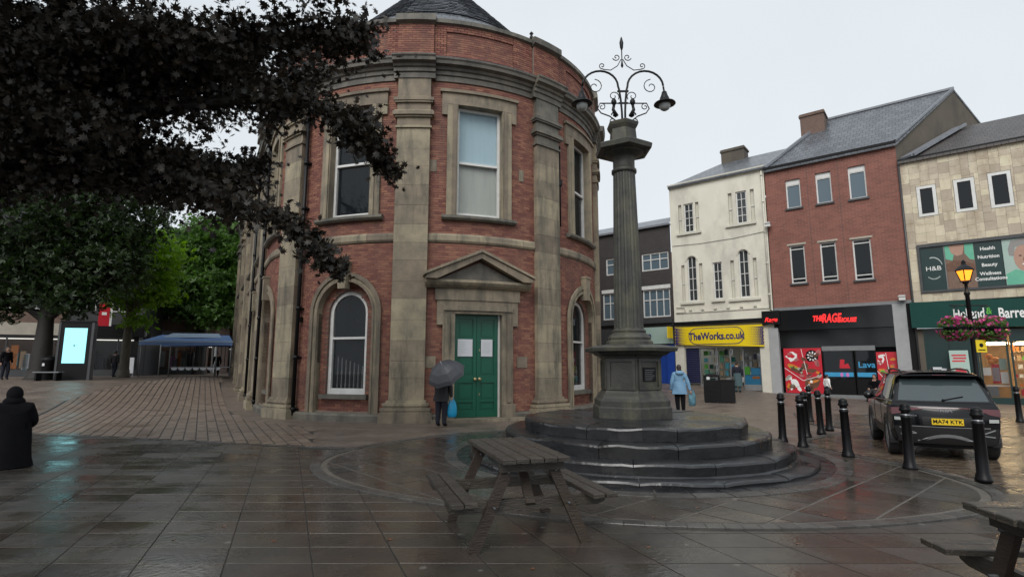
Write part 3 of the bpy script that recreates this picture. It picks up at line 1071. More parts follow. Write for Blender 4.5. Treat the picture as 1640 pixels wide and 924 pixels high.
cor = [(o_ * 0.84 if o_ > 0 else o_, 11.02 + (z - 11.18) * 0.75) for o_, z in [(-0.05, 11.18), (0.07, 11.18), (0.07, 11.42), (0.13, 11.46), (0.13, 11.62), (0.20, 11.66), (0.24, 11.76), (0.40, 11.82), (0.42, 11.95), (0.47, 12.02), (0.47, 12.08), (0.02, 12.17), (-0.05, 12.17)]]
for i, (a, b) in enumerate(zip(piers[:-1], piers[1:])):
    mb = MB()
    sweep(mb, a + 0.66, b - 0.66, cor)
    gpart(mb, 'cornice', M['stone_dark'])
    mb = MB()
    sweep(mb, a + 0.66, b - 0.66, [(0.395, 11.70), (0.40, 11.712), (0.03, 11.79), (0.0, 11.775)])
    gpart(mb, 'lead_flashing', M['lead'])
for p_ in piers:
    mb = MB()
    sweep(mb, p_ - 0.66, p_ + 0.66, [(o_ + (0.17 if o_ > 0 else 0), z) for o_, z in cor])
    gpart(mb, 'cornice', M['stone_dark'])
    mb = MB()
    sweep(mb, p_ - 0.64, p_ + 0.64, [(0.13, 12.98), (0.30, 13.05), (0.30, 13.27), (0.12, 13.33), (-0.22, 13.33), (-0.22, 12.98)])
    gpart(mb, 'coping_stone', M['stone_dark'])
for i, (a, b) in enumerate(zip(piers[:-1], piers[1:])):
    for k in range(3):
        mb = MB()
        t0, t1 = a + 0.645 + (b - a - 1.29) * k / 3 + 0.003, a + 0.645 + (b - a - 1.29) * (k + 1) / 3 - 0.003
        sweep(mb, t0, t1, [(0.03, 13.03), (0.16, 13.07), (0.16, 13.21), (0.05, 13.28), (-0.2, 13.28), (-0.2, 13.03)])
        gpart(mb, 'coping_stone', M['stone_dark'])

# pilasters: base mouldings, shaft of stone blocks, capital
for p_ in piers:
    mb = MB()
    for hw, o1, z0, z1 in ((0.76, 0.40, -0.3, 0.30), (0.70, 0.36, 0.30, 0.36), (0.72, 0.38, 0.36, 0.44), (0.62, 0.29, 0.44, 0.50), (0.66, 0.33, 0.50, 0.58), (0.58, 0.25, 0.58, 0.66)):
        cbox(mb, p_ - hw, p_ + hw, -0.05, o1, z0, z1)
    pil = gpart(mb, 'pilaster', M['stone'])
    z, bi = 0.66, 0
    hs_ = [0.62, 0.55, 0.66, 0.60, 0.64, 0.58, 0.68, 0.56, 0.62, 0.6, 0.66, 0.62, 0.6]
    while z < 9.28:
        h = min(hs_[bi % 13] + random.uniform(-0.04, 0.04), 9.30 - z)
        if 9.30 - (z + h) < 0.25:
            h = 9.30 - z
        mb = MB()
        sweep(mb, p_ - 0.52, p_ + 0.52, [(-0.05, z), (0.195 + random.uniform(0, 0.004), z), (0.195 + random.uniform(0, 0.004), z + h - 0.006), (-0.05, z + h - 0.006)])
        gpart(mb, 'stone_block', M['stone'], pil)
        z += h
        bi += 1
    mb = MB()
    for hw, o1, z0, z1 in ((0.57, 0.25, 9.30, 9.37), (0.52, 0.195, 9.37, 9.66), (0.58, 0.26, 9.66, 9.72), (0.64, 0.32, 9.72, 9.84), (0.60, 0.27, 9.84, 9.90), (0.53, 0.20, 9.90, 10.16), (0.60, 0.27, 10.16, 10.22), (0.63, 0.30, 10.22, 10.32), (0.54, 0.21, 10.32, 10.40), (0.52, 0.195, 10.40, 11.03)):
        cbox(mb, p_ - hw, p_ + hw, -0.05, o1, z0, z1)
    gpart(mb, 'capital', M['stone_dark'] if random.random() < 0.3 else M['stone'], pil)

# windows of the ground floor
def arch_ring(mb, s0, r0, r1, o0, o1, zb, zs, n=18, mi=0):
    """stilted arch band on the curved wall from zb up and over"""
    path = [(-1, zb)] + [(-1, zb + (zs - zb) * k / 6) for k in range(1, 6)]
    pts = [(-r0, z, -r1, z) for _, z in path]
    for k in range(n + 1):
        a = PI - PI * k / n
        pts.append((r0 * math.cos(a), zs + r0 * math.sin(a), r1 * math.cos(a), zs + r1 * math.sin(a)))
    pts += [(r0, z, r1, z) for _, z in path[::-1]]
    vs = []
    for xi, zi, xo, zo in pts:
        vs += [G(s0 + xi, o1, zi), G(s0 + xo, o1, zo), G(s0 + xo, o0, zo), G(s0 + xi, o0, zi)]
    fs = []
    for i in range(len(pts) - 1):
        for q in range(4):
            q2 = (q + 1) % 4
            fs.append((i * 4 + q, i * 4 + q2, (i + 1) * 4 + q2, (i + 1) * 4 + q)[::-1])
    fs += [(0, 1, 2, 3), tuple((len(pts) - 1) * 4 + q for q in (3, 2, 1, 0))]
    mb.add(vs, [f[::-1] for f in fs], mi)

def arch_outline(hw, z0, zs, n=14):
    return [(-hw, z0), (hw, z0)] + [(hw * math.cos(PI * k / n), zs + hw * math.sin(PI * k / n)) for k in range(n + 1)]

def flat_arch_band(mb, tf, hw, t, z0, zs, y0, y1, n=14, mi=0):
    inn = [(-hw + t, z0)] + [((hw - t) * math.cos(PI - PI * k / n), zs + (hw - t) * math.sin(PI - PI * k / n)) for k in range(n + 1)] + [(hw - t, z0)]
    out = [(-hw, z0)] + [(hw * math.cos(PI - PI * k / n), zs + hw * math.sin(PI - PI * k / n)) for k in range(n + 1)] + [(hw, z0)]
    vs = []
    for (a, b), (c, d) in zip(inn, out):
        vs += [tf(a, y0, b), tf(c, y0, d), tf(c, y1, d), tf(a, y1, b)]
    fs = []
    for i in range(len(inn) - 1):
        for q in range(4):
            q2 = (q + 1) % 4
            fs.append((i * 4 + q, i * 4 + q2, (i + 1) * 4 + q2, (i + 1) * 4 + q))
    mb.add(vs, fs, mi)

for bi, b in enumerate(bays):
    if b == DOOR:
        continue
    near = -8 < b < 9
    tf = flat_at(b)
    mb = MB()
    arch_ring(mb, b, 1.00, 1.26, -0.30, 0.06, 0.24, Z_SPR)
    arch_ring(mb, b, 1.17, 1.30, 0.055, 0.11, 0.24, Z_SPR)
    arch_ring(mb, b, 1.00, 1.07, 0.055, 0.085, 0.24, Z_SPR)
    wn = gpart(mb, 'window_arch', M['stone'])
    mb = MB()
    mb.prism([(-0.13, 4.10), (0.13, 4.10), (0.21, 4.92), (-0.21, 4.92)], -0.22, 0.05, tf=tf)
    mb.box(-0.23, 0.23, -0.25, 0.05, 4.921, 4.98, tf=tf)
    gpart(mb, 'keystone', M['stone'], wn)
    # recessed brick panel with the window in it
    mb = MB()
    mb.box(-1.06, 1.06, 0.22, 0.50, 0.0, 0.66, tf=tf)
    mb.box(-1.06, -0.72, 0.22, 0.50, 0.66, Z_SPR, tf=tf)
    mb.box(0.72, 1.06, 0.22, 0.50, 0.66, Z_SPR, tf=tf)
    flat_arch_band(mb, tf, 1.08, 0.36, Z_SPR, Z_SPR, 0.22, 0.50)
    gpart(mb, 'recess_panel', M['bgbrick'], wn)
    if near:
        rb = MB()
        z, r = 0.26, 0
        while z < 4.3:
            x = -1.06 - (r % 2) * bl / 2
            while x < 1.06:
                xc, zc = x + bl / 2, z + bh_ / 2
                rr = math.hypot(xc, zc - Z_SPR)
                okk = (zc < 0.62) or (zc < Z_SPR and 0.72 < abs(xc) < 1.04) or (zc >= Z_SPR and 0.76 < rr < 1.04)
                if okk:
                    xa, xb = max(x + 0.005, -1.03), min(x + bl - 0.005, 1.03)
                    if zc < Z_SPR and zc > 0.62:
                        if xc > 0:
                            xa = max(xa, 0.725)
                        else:
                            xb = min(xb, -0.725)
                    if xb > xa:
                        rb.box(xa, xb, 0.208, 0.26, z + 0.005, z + bh_ - 0.005, tf=tf)
                x += bl
            z += bh_
            r += 1
        stuff(gpart(rb, 'recess_bricks', M['brick'], wn))
    mb = MB()
    mb.box(-0.86, 0.86, 0.06, 0.5, 0.661, 0.80, tf=tf)
    gpart(mb, 'sill', M['stone_dark'], wn)
    # sash
    mb = MB()
    mb.box(-0.715, -0.60, 0.30, 0.42, 0.801, Z_SPR, tf=tf)
    mb.box(0.60, 0.715, 0.30, 0.42, 0.801, Z_SPR, tf=tf)
    mb.box(-0.60, 0.60, 0.31, 0.42, 0.801, 0.98, tf=tf)
    mb.box(-0.60, 0.60, 0.295, 0.40, 2.53, 2.60, tf=tf)
    flat_arch_band(mb, tf, 0.715, 0.115, Z_SPR, Z_SPR, 0.30, 0.42)
    fr = gpart(mb, 'window', M['white'])
    mb = MB()
    mb.prism([(-0.61, 0.95), (0.61, 0.95), (0.61, 2.55), (-0.61, 2.55)], 0.385, 0.392, tf=tf)
    gpart(mb, 'pane', M['glass'], fr)
    mb = MB()
    mb.prism(arch_outline(0.61, 2.57, Z_SPR), 0.352, 0.359, tf=tf)
    gpart(mb, 'pane', M['glass'], fr)
    # dim room with a stair balustrade behind the near windows
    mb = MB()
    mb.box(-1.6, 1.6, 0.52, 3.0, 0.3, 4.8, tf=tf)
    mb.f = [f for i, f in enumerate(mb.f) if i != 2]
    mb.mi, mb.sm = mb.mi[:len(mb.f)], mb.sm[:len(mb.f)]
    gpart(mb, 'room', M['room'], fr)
    if abs(b - bays[5]) < 0.1 or abs(b - bays[7]) < 0.1:
        for k in range(8):
            mb = MB()
            x = -0.54 + k * 0.155
            c = tf(x, 0.56, 0)
            mb.lathe([(0.020, 0.82), (0.020, 0.98), (0.032, 1.06), (0.018, 1.14), (0.018, 1.38), (0.034, 1.46), (0.018, 1.54), (0.018, 1.70), (0.018, 2.02 - 0.05 * k)], 6, c)
            gpart(mb, 'baluster', M['white'], fr)
        mb = MB()
        mb.bar(tf(-0.8, 0.56, 2.12), tf(0.75, 0.56, 1.62), 0.08, 0.06)
        mb.bar(tf(-0.2, 0.95, 3.3), tf(0.9, 0.95, 2.0), 0.1, 0.12)
        gpart(mb, 'handrail', M['black'], fr)
        if b == bays[7]:
            for k in range(7):
                mb = MB()
                x, z = random.uniform(-0.5, 0.4), random.uniform(1.0, 1.9)
                mb.box(x, x + 0.16, 0.48, 0.50, z, z + 0.2, tf=tf)
                gpart(mb, 'poster', M[random.choice(['pink', 'cyan', 'paper', 'lime', 'redprint', 'paper'])], fr)
            mb = MB()
            mb.box(-0.1, 0.12, 0.40, 0.405, 3.2, 3.42, tf=tf)
            gpart(mb, 'sticker', M['paper'], fr)

# windows of the upper floor
for bi, b in enumerate(bays):
    tf = flat_at(b)
    mb = MB()
    cbox(mb, b - 1.10, b - 0.76, -0.3, 0.09, 6.47, 10.22)
    cbox(mb, b + 0.76, b + 1.10, -0.3, 0.09, 6.47, 10.22)
    cbox(mb, b - 0.92, b - 0.80, 0.085, 0.13, 6.47, 10.22)
    cbox(mb, b + 0.80, b + 0.92, 0.085, 0.13, 6.47, 10.22)
    cbox(mb, b - 1.28, b + 1.28, -0.3, 0.10, 10.221, 10.62)
    cbox(mb, b - 1.28, b - 1.10, -0.02, 0.10, 9.85, 10.22)
    cbox(mb, b + 1.10, b + 1.28, -0.02, 0.10, 9.85, 10.22)
    cbox(mb, b - 1.34, b + 1.34, -0.02, 0.17, 10.621, 10.72)
    ws = gpart(mb, 'window_surround', M['stone'])
    mb = MB()
    sweep(mb, b - 1.24, b + 1.24, [(-0.35, 6.30), (0.14, 6.30), (0.20, 6.36), (0.20, 6.44), (0.12, 6.469), (-0.35, 6.469)])
    gpart(mb, 'sill', M['stone_dark'], ws)
    mb = MB()
    mb.box(-0.76, -0.66, 0.20, 0.32, 6.47, 10.22, tf=tf)
    mb.box(0.66, 0.76, 0.20, 0.32, 6.47, 10.22, tf=tf)
    mb.box(-0.66, 0.66, 0.21, 0.32, 6.47, 6.62, tf=tf)
    mb.box(-0.66, 0.66, 0.20, 0.32, 10.14, 10.22, tf=tf)
    mb.box(-0.66, 0.66, 0.19, 0.31, 8.28, 8.36, tf=tf)
    fr = gpart(mb, 'window', M['white'])
    for z0, z1, y, bm in ((6.6, 8.3, 0.285, 'blind_grey'), (8.34, 10.16, 0.255, 'curtain')):
        mb = MB()
        mb.box(-0.665, 0.665, y, y + 0.006, z0, z1, tf=tf)
        gpart(mb, 'pane', M['glass_thin' if b == DOOR else 'glass'], fr)
        if b == DOOR:
            mb = MB()
            mb.box(-0.665, 0.665, 0.335, 0.345, z0, z1, tf=tf)
            gpart(mb, 'blind', M[bm], fr)
    mb = MB()
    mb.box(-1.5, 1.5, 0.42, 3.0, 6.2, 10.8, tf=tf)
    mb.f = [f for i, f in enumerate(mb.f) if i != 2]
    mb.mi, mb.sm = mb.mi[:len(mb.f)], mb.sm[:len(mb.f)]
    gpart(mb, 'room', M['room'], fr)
    if b == bays[7]:
        mb = MB()
        mb.box(-0.66, 0.1, 0.37, 0.38, 8.7, 10.16, tf=tf)
        gpart(mb, 'blind', M['paper'], fr)

# the green doors, their surround and pediment
tf = flat_at(DOOR)
mb = MB()
for sg in (-1, 1):
    a, b = (DOOR - 1.14, DOOR - 0.76) if sg < 0 else (DOOR + 0.76, DOOR + 1.14)
    cbox(mb, a, b, -0.35, 0.10, 0.10, 3.30)
    a, b = (DOOR - 1.06, DOOR - 0.92) if sg < 0 else (DOOR + 0.92, DOOR + 1.06)
    cbox(mb, a, b, 0.095, 0.15, 0.55, 3.30)
    a, b = (DOOR - 1.20, DOOR - 0.74) if sg < 0 else (DOOR + 0.74, DOOR + 1.20)
    cbox(mb, a, b, 0.0, 0.17, 0.09, 0.50)
    a, b = (DOOR - 1.32, DOOR - 1.14) if sg < 0 else (DOOR + 1.14, DOOR + 1.32)
    cbox(mb, a, b, -0.02, 0.11, 2.95, 3.30)
cbox(mb, DOOR - 1.32, DOOR + 1.32, -0.35, 0.11, 3.301, 3.72)
cbox(mb, DOOR - 1.12, DOOR + 1.12, 0.105, 0.16, 3.40, 3.55)
cbox(mb, DOOR - 1.38, DOOR + 1.38, -0.02, 0.14, 3.721, 4.10)
gpart(mb, 'door_surround', M['stone'])
mb = MB()
sweep(mb, DOOR - 1.68, DOOR + 1.68, [(-0.02, 4.10), (0.20, 4.10), (0.30, 4.18), (0.36, 4.26), (0.36, 4.34), (-0.02, 4.34)])
pd = gpart(mb, 'pediment', M['stone'])
mb = MB()
cbox(mb, DOOR - 1.35, DOOR + 1.35, -0.01, 0.06, 4.341, 4.42)
mb.prism([(-1.30, 4.36), (1.30, 4.36), (0, 4.95)], -0.10, 0.05, tf=tf)
gpart(mb, 'tympanum', M['stone_dark'], pd)
for sg in (-1, 1):
    mb = MB()
    mb.prism([(sg * 1.74, 4.345), (sg * 1.74, 4.45), (0.0, 5.24), (0.0, 5.05), (sg * 1.40, 4.345)], -0.36, 0.06, tf=tf)
    mb.prism([(sg * 1.80, 4.45), (sg * 1.80, 4.53), (0.0, 5.33), (0.0, 5.24)], -0.42, 0.06, tf=tf)
    gpart(mb, 'raking_cornice', M['stone'], pd)
mb = MB()
cbox(mb, DOOR - 1.45, DOOR + 1.45, -0.4, 0.42, -0.2, 0.09)
gpart(mb, 'threshold_step', M['stone'])
mb = MB()
mb.box(-0.80, -0.72, 0.16, 0.36, 0.09, 3.32, tf=tf)
mb.box(0.70, 0.80, 0.14, 0.36, 0.09, 3.32, tf=tf)
gpart(mb, 'door_frame', M['white'])
for sg in (-1, 1):
    x0, x1 = (-0.715, -0.006) if sg < 0 else (0.006, 0.695)
    mb = MB()
    mb.box(x0, x1, 0.24, 0.32, 0.10, 3.31, tf=tf)
    # stiles and rails proud of the panels
    for a, b, c, d in ((x0, x0 + 0.11, 0.10, 3.31), (x1 - 0.11, x1, 0.10, 3.31), (x0 + 0.11, x1 - 0.11, 0.10, 0.30), (x0 + 0.11, x1 - 0.11, 0.56, 0.62), (x0 + 0.11, x1 - 0.11, 1.16, 1.36), (x0 + 0.11, x1 - 0.11, 2.46, 2.54), (x0 + 0.11, x1 - 0.11, 3.16, 3.31)):
        mb.box(a, b, 0.205, 0.24, c, d, tf=tf)
    for c, d in ((0.36, 0.50), (0.68, 1.10), (1.44, 2.38), (2.62, 3.08)):
        mb.box(x0 + 0.17, x1 - 0.17, 0.225, 0.24, c, d, tf=tf)
    dr = gpart(mb, 'door', M['gdoor'])
    mb = MB()
    mb.lathe([(0.035, 0), (0.02, 0.01), (0.02, 0.05), (0.05, 0.07), (0.06, 0.10), (0.045, 0.13), (0.01, 0.14)], 12)
    kx = -0.07 if sg < 0 else 0.08
    mb.v = [tf(kx + x, 0.205 - z, 1.27 + y) for x, y, z in mb.v]
    gpart(mb, 'knob', M['brass'], dr)
    mb = MB()
    mb.box(-0.62 if sg < 0 else 0.14, -0.16 + 0.02 if sg < 0 else 0.52, 0.190, 0.198, 1.98, 2.52, tf=tf)
    nt_ = gpart(mb, 'notice', M['paper'], dr)
    mb = MB()
    for k in range(7):
        zz = 2.42 - k * 0.055
        xx = -0.56 if sg < 0 else 0.19
        mb.box(xx, xx + random.uniform(0.15, 0.27), 0.187, 0.1895, zz, zz + 0.014, tf=tf)
    gpart(mb, 'printed_lines', M['letter_grey'], dr)
mb = MB()
for x, z in ((0.10, 2.18), (0.10, 0.80)):
    mb.box(x - 0.015, x + 0.015, 0.195, 0.205, z - 0.04, z + 0.04, tf=tf)
gpart(mb, 'keyhole_plate', M['brass'])
# pale stone blocks beside the door
for c, d, e, f in ((DOOR - 1.75, DOOR - 1.33, 1.62, 1.98), (DOOR + 1.33, DOOR + 1.72, 1.62, 1.98), (DOOR - 1.72, DOOR - 1.42, 7.9, 8.3), (DOOR + 1.42, DOOR + 1.6, 7.9, 8.3)):
    mb = MB()
    cbox(mb, c, d, -0.01, 0.03, e, f)
    gpart(mb, 'stone_inset', M['stone'])

# downpipes
for s in (piers[5] + 0.74, piers[4] + 0.72, piers[3] + 0.72):
    mb = MB()
    c = G(s, 0.14, 0)
    mb.tube([(c[0], c[1], 0.12), (c[0], c[1], 10.8)], 0.062, 10)
    for z in (0.25, 1.9, 3.5, 5.2, 6.9, 8.5, 10.0):
        mb.tube([(c[0], c[1], z), (c[0], c[1], z + 0.12)], 0.088, 10)
        cbox(mb, s - 0.13, s + 0.13, 0.0, 0.1, z + 0.02, z + 0.08)
    cbox(mb, s - 0.17, s + 0.17, 0.0, 0.28, 10.7, 11.0)
    cbox(mb, s + 0.05, s + 0.11, 0.02, 0.12, 3.1, 3.28)
    gpart(mb, 'downpipe', M['iron'])
mb = MB()
c = G(piers[7] + 0.68, 0.10, 0)
mb.tube([(c[0], c[1], 6.6), (c[0], c[1], 9.6)], 0.03, 6)
mb.box(c[0] - 0.08, c[0] + 0.08, c[1] - 0.1, c[1] + 0.05, 8.1, 8.3)
gpart(mb, 'cable_run', M['black'])
c = G(piers[7] - 0.62, 0.05, 13.26)
mb = MB()
mb.lathe([(0.05, 0), (0.07, 0.1), (0.03, 0.2), (0.08, 0.24), (0.02, 0.32)], 8, c)
gpart(mb, 'vent', M['iron'])

# roof: slate cone over the rounded end, ridge running back
mb = MB()
prof, n = [], 40
AZ = 20.6
RB = 6.5
vs = []
ap = (GC[0] + AX[0] * 0.5, GC[1] + AX[1] * 0.5, AZ)
for k in range(n + 1):
    a = -rad(60.2) + PI * k / n
    vs.append((GC[0] + RB * math.sin(a), GC[1] - RB * math.cos(a), 12.9))
e = 22.0
vs.append(ap)
vs.append((vs[0][0] + AX[0] * e, vs[0][1] + AX[1] * e, 12.9))
vs.append((vs[n][0] + AX[0] * e, vs[n][1] + AX[1] * e, 12.9))
vs.append((ap[0] + AX[0] * e, ap[1] + AX[1] * e, AZ))
fs = [(k, k + 1, n + 1) for k in range(n)]
fs += [(0, n + 1, n + 4, n + 2), (n, n + 3, n + 4, n + 1)]
mb.add(vs, fs)
rf = gpart(mb, 'roof', M['slate'])
# slates over the part of the cone that shows above the parapet
sl = MB()
rows = 40
for r in range(12, rows - 4):
    t0, t1 = r / rows, (r + 1.12) / rows
    ro, ri = RB * (1 - t0), RB * (1 - t1)
    z0, z1 = 12.9 + (AZ - 12.9) * t0, 12.9 + (AZ - 12.9) * t1
    cnt = max(6, int(PI * ro / 0.30))
    for k in range(cnt):
        a0 = -rad(60.2) + PI * (k + 0.5 * (r % 2)) / cnt
        a1 = a0 + PI / cnt * 0.96
        q = lambda a, rr, z, d: (GC[0] + AX[0] * 0.5 * (z - 12.9) / (AZ - 12.9) + (rr + d) * math.sin(a), GC[1] + AX[1] * 0.5 * (z - 12.9) / (AZ - 12.9) - (rr + d) * math.cos(a), z + d)
        d0 = 0.045 + random.uniform(-0.006, 0.006)
        sl.add([q(a0, ro, z0, d0), q(a1, ro, z0, d0), q(a1, ri, z1, 0.012), q(a0, ri, z1, 0.012), q(a0, ro, z0, d0 - 0.014), q(a1, ro, z0, d0 - 0.014)], [(0, 1, 2, 3), (4, 5, 1, 0)])
M['slate_piece'] = S('loose slate', (0.17, 0.18, 0.20), (0.11, 0.118, 0.13), 0.35, 0.55, 6, vary=0.35)
stuff(gpart(sl, 'slates', M['slate_piece'], rf))
mb = MB()
nn_ = 26
vs = []
for k in range(nn_ + 1):
    a = -rad(58) + rad(176) * k / nn_
    vs.append((GC[0] + 6.4 * math.sin(a), GC[1] - 6.4 * math.cos(a), 13.05))
    vs.append((GC[0] + 4.7 * math.sin(a), GC[1] - 4.7 * math.cos(a), 13.3))
mb.add(vs, [(2 * k, 2 * k + 2, 2 * k + 3, 2 * k + 1) for k in range(nn_)])
gpart(mb, 'roof_gutter', M['lead'], rf)
# =================================================================== SHOP TERRACE ON THE RIGHT
TP = (17.1, 28.0)
TD = (0.78, -0.6258)
TROT = math.atan2(TD[1], TD[0])
SKEW = 0.55                                  # the plots run back at a slant
def bld(name, label, tc):
    t = thing(name, label, 'building', (TP[0] + TD[0] * tc, TP[1] + TD[1] * tc, 0), TROT)
    t['tc'] = tc
    return t
def bp(mb, name, mats, b, parent=None):
    """part of a terrace building; coordinates: x = distance along the terrace, y into the building"""
    if parent is None:
        return mb.build(name, mats, b, (-b['tc'], 0, 0))
    return mb.build(name, mats, parent)
def sk(x, y, z):
    return (x + SKEW * y if y > 0.5 else x, y, z)

def wall(b, x0, x1, z0, z1, ops, mat, y=0.0, name='wall', reveal=0.16):
    mb = MB()
    X = sorted({x0, x1} | {o_[0] for o_ in ops} | {o_[1] for o_ in ops})
    Zs = sorted({z0, z1} | {o_[2] for o_ in ops} | {o_[3] for o_ in ops})
    for a, c in zip(X, X[1:]):
        for d, e in zip(Zs, Zs[1:]):
            mx, mz = (a + c) / 2, (d + e) / 2
            if any(o_[0] < mx < o_[1] and o_[2] < mz < o_[3] for o_ in ops):
                continue
            mb.add([(a, y, d), (c, y, d), (c, y, e), (a, y, e)], [(0, 1, 2, 3)])
    for a, c, d, e in ops:
        r = y + reveal
        mb.add([(a, y, d), (c, y, d), (c, y, e), (a, y, e), (a, r, d), (c, r, d), (c, r, e), (a, r, e)], [(0, 4, 5, 1), (1, 5, 6, 2), (2, 6, 7, 3), (3, 7, 4, 0)])
    return bp(mb, name, mat, b)

def window(b, x0, x1, z0, z1, y, cols=1, rows=2, fw=0.06, bw=0.025, frame='white', pane='glass_dark', sill=None, midrail=None, label=None):
    mb = MB()
    y1 = y + 0.07
    mb.box(x0, x0 + fw, y, y1, z0, z1)
    mb.box(x1 - fw, x1, y, y1, z0, z1)
    mb.box(x0 + fw, x1 - fw, y, y1, z0, z0 + fw)
    mb.box(x0 + fw, x1 - fw, y, y1, z1 - fw, z1)
    for c in range(1, cols):
        xc = x0 + (x1 - x0) * c / cols
        mb.box(xc - bw / 2, xc + bw / 2, y + 0.006, y1, z0 + fw, z1 - fw)
    zr = midrail or [z0 + (z1 - z0) * r / rows for r in range(1, rows)]
    for zc in zr:
        mb.box(x0 + fw, x1 - fw, y + 0.003, y1 - 0.002, zc - bw / 2, zc + bw / 2)
    wn = bp(mb, 'window', M[frame], b)
    mb = MB()
    mb.box(x0 + fw * 0.7, x1 - fw * 0.7, y + 0.045, y + 0.052, z0 + fw * 0.7, z1 - fw * 0.7)
    bp(mb, 'pane', M[pane], b, wn)
    if sill:
        mb = MB()
        mb.box(x0 - 0.08, x1 + 0.08, -0.09, y + 0.06, z0 - 0.10, z0 - 0.003)
        bp(mb, 'sill', M[sill], b, wn)
    return wn

def pitched(b, x0, x1, ze, zr, yr, mat, x1b=None, over=0.18, name='roof'):
    mb = MB()
    sl = (zr - ze) / yr
    f = [(x0, -over, ze - over * sl), (x1, -over, ze - over * sl), (x1 + SKEW * yr, yr, zr), (x0 + SKEW * yr, yr, zr), (x1 + SKEW * 2 * yr, 2 * yr, ze), (x0 + SKEW * 2 * yr, 2 * yr, ze)]
    g_ = [(x, y, z - 0.12) for x, y, z in f]
    mb.add(f + g_, [(0, 1, 2, 3), (3, 2, 4, 5), (6, 7, 1, 0), (1, 7, 8, 2), (2, 8, 10, 4), (9, 6, 0, 3), (11, 9, 3, 5), (8, 7, 6, 9), (10, 8, 9, 11)])
    return bp(mb, name, mat, b)

def sides(b, x0, x1, z0, z1, depth, mat, left=True, right=True):
    mb = MB()
    if left:
        mb.add([(x0, 0, z0), (x0, 0, z1), (x0 + SKEW * depth, depth, z1), (x0 + SKEW * depth, depth, z0)], [(0, 1, 2, 3)])
    if right:
        mb.add([(x1, 0, z0), (x1, 0, z1), (x1 + SKEW * depth, depth, z1), (x1 + SKEW * depth, depth, z0)], [(3, 2, 1, 0)])
    mb.add([(x0 + SKEW * depth, depth, z0), (x1 + SKEW * depth, depth, z0), (x1 + SKEW * depth, depth, z1), (x0 + SKEW * depth, depth, z1)], [(0, 1, 2, 3)])
    return bp(mb, 'side_walls', mat, b)

def chimney(b, x0, x1, y0, y1, z0, z1, mat, parent=None):
    mb = MB()
    sh = SKEW * y0
    mb.box(x0 + sh, x1 + sh, y0, y1, z0, z1)
    mb.box(x0 + sh - 0.06, x1 + sh + 0.06, y0 - 0.06, y1 + 0.06, z1, z1 + 0.12)
    mb.box(x0 + sh - 0.02, x1 + sh + 0.02, y0 - 0.02, y1 + 0.02, z1 + 0.12, z1 + 0.2)
    c = bp(mb, 'chimney', mat, b)
    return c

# ------------------------------------------------ dark tile-hung building at the back
D = bld('tile_hung_building', 'dark tile-hung building with white windows behind the monument column', -12.0)
ops = [(-10.95, -9.1, 7.8, 8.95), (-13.6, -11.75, 7.8, 8.95), (-10.95, -9.1, 4.75, 6.55), (-13.9, -11.75, 4.75, 6.55), (-10.95, -9.45, 0.0, 3.0), (-14.0, -11.3, 0.4, 3.0)]
wall(D, -20.0, -8.92, -0.2, 10.75, ops, M['dark_tile'])
for i, o_ in enumerate(ops[:4]):
    window(D, o_[0], o_[1], o_[2], o_[3], 0.05, cols=3 if i < 2 else 4, rows=2, fw=0.08, bw=0.06, pane='glass_blue', midrail=[o_[2] + 0.62 * (o_[3] - o_[2])])
for x0, x1 in ((-10.98, -9.05), (-13.95, -11.7)):
    mb = MB()
    mb.box(x0, x1, -0.06, 0.05, 6.56, 6.80)
    bp(mb, 'lintel', M['white'], D)
mb = MB()
mb.add([(-20, -0.15, 10.75), (-8.92, -0.15, 10.75), (-8.92 + 0.5, 2.2, 11.75), (-20, 2.2, 11.75)], [(0, 1, 2, 3)])
mb.box(-20, -8.92, -0.2, 0.1, 10.62, 10.749)
bp(mb, 'roof', M['lead'], D)
sides(D, -20, -8.92, 0, 10.6, 8, M['bgbrick'], right=False)
mb = MB()
mb.box(-20, -8.98, -0.22, 0.05, 4.35, 4.62)
bp(mb, 'canopy_edge', M['greydark'], D)
mb = MB()
mb.box(-11.35, -9.0, -0.16, -0.02, 3.05, 4.10)
sg = bp(mb, 'shop_sign', M['mint_pale'], D)
lettering('eoe', 0.62, (-10.85, -0.17, 3.58), M['letter_blue'], sg, bold=0.01)
mb = MB()
mb.box(-20, -11.36, -0.16, -0.02, 3.05, 4.10)
bp(mb, 'shop_sign', M['greydark'], D)
mb = MB()
mb.box(-13.3, -12.7, -0.3, -0.05, 3.3, 3.6)
bp(mb, 'lamp_box', M['white'], D)
mb = MB()
mb.box(-10.95, -9.45, 0.12, 0.18, 0.2, 3.0)
mb.box(-9.45, -8.95, -0.05, 0.1, 0.2, 3.0)
bp(mb, 'shopfront_panel', M['blue'], D)
mb = MB()
mb.box(-14.0, -11.3, 0.12, 0.14, 0.4, 3.0)
bp(mb, 'shop_window', M['glass_dark'], D)

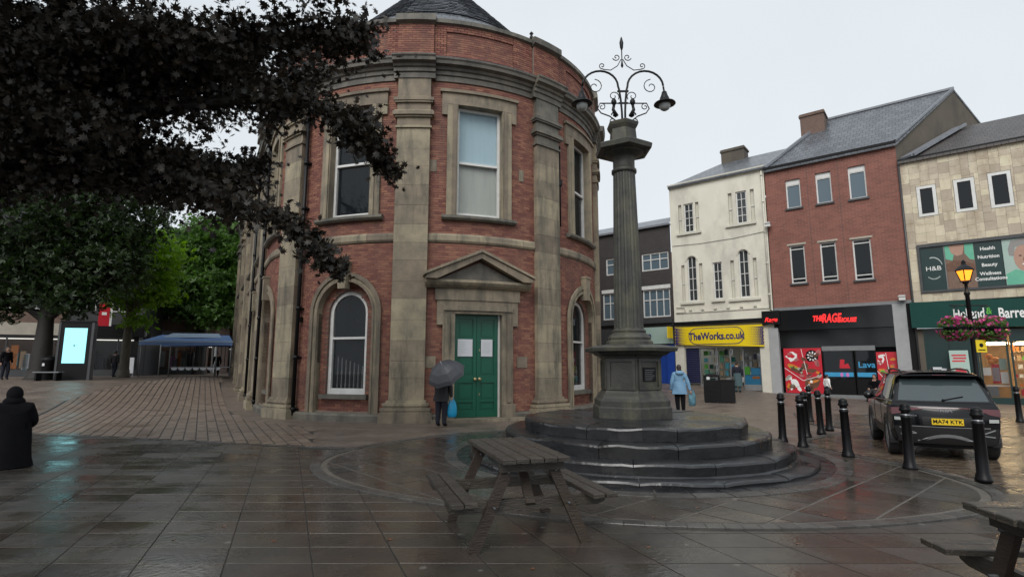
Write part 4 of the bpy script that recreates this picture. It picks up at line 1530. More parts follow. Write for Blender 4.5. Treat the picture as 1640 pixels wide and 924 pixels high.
# ------------------------------------------------ cream building
Cb = bld('cream_building', 'tall cream rendered building with arched windows above yellow shop sign', -6.0)
CW = [(-7.98, -7.38, 9.95, 11.8, 'u'), (-4.80, -4.20, 10.0, 11.95, 'u'), (-7.92, -7.34, 5.6, 8.4, 'a'), (-6.36, -5.82, 5.62, 7.85, 'u'), (-4.86, -4.28, 5.6, 8.4, 'a')]
slits = [(-8.33, -8.12, 9.95, 11.8), (-7.24, -7.03, 9.95, 11.8), (-5.24, -5.02, 10.0, 11.95), (-3.98, -3.76, 10.0, 11.95),
         (-8.30, -8.10, 5.6, 7.9), (-7.18, -6.98, 5.6, 7.9), (-5.32, -5.12, 5.6, 7.85), (-4.06, -3.86, 5.6, 7.85)]
ops = [c[:4] for c in CW] + slits + [(-8.3, -3.95, -0.1, 2.75)]
wall(Cb, -8.88, -3.16, -0.2, 12.95, ops, M['cream'])
for s_ in slits:
    mb = MB()
    mb.box(s_[0] - 0.01, s_[1] + 0.01, 0.15, 0.2, s_[2], s_[3])
    bp(mb, 'blind_niche', M['cream_trim'], Cb)
    mb = MB()
    mb.box(s_[0], s_[1], 0.10, 0.15, s_[2] + (s_[3] - s_[2]) * 0.48, s_[2] + (s_[3] - s_[2]) * 0.51)
    bp(mb, 'niche_rail', M['white'], Cb)
for x0, x1, z0, z1, kd in CW:
    window(Cb, x0, x1, z0, z1, 0.085, cols=2, rows=4, fw=0.07, bw=0.035, pane='glass_mid')
    if kd == 'a':
        hw, zc = (x1 - x0) / 2, z1 - (x1 - x0) / 2
        for sgn in (-1, 1):
            poly = [((x0 + x1) / 2 + sgn * hw, z1 + 0.01)]
            for k in range(9):
                a = PI / 2 * k / 8
                poly.append(((x0 + x1) / 2 + sgn * hw * math.cos(a), zc + hw * math.sin(a)))
            poly.append(((x0 + x1) / 2, z1 + 0.01))
            mb = MB()
            mb.prism(poly, 0.004, 0.08)
            bp(mb, 'spandrel', M['cream'], Cb)
        mb = MB()
        r0, r1 = hw + 0.02, hw + 0.10
        pts = []
        for k in range(15):
            a = PI * k / 14
            pts.append(((x0 + x1) / 2 + r1 * math.cos(a), zc + r1 * math.sin(a)))
        for k in range(15):
            a = PI - PI * k / 14
            pts.append(((x0 + x1) / 2 + r0 * math.cos(a), zc + r0 * math.sin(a)))
        mb.prism(pts, -0.035, 0.01)
        bp(mb, 'arch_hood', M['cream_trim'], Cb)
for x0, x1, z in ((-8.48, -6.92, 9.80), (-5.45, -3.72, 9.85), (-8.42, -6.95, 5.42), (-6.50, -5.72, 5.45), (-5.5, -3.74, 5.40)):
    mb = MB()
    mb.box(x0, x1, -0.12, 0.10, z, z + 0.13)
    bp(mb, 'sill', M['cream_trim'], Cb)
for k in range(6):
    mb = MB()
    x = -7.9 + k * 0.75
    mb.box(x, x + 0.16, -0.10, 0.0, 5.02, 5.12)
    bp(mb, 'bracket', M['cream_trim'], Cb)
mb = MB()
mb.box(-8.92, -3.14, -0.10, 0.02, 12.951, 13.12)
mb.box(-8.95, -3.10, -0.16, -0.02, 13.121, 13.20)
bp(mb, 'eaves_cornice', M['cream_trim'], Cb)
mb = MB()
mb.box(-8.75, -3.3, -0.05, 0.0, 4.88, 4.95)
mb.tube([(-8.7, -0.06, 5.25), (-8.2, -0.06, 5.25), (-8.1, -0.06, 4.95), (-8.7, -0.06, 4.93)], 0.025, 6)
bp(mb, 'pipe_run', M['cream_trim'], Cb)
mb = MB()
mb.tube([(-3.28, -0.07, 4.9), (-3.28, -0.07, 12.9)], 0.05, 8)
for zz in (5.6, 7.4, 9.2, 11.0, 12.6):
    mb.tube([(-3.28, -0.07, zz), (-3.28, -0.07, zz + 0.1)], 0.07, 8)
bp(mb, 'downpipe', M['cream_trim'], Cb)
mb = MB()
mb.tube([(-8.8, -0.03, 9.2), (-7.0, -0.03, 9.12), (-5.0, -0.03, 9.16), (-3.3, -0.03, 9.3)], 0.012, 5)
bp(mb, 'cable_run', M['greydark'], Cb)
sides(Cb, -8.88, -3.16, 0, 12.9, 8, M['cream'], left=True, right=False)
rfC = pitched(Cb, -8.9, -3.1, 13.2, 15.5, 4.2, M['slate'])
mb = MB()
mb.add([(-8.88, 0.02, 12.9), (-8.88 + SKEW * 4.2, 4.2, 15.35), (-8.88 + SKEW * 8.4, 8.4, 12.9)], [(0, 1, 2)])
bp(mb, 'gable', M['cream'], Cb)
chimney(Cb, -8.8, -7.3, 3.9, 4.9, 13.6, 16.1, M['render_brown'])
# shop front: yellow sign, glazing, entrance
mb = MB()
mb.box(-8.85, -3.5, -0.28, 0.0, 4.12, 4.34)
bp(mb, 'fascia_hood', M['black'], Cb)
mb = MB()
mb.prism([(-8.78, 2.96), (-3.70, 2.74), (-3.70, 3.98), (-8.78, 4.02)], -0.24, -0.02)
ysn = bp(mb, 'shop_sign', M['yellow'], Cb)
for x0, x1, sgn in ((-8.78, -7.95, -1), (-4.75, -3.70, 1)):      # navy halftone dots at both ends of the sign
    mb = MB()
    nx = 11
    for i in range(nx):
        for k in range(11):
            f = (i + 0.5) / nx
            r = 0.056 * (f if sgn > 0 else 1 - f)
            x = x0 + (x1 - x0) * f + 0.03 * (k % 2)
            z = 2.98 + k * 0.096 - (0.10 if sgn > 0 else 0.0)
            mb.prism([(x + r * math.cos(a * PI / 4), z + r * math.sin(a * PI / 4)) for a in range(8)], -0.247, -0.2405)
    stuff(bp(mb, 'halftone_dots', M['letter_blue'], Cb, ysn))
def pill(cx, cz, hx, hz, n=8):
    pts = []
    for k in range(n + 1):
        a = -PI / 2 + PI * k / n
        pts.append((cx + hx - hz + hz * math.cos(a), cz + hz * math.sin(a)))
    for k in range(n + 1):
        a = PI / 2 + PI * k / n
        pts.append((cx - hx + hz + hz * math.cos(a), cz + hz * math.sin(a)))
    return pts
for hx, hz, y0, mt in ((1.62, 0.50, -0.252, 'letter_blue'), (1.575, 0.455, -0.258, 'yellow')):
    mb = MB()
    mb.prism(pill(-6.32, 3.42, hx, hz), y0, -0.2405)
    bp(mb, 'sign_badge', M[mt], Cb, ysn)
lettering('TheWorks.co.uk', 0.60, (-6.32, -0.266, 3.40), M['letter_blue'], ysn, squash=0.78, bold=0.018)
mb = MB()
mb.box(-8.88, -8.32, -0.08, 0.05, -0.1, 2.95)
bp(mb, 'shopfront_pier', M['cream_trim'], Cb)
mb = MB()
mb.box(-3.95, -3.45, -0.10, 0.05, -0.1, 3.9)
bp(mb, 'shopfront_pier', M['cream_trim'], Cb)
mb = MB()
mb.box(-3.44, -2.95, -0.13, 0.2, -0.1, 3.75)
bp(mb, 'shopfront_pier', M['greypale'], Cb)
mb = MB()
for k in range(20):
    mb.box(-8.25, -7.45, 0.05 + 0.01 * (k % 2), 0.10, 0.65 + k * 0.11, 0.65 + k * 0.11 + 0.104)
bp(mb, 'roller_shutter', M['navy'], Cb)
for x0, x1 in ((-7.42, -6.45), (-6.40, -5.62), (-4.95, -3.98)):
    mb = MB()
    z0 = gz(12, 32) - 0.02
    mb.box(x0, x0 + 0.05, 0.04, 0.12, 0.3, 2.74)
    mb.box(x1 - 0.05, x1, 0.04, 0.12, 0.3, 2.74)
    mb.box(x0 + 0.05, x1 - 0.05, 0.04, 0.12, 2.66, 2.74)
    mb.box(x0 + 0.05, x1 - 0.05, 0.04, 0.12, 0.3, 0.62)
    sw_ = bp(mb, 'shop_window', M['greymid'], Cb)
    mb = MB()
    mb.box(x0 + 0.04, x1 - 0.04, 0.075, 0.082, 0.6, 2.68)
    bp(mb, 'pane', M['glass_clear'], Cb, sw_)
# lit interior of the shop
mb = MB()
mb.box(-8.3, -3.9, 0.2, 4.5, 0.25, 3.0)
mb.f = [f for i, f in enumerate(mb.f) if i != 2]
mb.mi, mb.sm = mb.mi[:len(mb.f)], mb.sm[:len(mb.f)]
shopC = bp(mb, 'shop_interior', M['cellar'], Cb)
for x in (-7.4, -5.9, -4.5):
    mb = MB()
    mb.box(x, x + 0.9, 1.2, 1.35, 2.93, 2.97)
    bp(mb, 'strip_light', M['striplight_cool'], Cb, shopC)
random.seed(21)
for k in range(30):
    x, z = -7.35 + 0.31 * (k % 6), 0.70 + 0.40 * (k // 6)
    mb = MB()
    mb.box(x, x + random.uniform(0.14, 0.27), 0.55, 0.62 + random.random() * 0.2, z, z + random.uniform(0.18, 0.36))
    bp(mb, 'display_box', M[random.choice(['mint', 'cyan', 'paper', 'shelf_warm', 'lime', 'skyblue', 'paper', 'hb_green'])], Cb, shopC)
for k in range(24):
    x, z = -5.5 + 0.25 * (k % 6), 0.70 + 0.45 * (k // 6)
    mb = MB()
    mb.box(x, x + random.uniform(0.12, 0.22), 1.5, 1.7, z, z + random.uniform(0.2, 0.38))
    bp(mb, 'display_box', M[random.choice(['paper', 'black', 'navy', 'paper', 'greymid', 'shelf_warm'])], Cb, shopC)
for x0, x1, z0, z1, mt in ((-4.9, -4.05, 0.62, 1.15, 'skyblue'), (-4.55, -4.05, 1.18, 1.55, 'skyblue'), (-4.5, -4.1, 0.95, 1.08, 'orange'), (-4.9, -4.62, 1.18, 1.62, 'lime'), (-7.3, -6.6, 0.64, 0.95, 'hb_green')):
    mb = MB()
    mb.box(x0, x1, 0.10, 0.13, z0, z1)
    bp(mb, 'poster', M[mt], Cb, shopC)
# projecting signs
ps = thing('projecting_sign', 'small square yellow projecting sign left of the yellow shop sign', 'sign', (TP[0] + TD[0] * -8.95, TP[1] + TD[1] * -8.95, 0), TROT)
mb = MB()
mb.box(-0.03, 0.03, -1.0, -0.25, 3.35, 4.05)
sgn_ = mb.build('sign_panel', M['yellow'], ps)
mb = MB()
mb.tube([(0, 0.0, 4.1), (0, -1.0, 4.1)], 0.025, 6)
mb.build('bracket', M['iron'], ps)
for tx, zz in (('The', 3.85), ('Works', 3.62)):
    me = text_mesh(tx, 0.26, bold=0.006)
    me.materials.append(M['letter_blue'])
    for v in me.vertices:
        v.co = (v.co.y - 0.034, -v.co.x - 0.62, v.co.z + zz)
    me.flip_normals()
    ob('lettering', me, ps)
ps = thing('projecting_sign', 'small black projecting sign with red lettering between cream and brick buildings', 'sign', (TP[0] + TD[0] * -3.2, TP[1] + TD[1] * -3.2, 0), TROT)
mb = MB()
mb.box(-0.5, 0.42, -0.32, -0.24, 3.95, 4.70)
mb.build('sign_panel', M['black'], ps)
mb = MB()
mb.tube([(-0.04, 0.0, 4.76), (-0.04, -0.3, 4.76)], 0.03, 6)
mb.build('bracket', M['iron'], ps)
lettering('Rage', 0.34, (-0.04, -0.33, 4.2), M['letter_red'], ps, shear=0.3, bold=0.008)

# ------------------------------------------------ red brick building
Rb = bld('brick_building', 'three storey red brick building with black ground floor shopfront', 0.0)
RW = [(-2.07, -1.33, 10.4, 12.05), (-0.57, 0.17, 10.4, 12.12), (0.96, 1.74, 10.35, 12.12), (-2.11, -1.36, 6.15, 8.28), (-0.62, 0.13, 6.12, 8.25), (0.87, 1.68, 6.05, 8.2)]
ops = RW + [(-2.95, 2.32, -0.3, 4.72)]
wall(Rb, -3.12, 3.10, 4.72, 12.98, RW, M['rbrick'])
for i, (x0, x1, z0, z1) in enumerate(RW):
    window(Rb, x0, x1, z0, z1, 0.10, fw=0.07, bw=0.05, rows=2, pane='glass_blue' if i < 3 else 'glass_dark', sill='greydark', midrail=[z1 - 0.32] if i < 3 else [z1 - 0.22, z0 + 0.26])
    if i < 3:
        mb = MB()
        mb.box(x0 + 0.07, x1 - 0.07, 0.09, 0.11, z1 - 0.30, z1 - 0.08)
        bp(mb, 'top_light', M['white'], Rb)
    if i > 2:
        mb = MB()
        mb.box(x0 - 0.1, x1 + 0.1, -0.03, 0.04, z1 + 0.002, z1 + 0.10)
        bp(mb, 'lintel', M['dull_cream'], Rb)
for x in (-0.98, 0.5):
    mb = MB()
    mb.box(x - 0.008, x + 0.008, -0.004, 0.0, 4.8, 12.9)
    bp(mb, 'movement_joint', M['greydark'], Rb)
mb = MB()
mb.box(-3.12, 3.10, -0.06, 0.05, 4.70, 4.86)
bp(mb, 'fascia_capping', M['greymid'], Rb)
mb = MB()
mb.box(-2.93, 2.30, -0.08, 0.05, 3.60, 4.70)
fas = bp(mb, 'fascia', M['blackgloss'], Rb)
lettering('THE', 0.38, (-0.98, -0.09, 4.16), M['letter_red'], fas, shear=0.25, squash=0.72, bold=0.02)
lettering('RAGE', 0.62, (-0.36, -0.09, 4.14), M['letter_red'], fas, shear=0.25, squash=0.56, bold=0.02)
lettering('HOUSE', 0.30, (0.36, -0.09, 4.02), M['letter_red'], fas, shear=0.25, squash=0.8, bold=0.015)
mb = MB()
mb.box(-2.93, 2.30, 0.25, 0.33, 2.62, 3.60)
bp(mb, 'shutter_box', M['blackgloss'], Rb)
mb = MB()
mb.box(-0.95, 1.42, 0.18, 0.30, 2.46, 2.70)
bp(mb, 'transom', M['greymid'], Rb)
mb = MB()
mb.box(2.31, 2.86, -0.12, 0.15, -0.3, 4.70)
bp(mb, 'shopfront_pier', M['greypale'], Rb)
mb = MB()
mb.box(2.861, 3.115, 0.0, 0.3, -0.3, 4.70)
mb.box(-3.11, 3.11, 0.6, 0.7, -0.3, 4.70)
bp(mb, 'shop_back_wall', M['black'], Rb)
def food_poster(b, x0, x1, z0, z1, y, seed):
    random.seed(seed)
    mb = MB()
    mb.box(x0, x1, y, y + 0.04, z0, z1)
    po = bp(mb, 'window_poster', M['redprint'], b)
    W_, H_ = x1 - x0, z1 - z0
    shapes = []
    def blob(cx, cz, rx, rz, mt, n=12, wob=0.18, lay_=1, rot=0.0):
        pts = []
        for k in range(n):
            a = 2 * PI * k / n
            r = 1 + random.uniform(-wob, wob)
            px, pz = rx * r * math.cos(a), rz * r * math.sin(a)
            pts.append((x0 + W_ * cx + px * math.cos(rot) - pz * math.sin(rot), z0 + H_ * cz + px * math.sin(rot) + pz * math.cos(rot)))
        pts = [(min(max(p, x0 + 0.01), x1 - 0.01), min(max(q, z0 + 0.01), z1 - 0.01)) for p, q in pts]
        m_ = MB()
        m_.prism(pts, y - 0.003 * lay_, y - 0.0005)
        bp(m_, 'print_shape', M[mt], b, po)
    blob(0.22, 0.82, W_ * 0.16, H_ * 0.10, 'letter_white', 14, 0.3, 1)
    blob(0.20, 0.83, W_ * 0.10, H_ * 0.05, 'redprint', 10, 0.3, 2)
    if W_ > 1.2:
        blob(0.76, 0.82, W_ * 0.17, H_ * 0.13, 'black', 18, 0.12, 1)
        for k in range(9):
            a = 2 * PI * k / 9
            blob(0.76 + 0.105 * math.cos(a), 0.82 + 0.085 * math.sin(a), W_ * 0.035, H_ * 0.016, 'letter_white', 6, 0.1, 2, a)
    blob(0.28, 0.56, W_ * 0.22, H_ * 0.055, 'orange', 12, 0.15, 1, -0.5)
    blob(0.30, 0.53, W_ * 0.20, H_ * 0.035, 'lime', 12, 0.2, 2, -0.5)
    blob(0.32, 0.50, W_ * 0.20, H_ * 0.035, 'brownprint', 12, 0.15, 3, -0.5)
    blob(0.72, 0.24, W_ * 0.22, H_ * 0.13, 'brownprint', 14, 0.2, 1, 0.3)
    blob(0.74, 0.26, W_ * 0.16, H_ * 0.03, 'orange', 10, 0.2, 2, 0.3)
    blob(0.72, 0.20, W_ * 0.16, H_ * 0.02, 'brownprint', 10, 0.2, 3, 0.3)
    blob(0.26, 0.22, W_ * 0.09, H_ * 0.11, 'letter_white', 12, 0.1, 1, 0.6)
    blob(0.36, 0.10, W_ * 0.05, H_ * 0.07, 'letter_white', 8, 0.1, 1, 0.4)
    blob(0.55, 0.60, W_ * 0.09, H_ * 0.08, 'brownprint', 8, 0.1, 1)
    blob(0.70, 0.50, W_ * 0.16, H_ * 0.05, 'brownprint', 10, 0.3, 1)
    for _ in range(34 if W_ > 1.2 else 18):
        blob(random.uniform(0.06, 0.94), random.uniform(0.05, 0.95), W_ * random.uniform(0.04, 0.11), H_ * random.uniform(0.018, 0.05), random.choice(['brownprint', 'letter_white', 'orange', 'pinkskin', 'brownprint', 'black', 'dull_cream']), 8, 0.35, 4, random.random() * 3)
    for (ax, az, bx_, bz) in ((0.0, 0.56, 0.48, 0.28), (0.48, 0.28, 0.98, 0.40), (0.48, 0.98, 0.60, 0.42)):
        m_ = MB()
        m_.bar((x0 + W_ * ax, y - 0.002, z0 + H_ * az), (x0 + W_ * bx_, y - 0.002, z0 + H_ * bz), 0.003, 0.025, up=(0, 0, 1))
        bp(m_, 'print_line', M['letter_white'], b, po)
food_poster(Rb, -2.80, -0.98, 0.22, 2.62, 0.12, 3)
food_poster(Rb, 1.44, 2.28, 0.22, 2.36, 0.12, 5)
mb = MB()
mb.box(-2.93, 2.31, 0.05, 0.3, -0.2, 0.2)
bp(mb, 'stall_riser', M['greymid'], Rb)
for x0, x1 in ((-0.94, 0.46), (0.52, 1.42)):
    mb = MB()
    mb.box(x0, x0 + 0.05, 0.15, 0.25, 0.2, 2.46)
    mb.box(x1 - 0.05, x1, 0.15, 0.25, 0.2, 2.46)
    mb.box(x0 + 0.05, x1 - 0.05, 0.15, 0.25, 0.2, 0.3)
    mb.box(x0 + 0.05, x1 - 0.05, 0.17, 0.23, 0.3, 1.0)
    dw = bp(mb, 'shop_window', M['black'], Rb)
    mb = MB()
    mb.box(x0 + 0.04, x1 - 0.04, 0.19, 0.2, 0.95, 2.46)
    bp(mb, 'pane', M['glass_dark'], Rb, dw)
    mb = MB()
    mb.box(x0 + 0.05, x1 - 0.05, 0.165, 0.186, 1.12, 1.34)
    bp(mb, 'vinyl_stripe', M['skyblue'], Rb, dw)
for x in (-0.12, 0.14):
    mb = MB()
    mb.prism([(x + 0.07 * math.cos(k * PI / 5), 1.22 + 0.11 * math.sin(k * PI / 5)) for k in range(10)], 0.158, 0.164)
    bp(mb, 'vinyl_dot', M['pink'], Rb)
lettering('Lava', 0.42, (1.0, 0.184, 1.72), M['skyblue'], dw, bold=0.008)
mb = MB()
mb.prism([(-0.2, 1.55), (0.28, 1.55), (0.2, 1.8), (0.02, 1.75), (0.05, 2.0), (-0.15, 2.0)], 0.184, 0.188)
bp(mb, 'vinyl_mark', M['redprint'], Rb)
rfR = pitched(Rb, -3.12, 3.14, 12.98, 17.0, 4.9, M['slate'])
mb = MB()
mb.box(-3.14, 3.14, -0.2, -0.06, 12.86, 13.0)
bp(mb, 'gutter', M['black'], Rb)
mb = MB()
mb.add([(3.10, 0.0, 4.7), (3.10, 0.0, 12.9), (3.10 + SKEW * 4.9, 4.9, 16.88), (3.10 + SKEW * 9.8, 9.8, 12.9), (3.10 + SKEW * 9.8, 9.8, 0)], [(4, 3, 2, 1, 0)])
mb.add([(-3.10, 0.0, 4.7), (-3.10, 0.0, 12.9), (-3.10 + SKEW * 4.9, 4.9, 16.88), (-3.10 + SKEW * 9.8, 9.8, 12.9), (-3.10 + SKEW * 9.8, 9.8, 0)], [(0, 1, 2, 3, 4)])
bp(mb, 'gable_wall', M['render_brown'], Rb)
mb = MB()
mb.bar((-3.12 + SKEW * 0, -0.1, 13.02), (-3.12 + SKEW * 4.9, 4.9, 17.05), 0.22, 0.14)
mb.bar((3.12 + SKEW * 0, -0.1, 13.02), (3.12 + SKEW * 4.9, 4.9, 17.05), 0.10, 0.10)
mb.bar((-3.12 + SKEW * 4.9, 4.9, 17.05), (3.14 + SKEW * 4.9, 4.9, 17.05), 0.16, 0.12)
bp(mb, 'verge_coping', M['lead'], Rb, rfR)
chimney(Rb, -3.5, -2.2, 3.4, 4.6, 14.5, 16.95, M['bgbrick'])
for nm, lab, t_, z in (('security_camera', 'white camera box on the corner of cream and brick buildings', -3.05, 9.55), ('security_camera', 'white camera on bracket above grey pier beside green shopfront', 2.75, 4.92)):
    cm = thing(nm, lab, 'camera', (TP[0] + TD[0] * t_, TP[1] + TD[1] * t_, z), TROT, 'security cameras on the terrace')
    mb = MB()
    mb.box(-0.12, 0.14, -0.45, -0.2, -0.08, 0.1)
    mb.prism([(-0.16, 0.10), (0.18, 0.10), (0.12, 0.16), (-0.10, 0.16)], -0.5, -0.15)
    mb.build('housing', M['white'], cm)
    mb = MB()
    mb.tube([(0, 0, 0), (0, -0.25, -0.02)], 0.03, 6)
    mb.build('bracket', M['greymid'], cm)

# ------------------------------------------------ stone clad building
Hb = bld('stone_clad_building', 'mottled stone clad building with dark green shop fascia and billboard', 6.5)
HW = [(3.76, 4.50, 8.9, 10.42), (5.18, 5.93, 8.88, 10.46), (6.42, 7.20, 8.85, 10.5), (7.75, 8.5, 8.85, 10.5)]
HX0, HX1 = 3.12, 10.5
bbx = (3.52, 9.0, 5.15, 7.5)
wall(Hb, HX0, HX1, 4.7, 11.8, HW + [bbx], M['dull_cream'])
random.seed(11)
tiles = 0
cols_ = [HX0 + 0.05]
while cols_[-1] < HX1 - 0.4:
    cols_.append(cols_[-1] + random.choice([0.30, 0.36, 0.42]))
for a, c in zip(cols_, cols_[1:]):
    z = 4.72
    while z < 11.75:
        h = min(random.choice([0.30, 0.42, 0.54]), 11.78 - z)
        z2 = z + h
        pieces_ = [(a, c, z, z2)]
        for o_ in HW + [bbx]:
            new = []
            for (p, q, r_, t_) in pieces_:
                if q <= o_[0] - 0.02 or p >= o_[1] + 0.02 or t_ <= o_[2] - 0.02 or r_ >= o_[3] + 0.02:
                    new.append((p, q, r_, t_))
                    continue
                if p < o_[0] - 0.02:
                    new.append((p, o_[0] - 0.02, r_, t_))
                    p = o_[0] - 0.02
                if q > o_[1] + 0.02:
                    new.append((o_[1] + 0.02, q, r_, t_))
                    q = o_[1] + 0.02
                if r_ < o_[2] - 0.02:
                    new.append((p, q, r_, o_[2] - 0.02))
                if t_ > o_[3] + 0.02:
                    new.append((p, q, o_[3] + 0.02, t_))
            pieces_ = new
        for (p, q, r_, t_) in pieces_:
            if q - p < 0.05 or t_ - r_ < 0.05 or tiles > 298:
                continue
            if p > 8.3:
                continue
            mb = MB()
            mb.box(p + 0.004, q - 0.004, -0.022 - random.uniform(0, 0.008), 0.0, r_ + 0.004, t_ - 0.004)
            bp(mb, 'cladding_tile', M['clad'], Hb)
            tiles += 1
        z = z2
for x0, x1, z0, z1 in HW:
    window(Hb, x0, x1, z0, z1, -0.04, rows=1, fw=0.13, pane='glass_dark')
mb = MB()
mb.box(HX0, HX1, -0.14, 0.02, 11.80, 11.95)
bp(mb, 'gutter', M['black'], Hb)
rfH = pitched(Hb, HX0, HX1, 11.95, 14.6, 4.6, M['slate_dark'])
mb = MB()
mb.bar((HX0 + 0.35, -0.1, 12.02), (HX0 + 0.35 + SKEW * 4.2, 4.2, 14.5), 0.55, 0.10)
mb.bar((HX0 + 0.68, -0.1, 12.08), (HX0 + 0.68 + SKEW * 4.2, 4.2, 14.58), 0.10, 0.14)
bp(mb, 'lead_gutter', M['lead'], Hb, rfH)
mb = MB()
mb.tube([(HX0 + 0.03, -0.06, 0.0), (HX0 + 0.03, -0.06, 11.7)], 0.05, 8)
bp(mb, 'downpipe', M['greydark'], Hb)
sides(Hb, HX0, HX1, 0, 11.8, 9, M['render_brown'], left=False)
# billboard
mb = MB()
mb.box(bbx[0], bbx[0] + 0.10, -0.10, 0.06, bbx[2], bbx[3])
mb.box(bbx[0] + 0.1, bbx[1], -0.10, 0.06, bbx[2], bbx[2] + 0.10)
mb.box(bbx[0] + 0.1, bbx[1], -0.10, 0.06, bbx[3] - 0.14, bbx[3])
bb = bp(mb, 'billboard', M['greydark'], Hb)
for x0, x1, mt in ((3.63, 4.52, 'hb_dark'), (4.56, 5.62, 'skin_dark'), (5.62, 6.58, 'hb_dark'), (6.60, 8.2, 'mint_pale')):
    mb = MB()
    mb.box(x0, x1, 0.0, 0.04, 5.26, 7.35)
    bp(mb, 'billboard_panel', M[mt], Hb, bb)
mb = MB()
mb.box(4.52, 4.555, -0.03, 0.04, 5.26, 7.35)
bp(mb, 'divider', M['greymid'], Hb, bb)
def disc(x, z, rx, rz, y, mt, name='printed_figure', n=18, parent=bb, b=Hb):
    m_ = MB()
    m_.prism([(x + rx * math.cos(2 * PI * k / n), z + rz * math.sin(2 * PI * k / n)) for k in range(n)], y, -0.0005)
    return bp(m_, name, M[mt], b, parent)
def printed(pts, y, mt):
    m_ = MB()
    m_.prism(pts, y, -0.0005)
    return bp(m_, 'printed_figure', M[mt], Hb, bb)
printed([(4.57, 7.34), (4.57, 6.70), (4.82, 6.60), (4.92, 7.0), (4.95, 7.34)], -0.003, 'mint')
printed([(5.30, 7.34), (5.28, 6.9), (5.45, 6.6), (5.61, 6.55), (5.61, 7.34)], -0.003, 'mint')
printed([(4.72, 7.34), (4.80, 6.95), (5.0, 6.80), (5.2, 6.86), (5.30, 7.34)], -0.006, 'skin')
printed([(4.57, 6.45), (4.9, 6.62), (5.3, 6.50), (5.6, 6.35), (5.61, 6.1), (4.57, 6.1)], -0.005, 'brownprint')
for k in range(4):
    printed([(4.62 + k * 0.17, 5.28), (4.60 + k * 0.16, 5.9), (4.66 + k * 0.16, 6.12), (4.74 + k * 0.17, 6.05), (4.80 + k * 0.19, 5.28)], -0.007 - 0.001 * k, 'skin_dark')
lettering('H&B', 0.30, (4.08, -0.006, 6.30), M['letter_white'], bb, squash=1.05)
for k in range(26):
    a = rad(20 + 140 * k / 25) if k < 16 else rad(235 + 70 * (k - 16) / 9)
    m_ = MB()
    m_.box(4.08 + 0.36 * math.cos(a) - 0.016, 4.08 + 0.36 * math.cos(a) + 0.012, -0.004, -0.0005, 6.32 + 0.52 * math.sin(a) - 0.03, 6.32 + 0.52 * math.sin(a) + 0.03)
    bp(m_, 'ring_lettering', M['letter_grey'], Hb, bb)
for tx, z in (('Health', 7.02), ('Nutrition', 6.64), ('Beauty', 6.26), ('Wellness', 5.86), ('Consultations', 5.62)):
    lettering(tx, 0.22, (6.10, -0.006, z), M['letter_white'], bb, squash=0.9, bold=0.004)
disc(7.30, 6.45, 0.36, 0.62, -0.004, 'skin')
printed([(6.78, 6.9), (6.9, 7.25), (7.3, 7.32), (7.7, 7.2), (7.75, 6.75), (7.55, 6.95), (7.25, 7.02), (7.02, 6.95), (6.95, 6.55), (6.80, 6.6)], -0.006, 'hair_grey')
printed([(6.62, 5.27), (6.62, 5.75), (6.95, 5.95), (7.3, 5.80), (7.7, 5.95), (8.18, 5.7), (8.18, 5.27)], -0.005, 'mint')
for sg in (-1, 1):
    disc(7.30 + sg * 0.14, 6.55, 0.055, 0.03, -0.008, 'hair_dark', n=8)
disc(7.30, 6.16, 0.12, 0.035, -0.008, 'letter_white', n=10)
printed([(7.27, 6.5), (7.33, 6.5), (7.38, 6.32), (7.23, 6.32)], -0.007, 'skin_dark')
# shop: fascia, letters, dark panels, lit window
mb = MB()
mb.prism([(3.02, 3.48), (10.4, 3.30), (10.4, 4.55), (3.02, 4.70)], -0.40, 0.02)
fh = bp(mb, 'fascia', M['hb_green'], Hb)
lettering('Holland', 0.64, (5.16, -0.405, 4.02), M['letter_white'], fh, squash=0.55, bold=0.014)
lettering('&', 0.42, (5.86, -0.405, 4.12), M['lime'], fh, squash=0.75, bold=0.008)
lettering('Barrett', 0.64, (6.72, -0.405, 3.98), M['letter_white'], fh, squash=0.60, bold=0.014)
mb = MB()
mb.box(3.12, 3.42, -0.06, 0.1, -0.3, 3.45)
bp(mb, 'shopfront_pier', M['render_brown'], Hb)
mb = MB()
mb.box(3.42, 5.35, 0.05, 0.12, -0.3, 3.45)
mb.box(3.42, 3.50, -0.02, 0.05, -0.3, 3.45)
mb.box(4.35, 4.42, -0.02, 0.05, -0.3, 3.45)
mb.box(5.28, 5.35, -0.02, 0.05, -0.3, 3.45)
pn = bp(mb, 'shopfront_panel', M['hb_dark'], Hb)
mb = MB()
mb.box(3.62, 3.98, 0.03, 0.048, 1.50, 1.62)
mb.box(3.95, 4.15, 0.028, 0.045, 1.40, 1.56)
bp(mb, 'stuck_notice', M['paper'], Hb, pn)
for x0, x1 in ((5.36, 6.36), (6.44, 8.1)):
    mb = MB()
    mb.box(x0, x0 + 0.07, 0.0, 0.1, -0.1, 3.3)
    mb.box(x1 - 0.07, x1, 0.0, 0.1, -0.1, 3.3)
    mb.box(x0 + 0.07, x1 - 0.07, 0.0, 0.1, -0.1, 0.28)
    mb.box(x0 + 0.07, x1 - 0.07, 0.0, 0.1, 2.75, 3.3)
    sw_ = bp(mb, 'shop_window', M['hb_dark'], Hb)
    mb = MB()
    mb.box(x0 + 0.06, x1 - 0.06, 0.05, 0.057, 0.25, 2.78)
    bp(mb, 'pane', M['glass_clear'], Hb, sw_)
mb = MB()
mb.box(5.3, 10.3, 0.14, 4.5, -0.05, 3.3)
mb.f = [f for i, f in enumerate(mb.f) if i != 2]
mb.mi, mb.sm = mb.mi[:len(mb.f)], mb.sm[:len(mb.f)]
shopH = bp(mb, 'shop_interior', M['shelf_warm'], Hb)
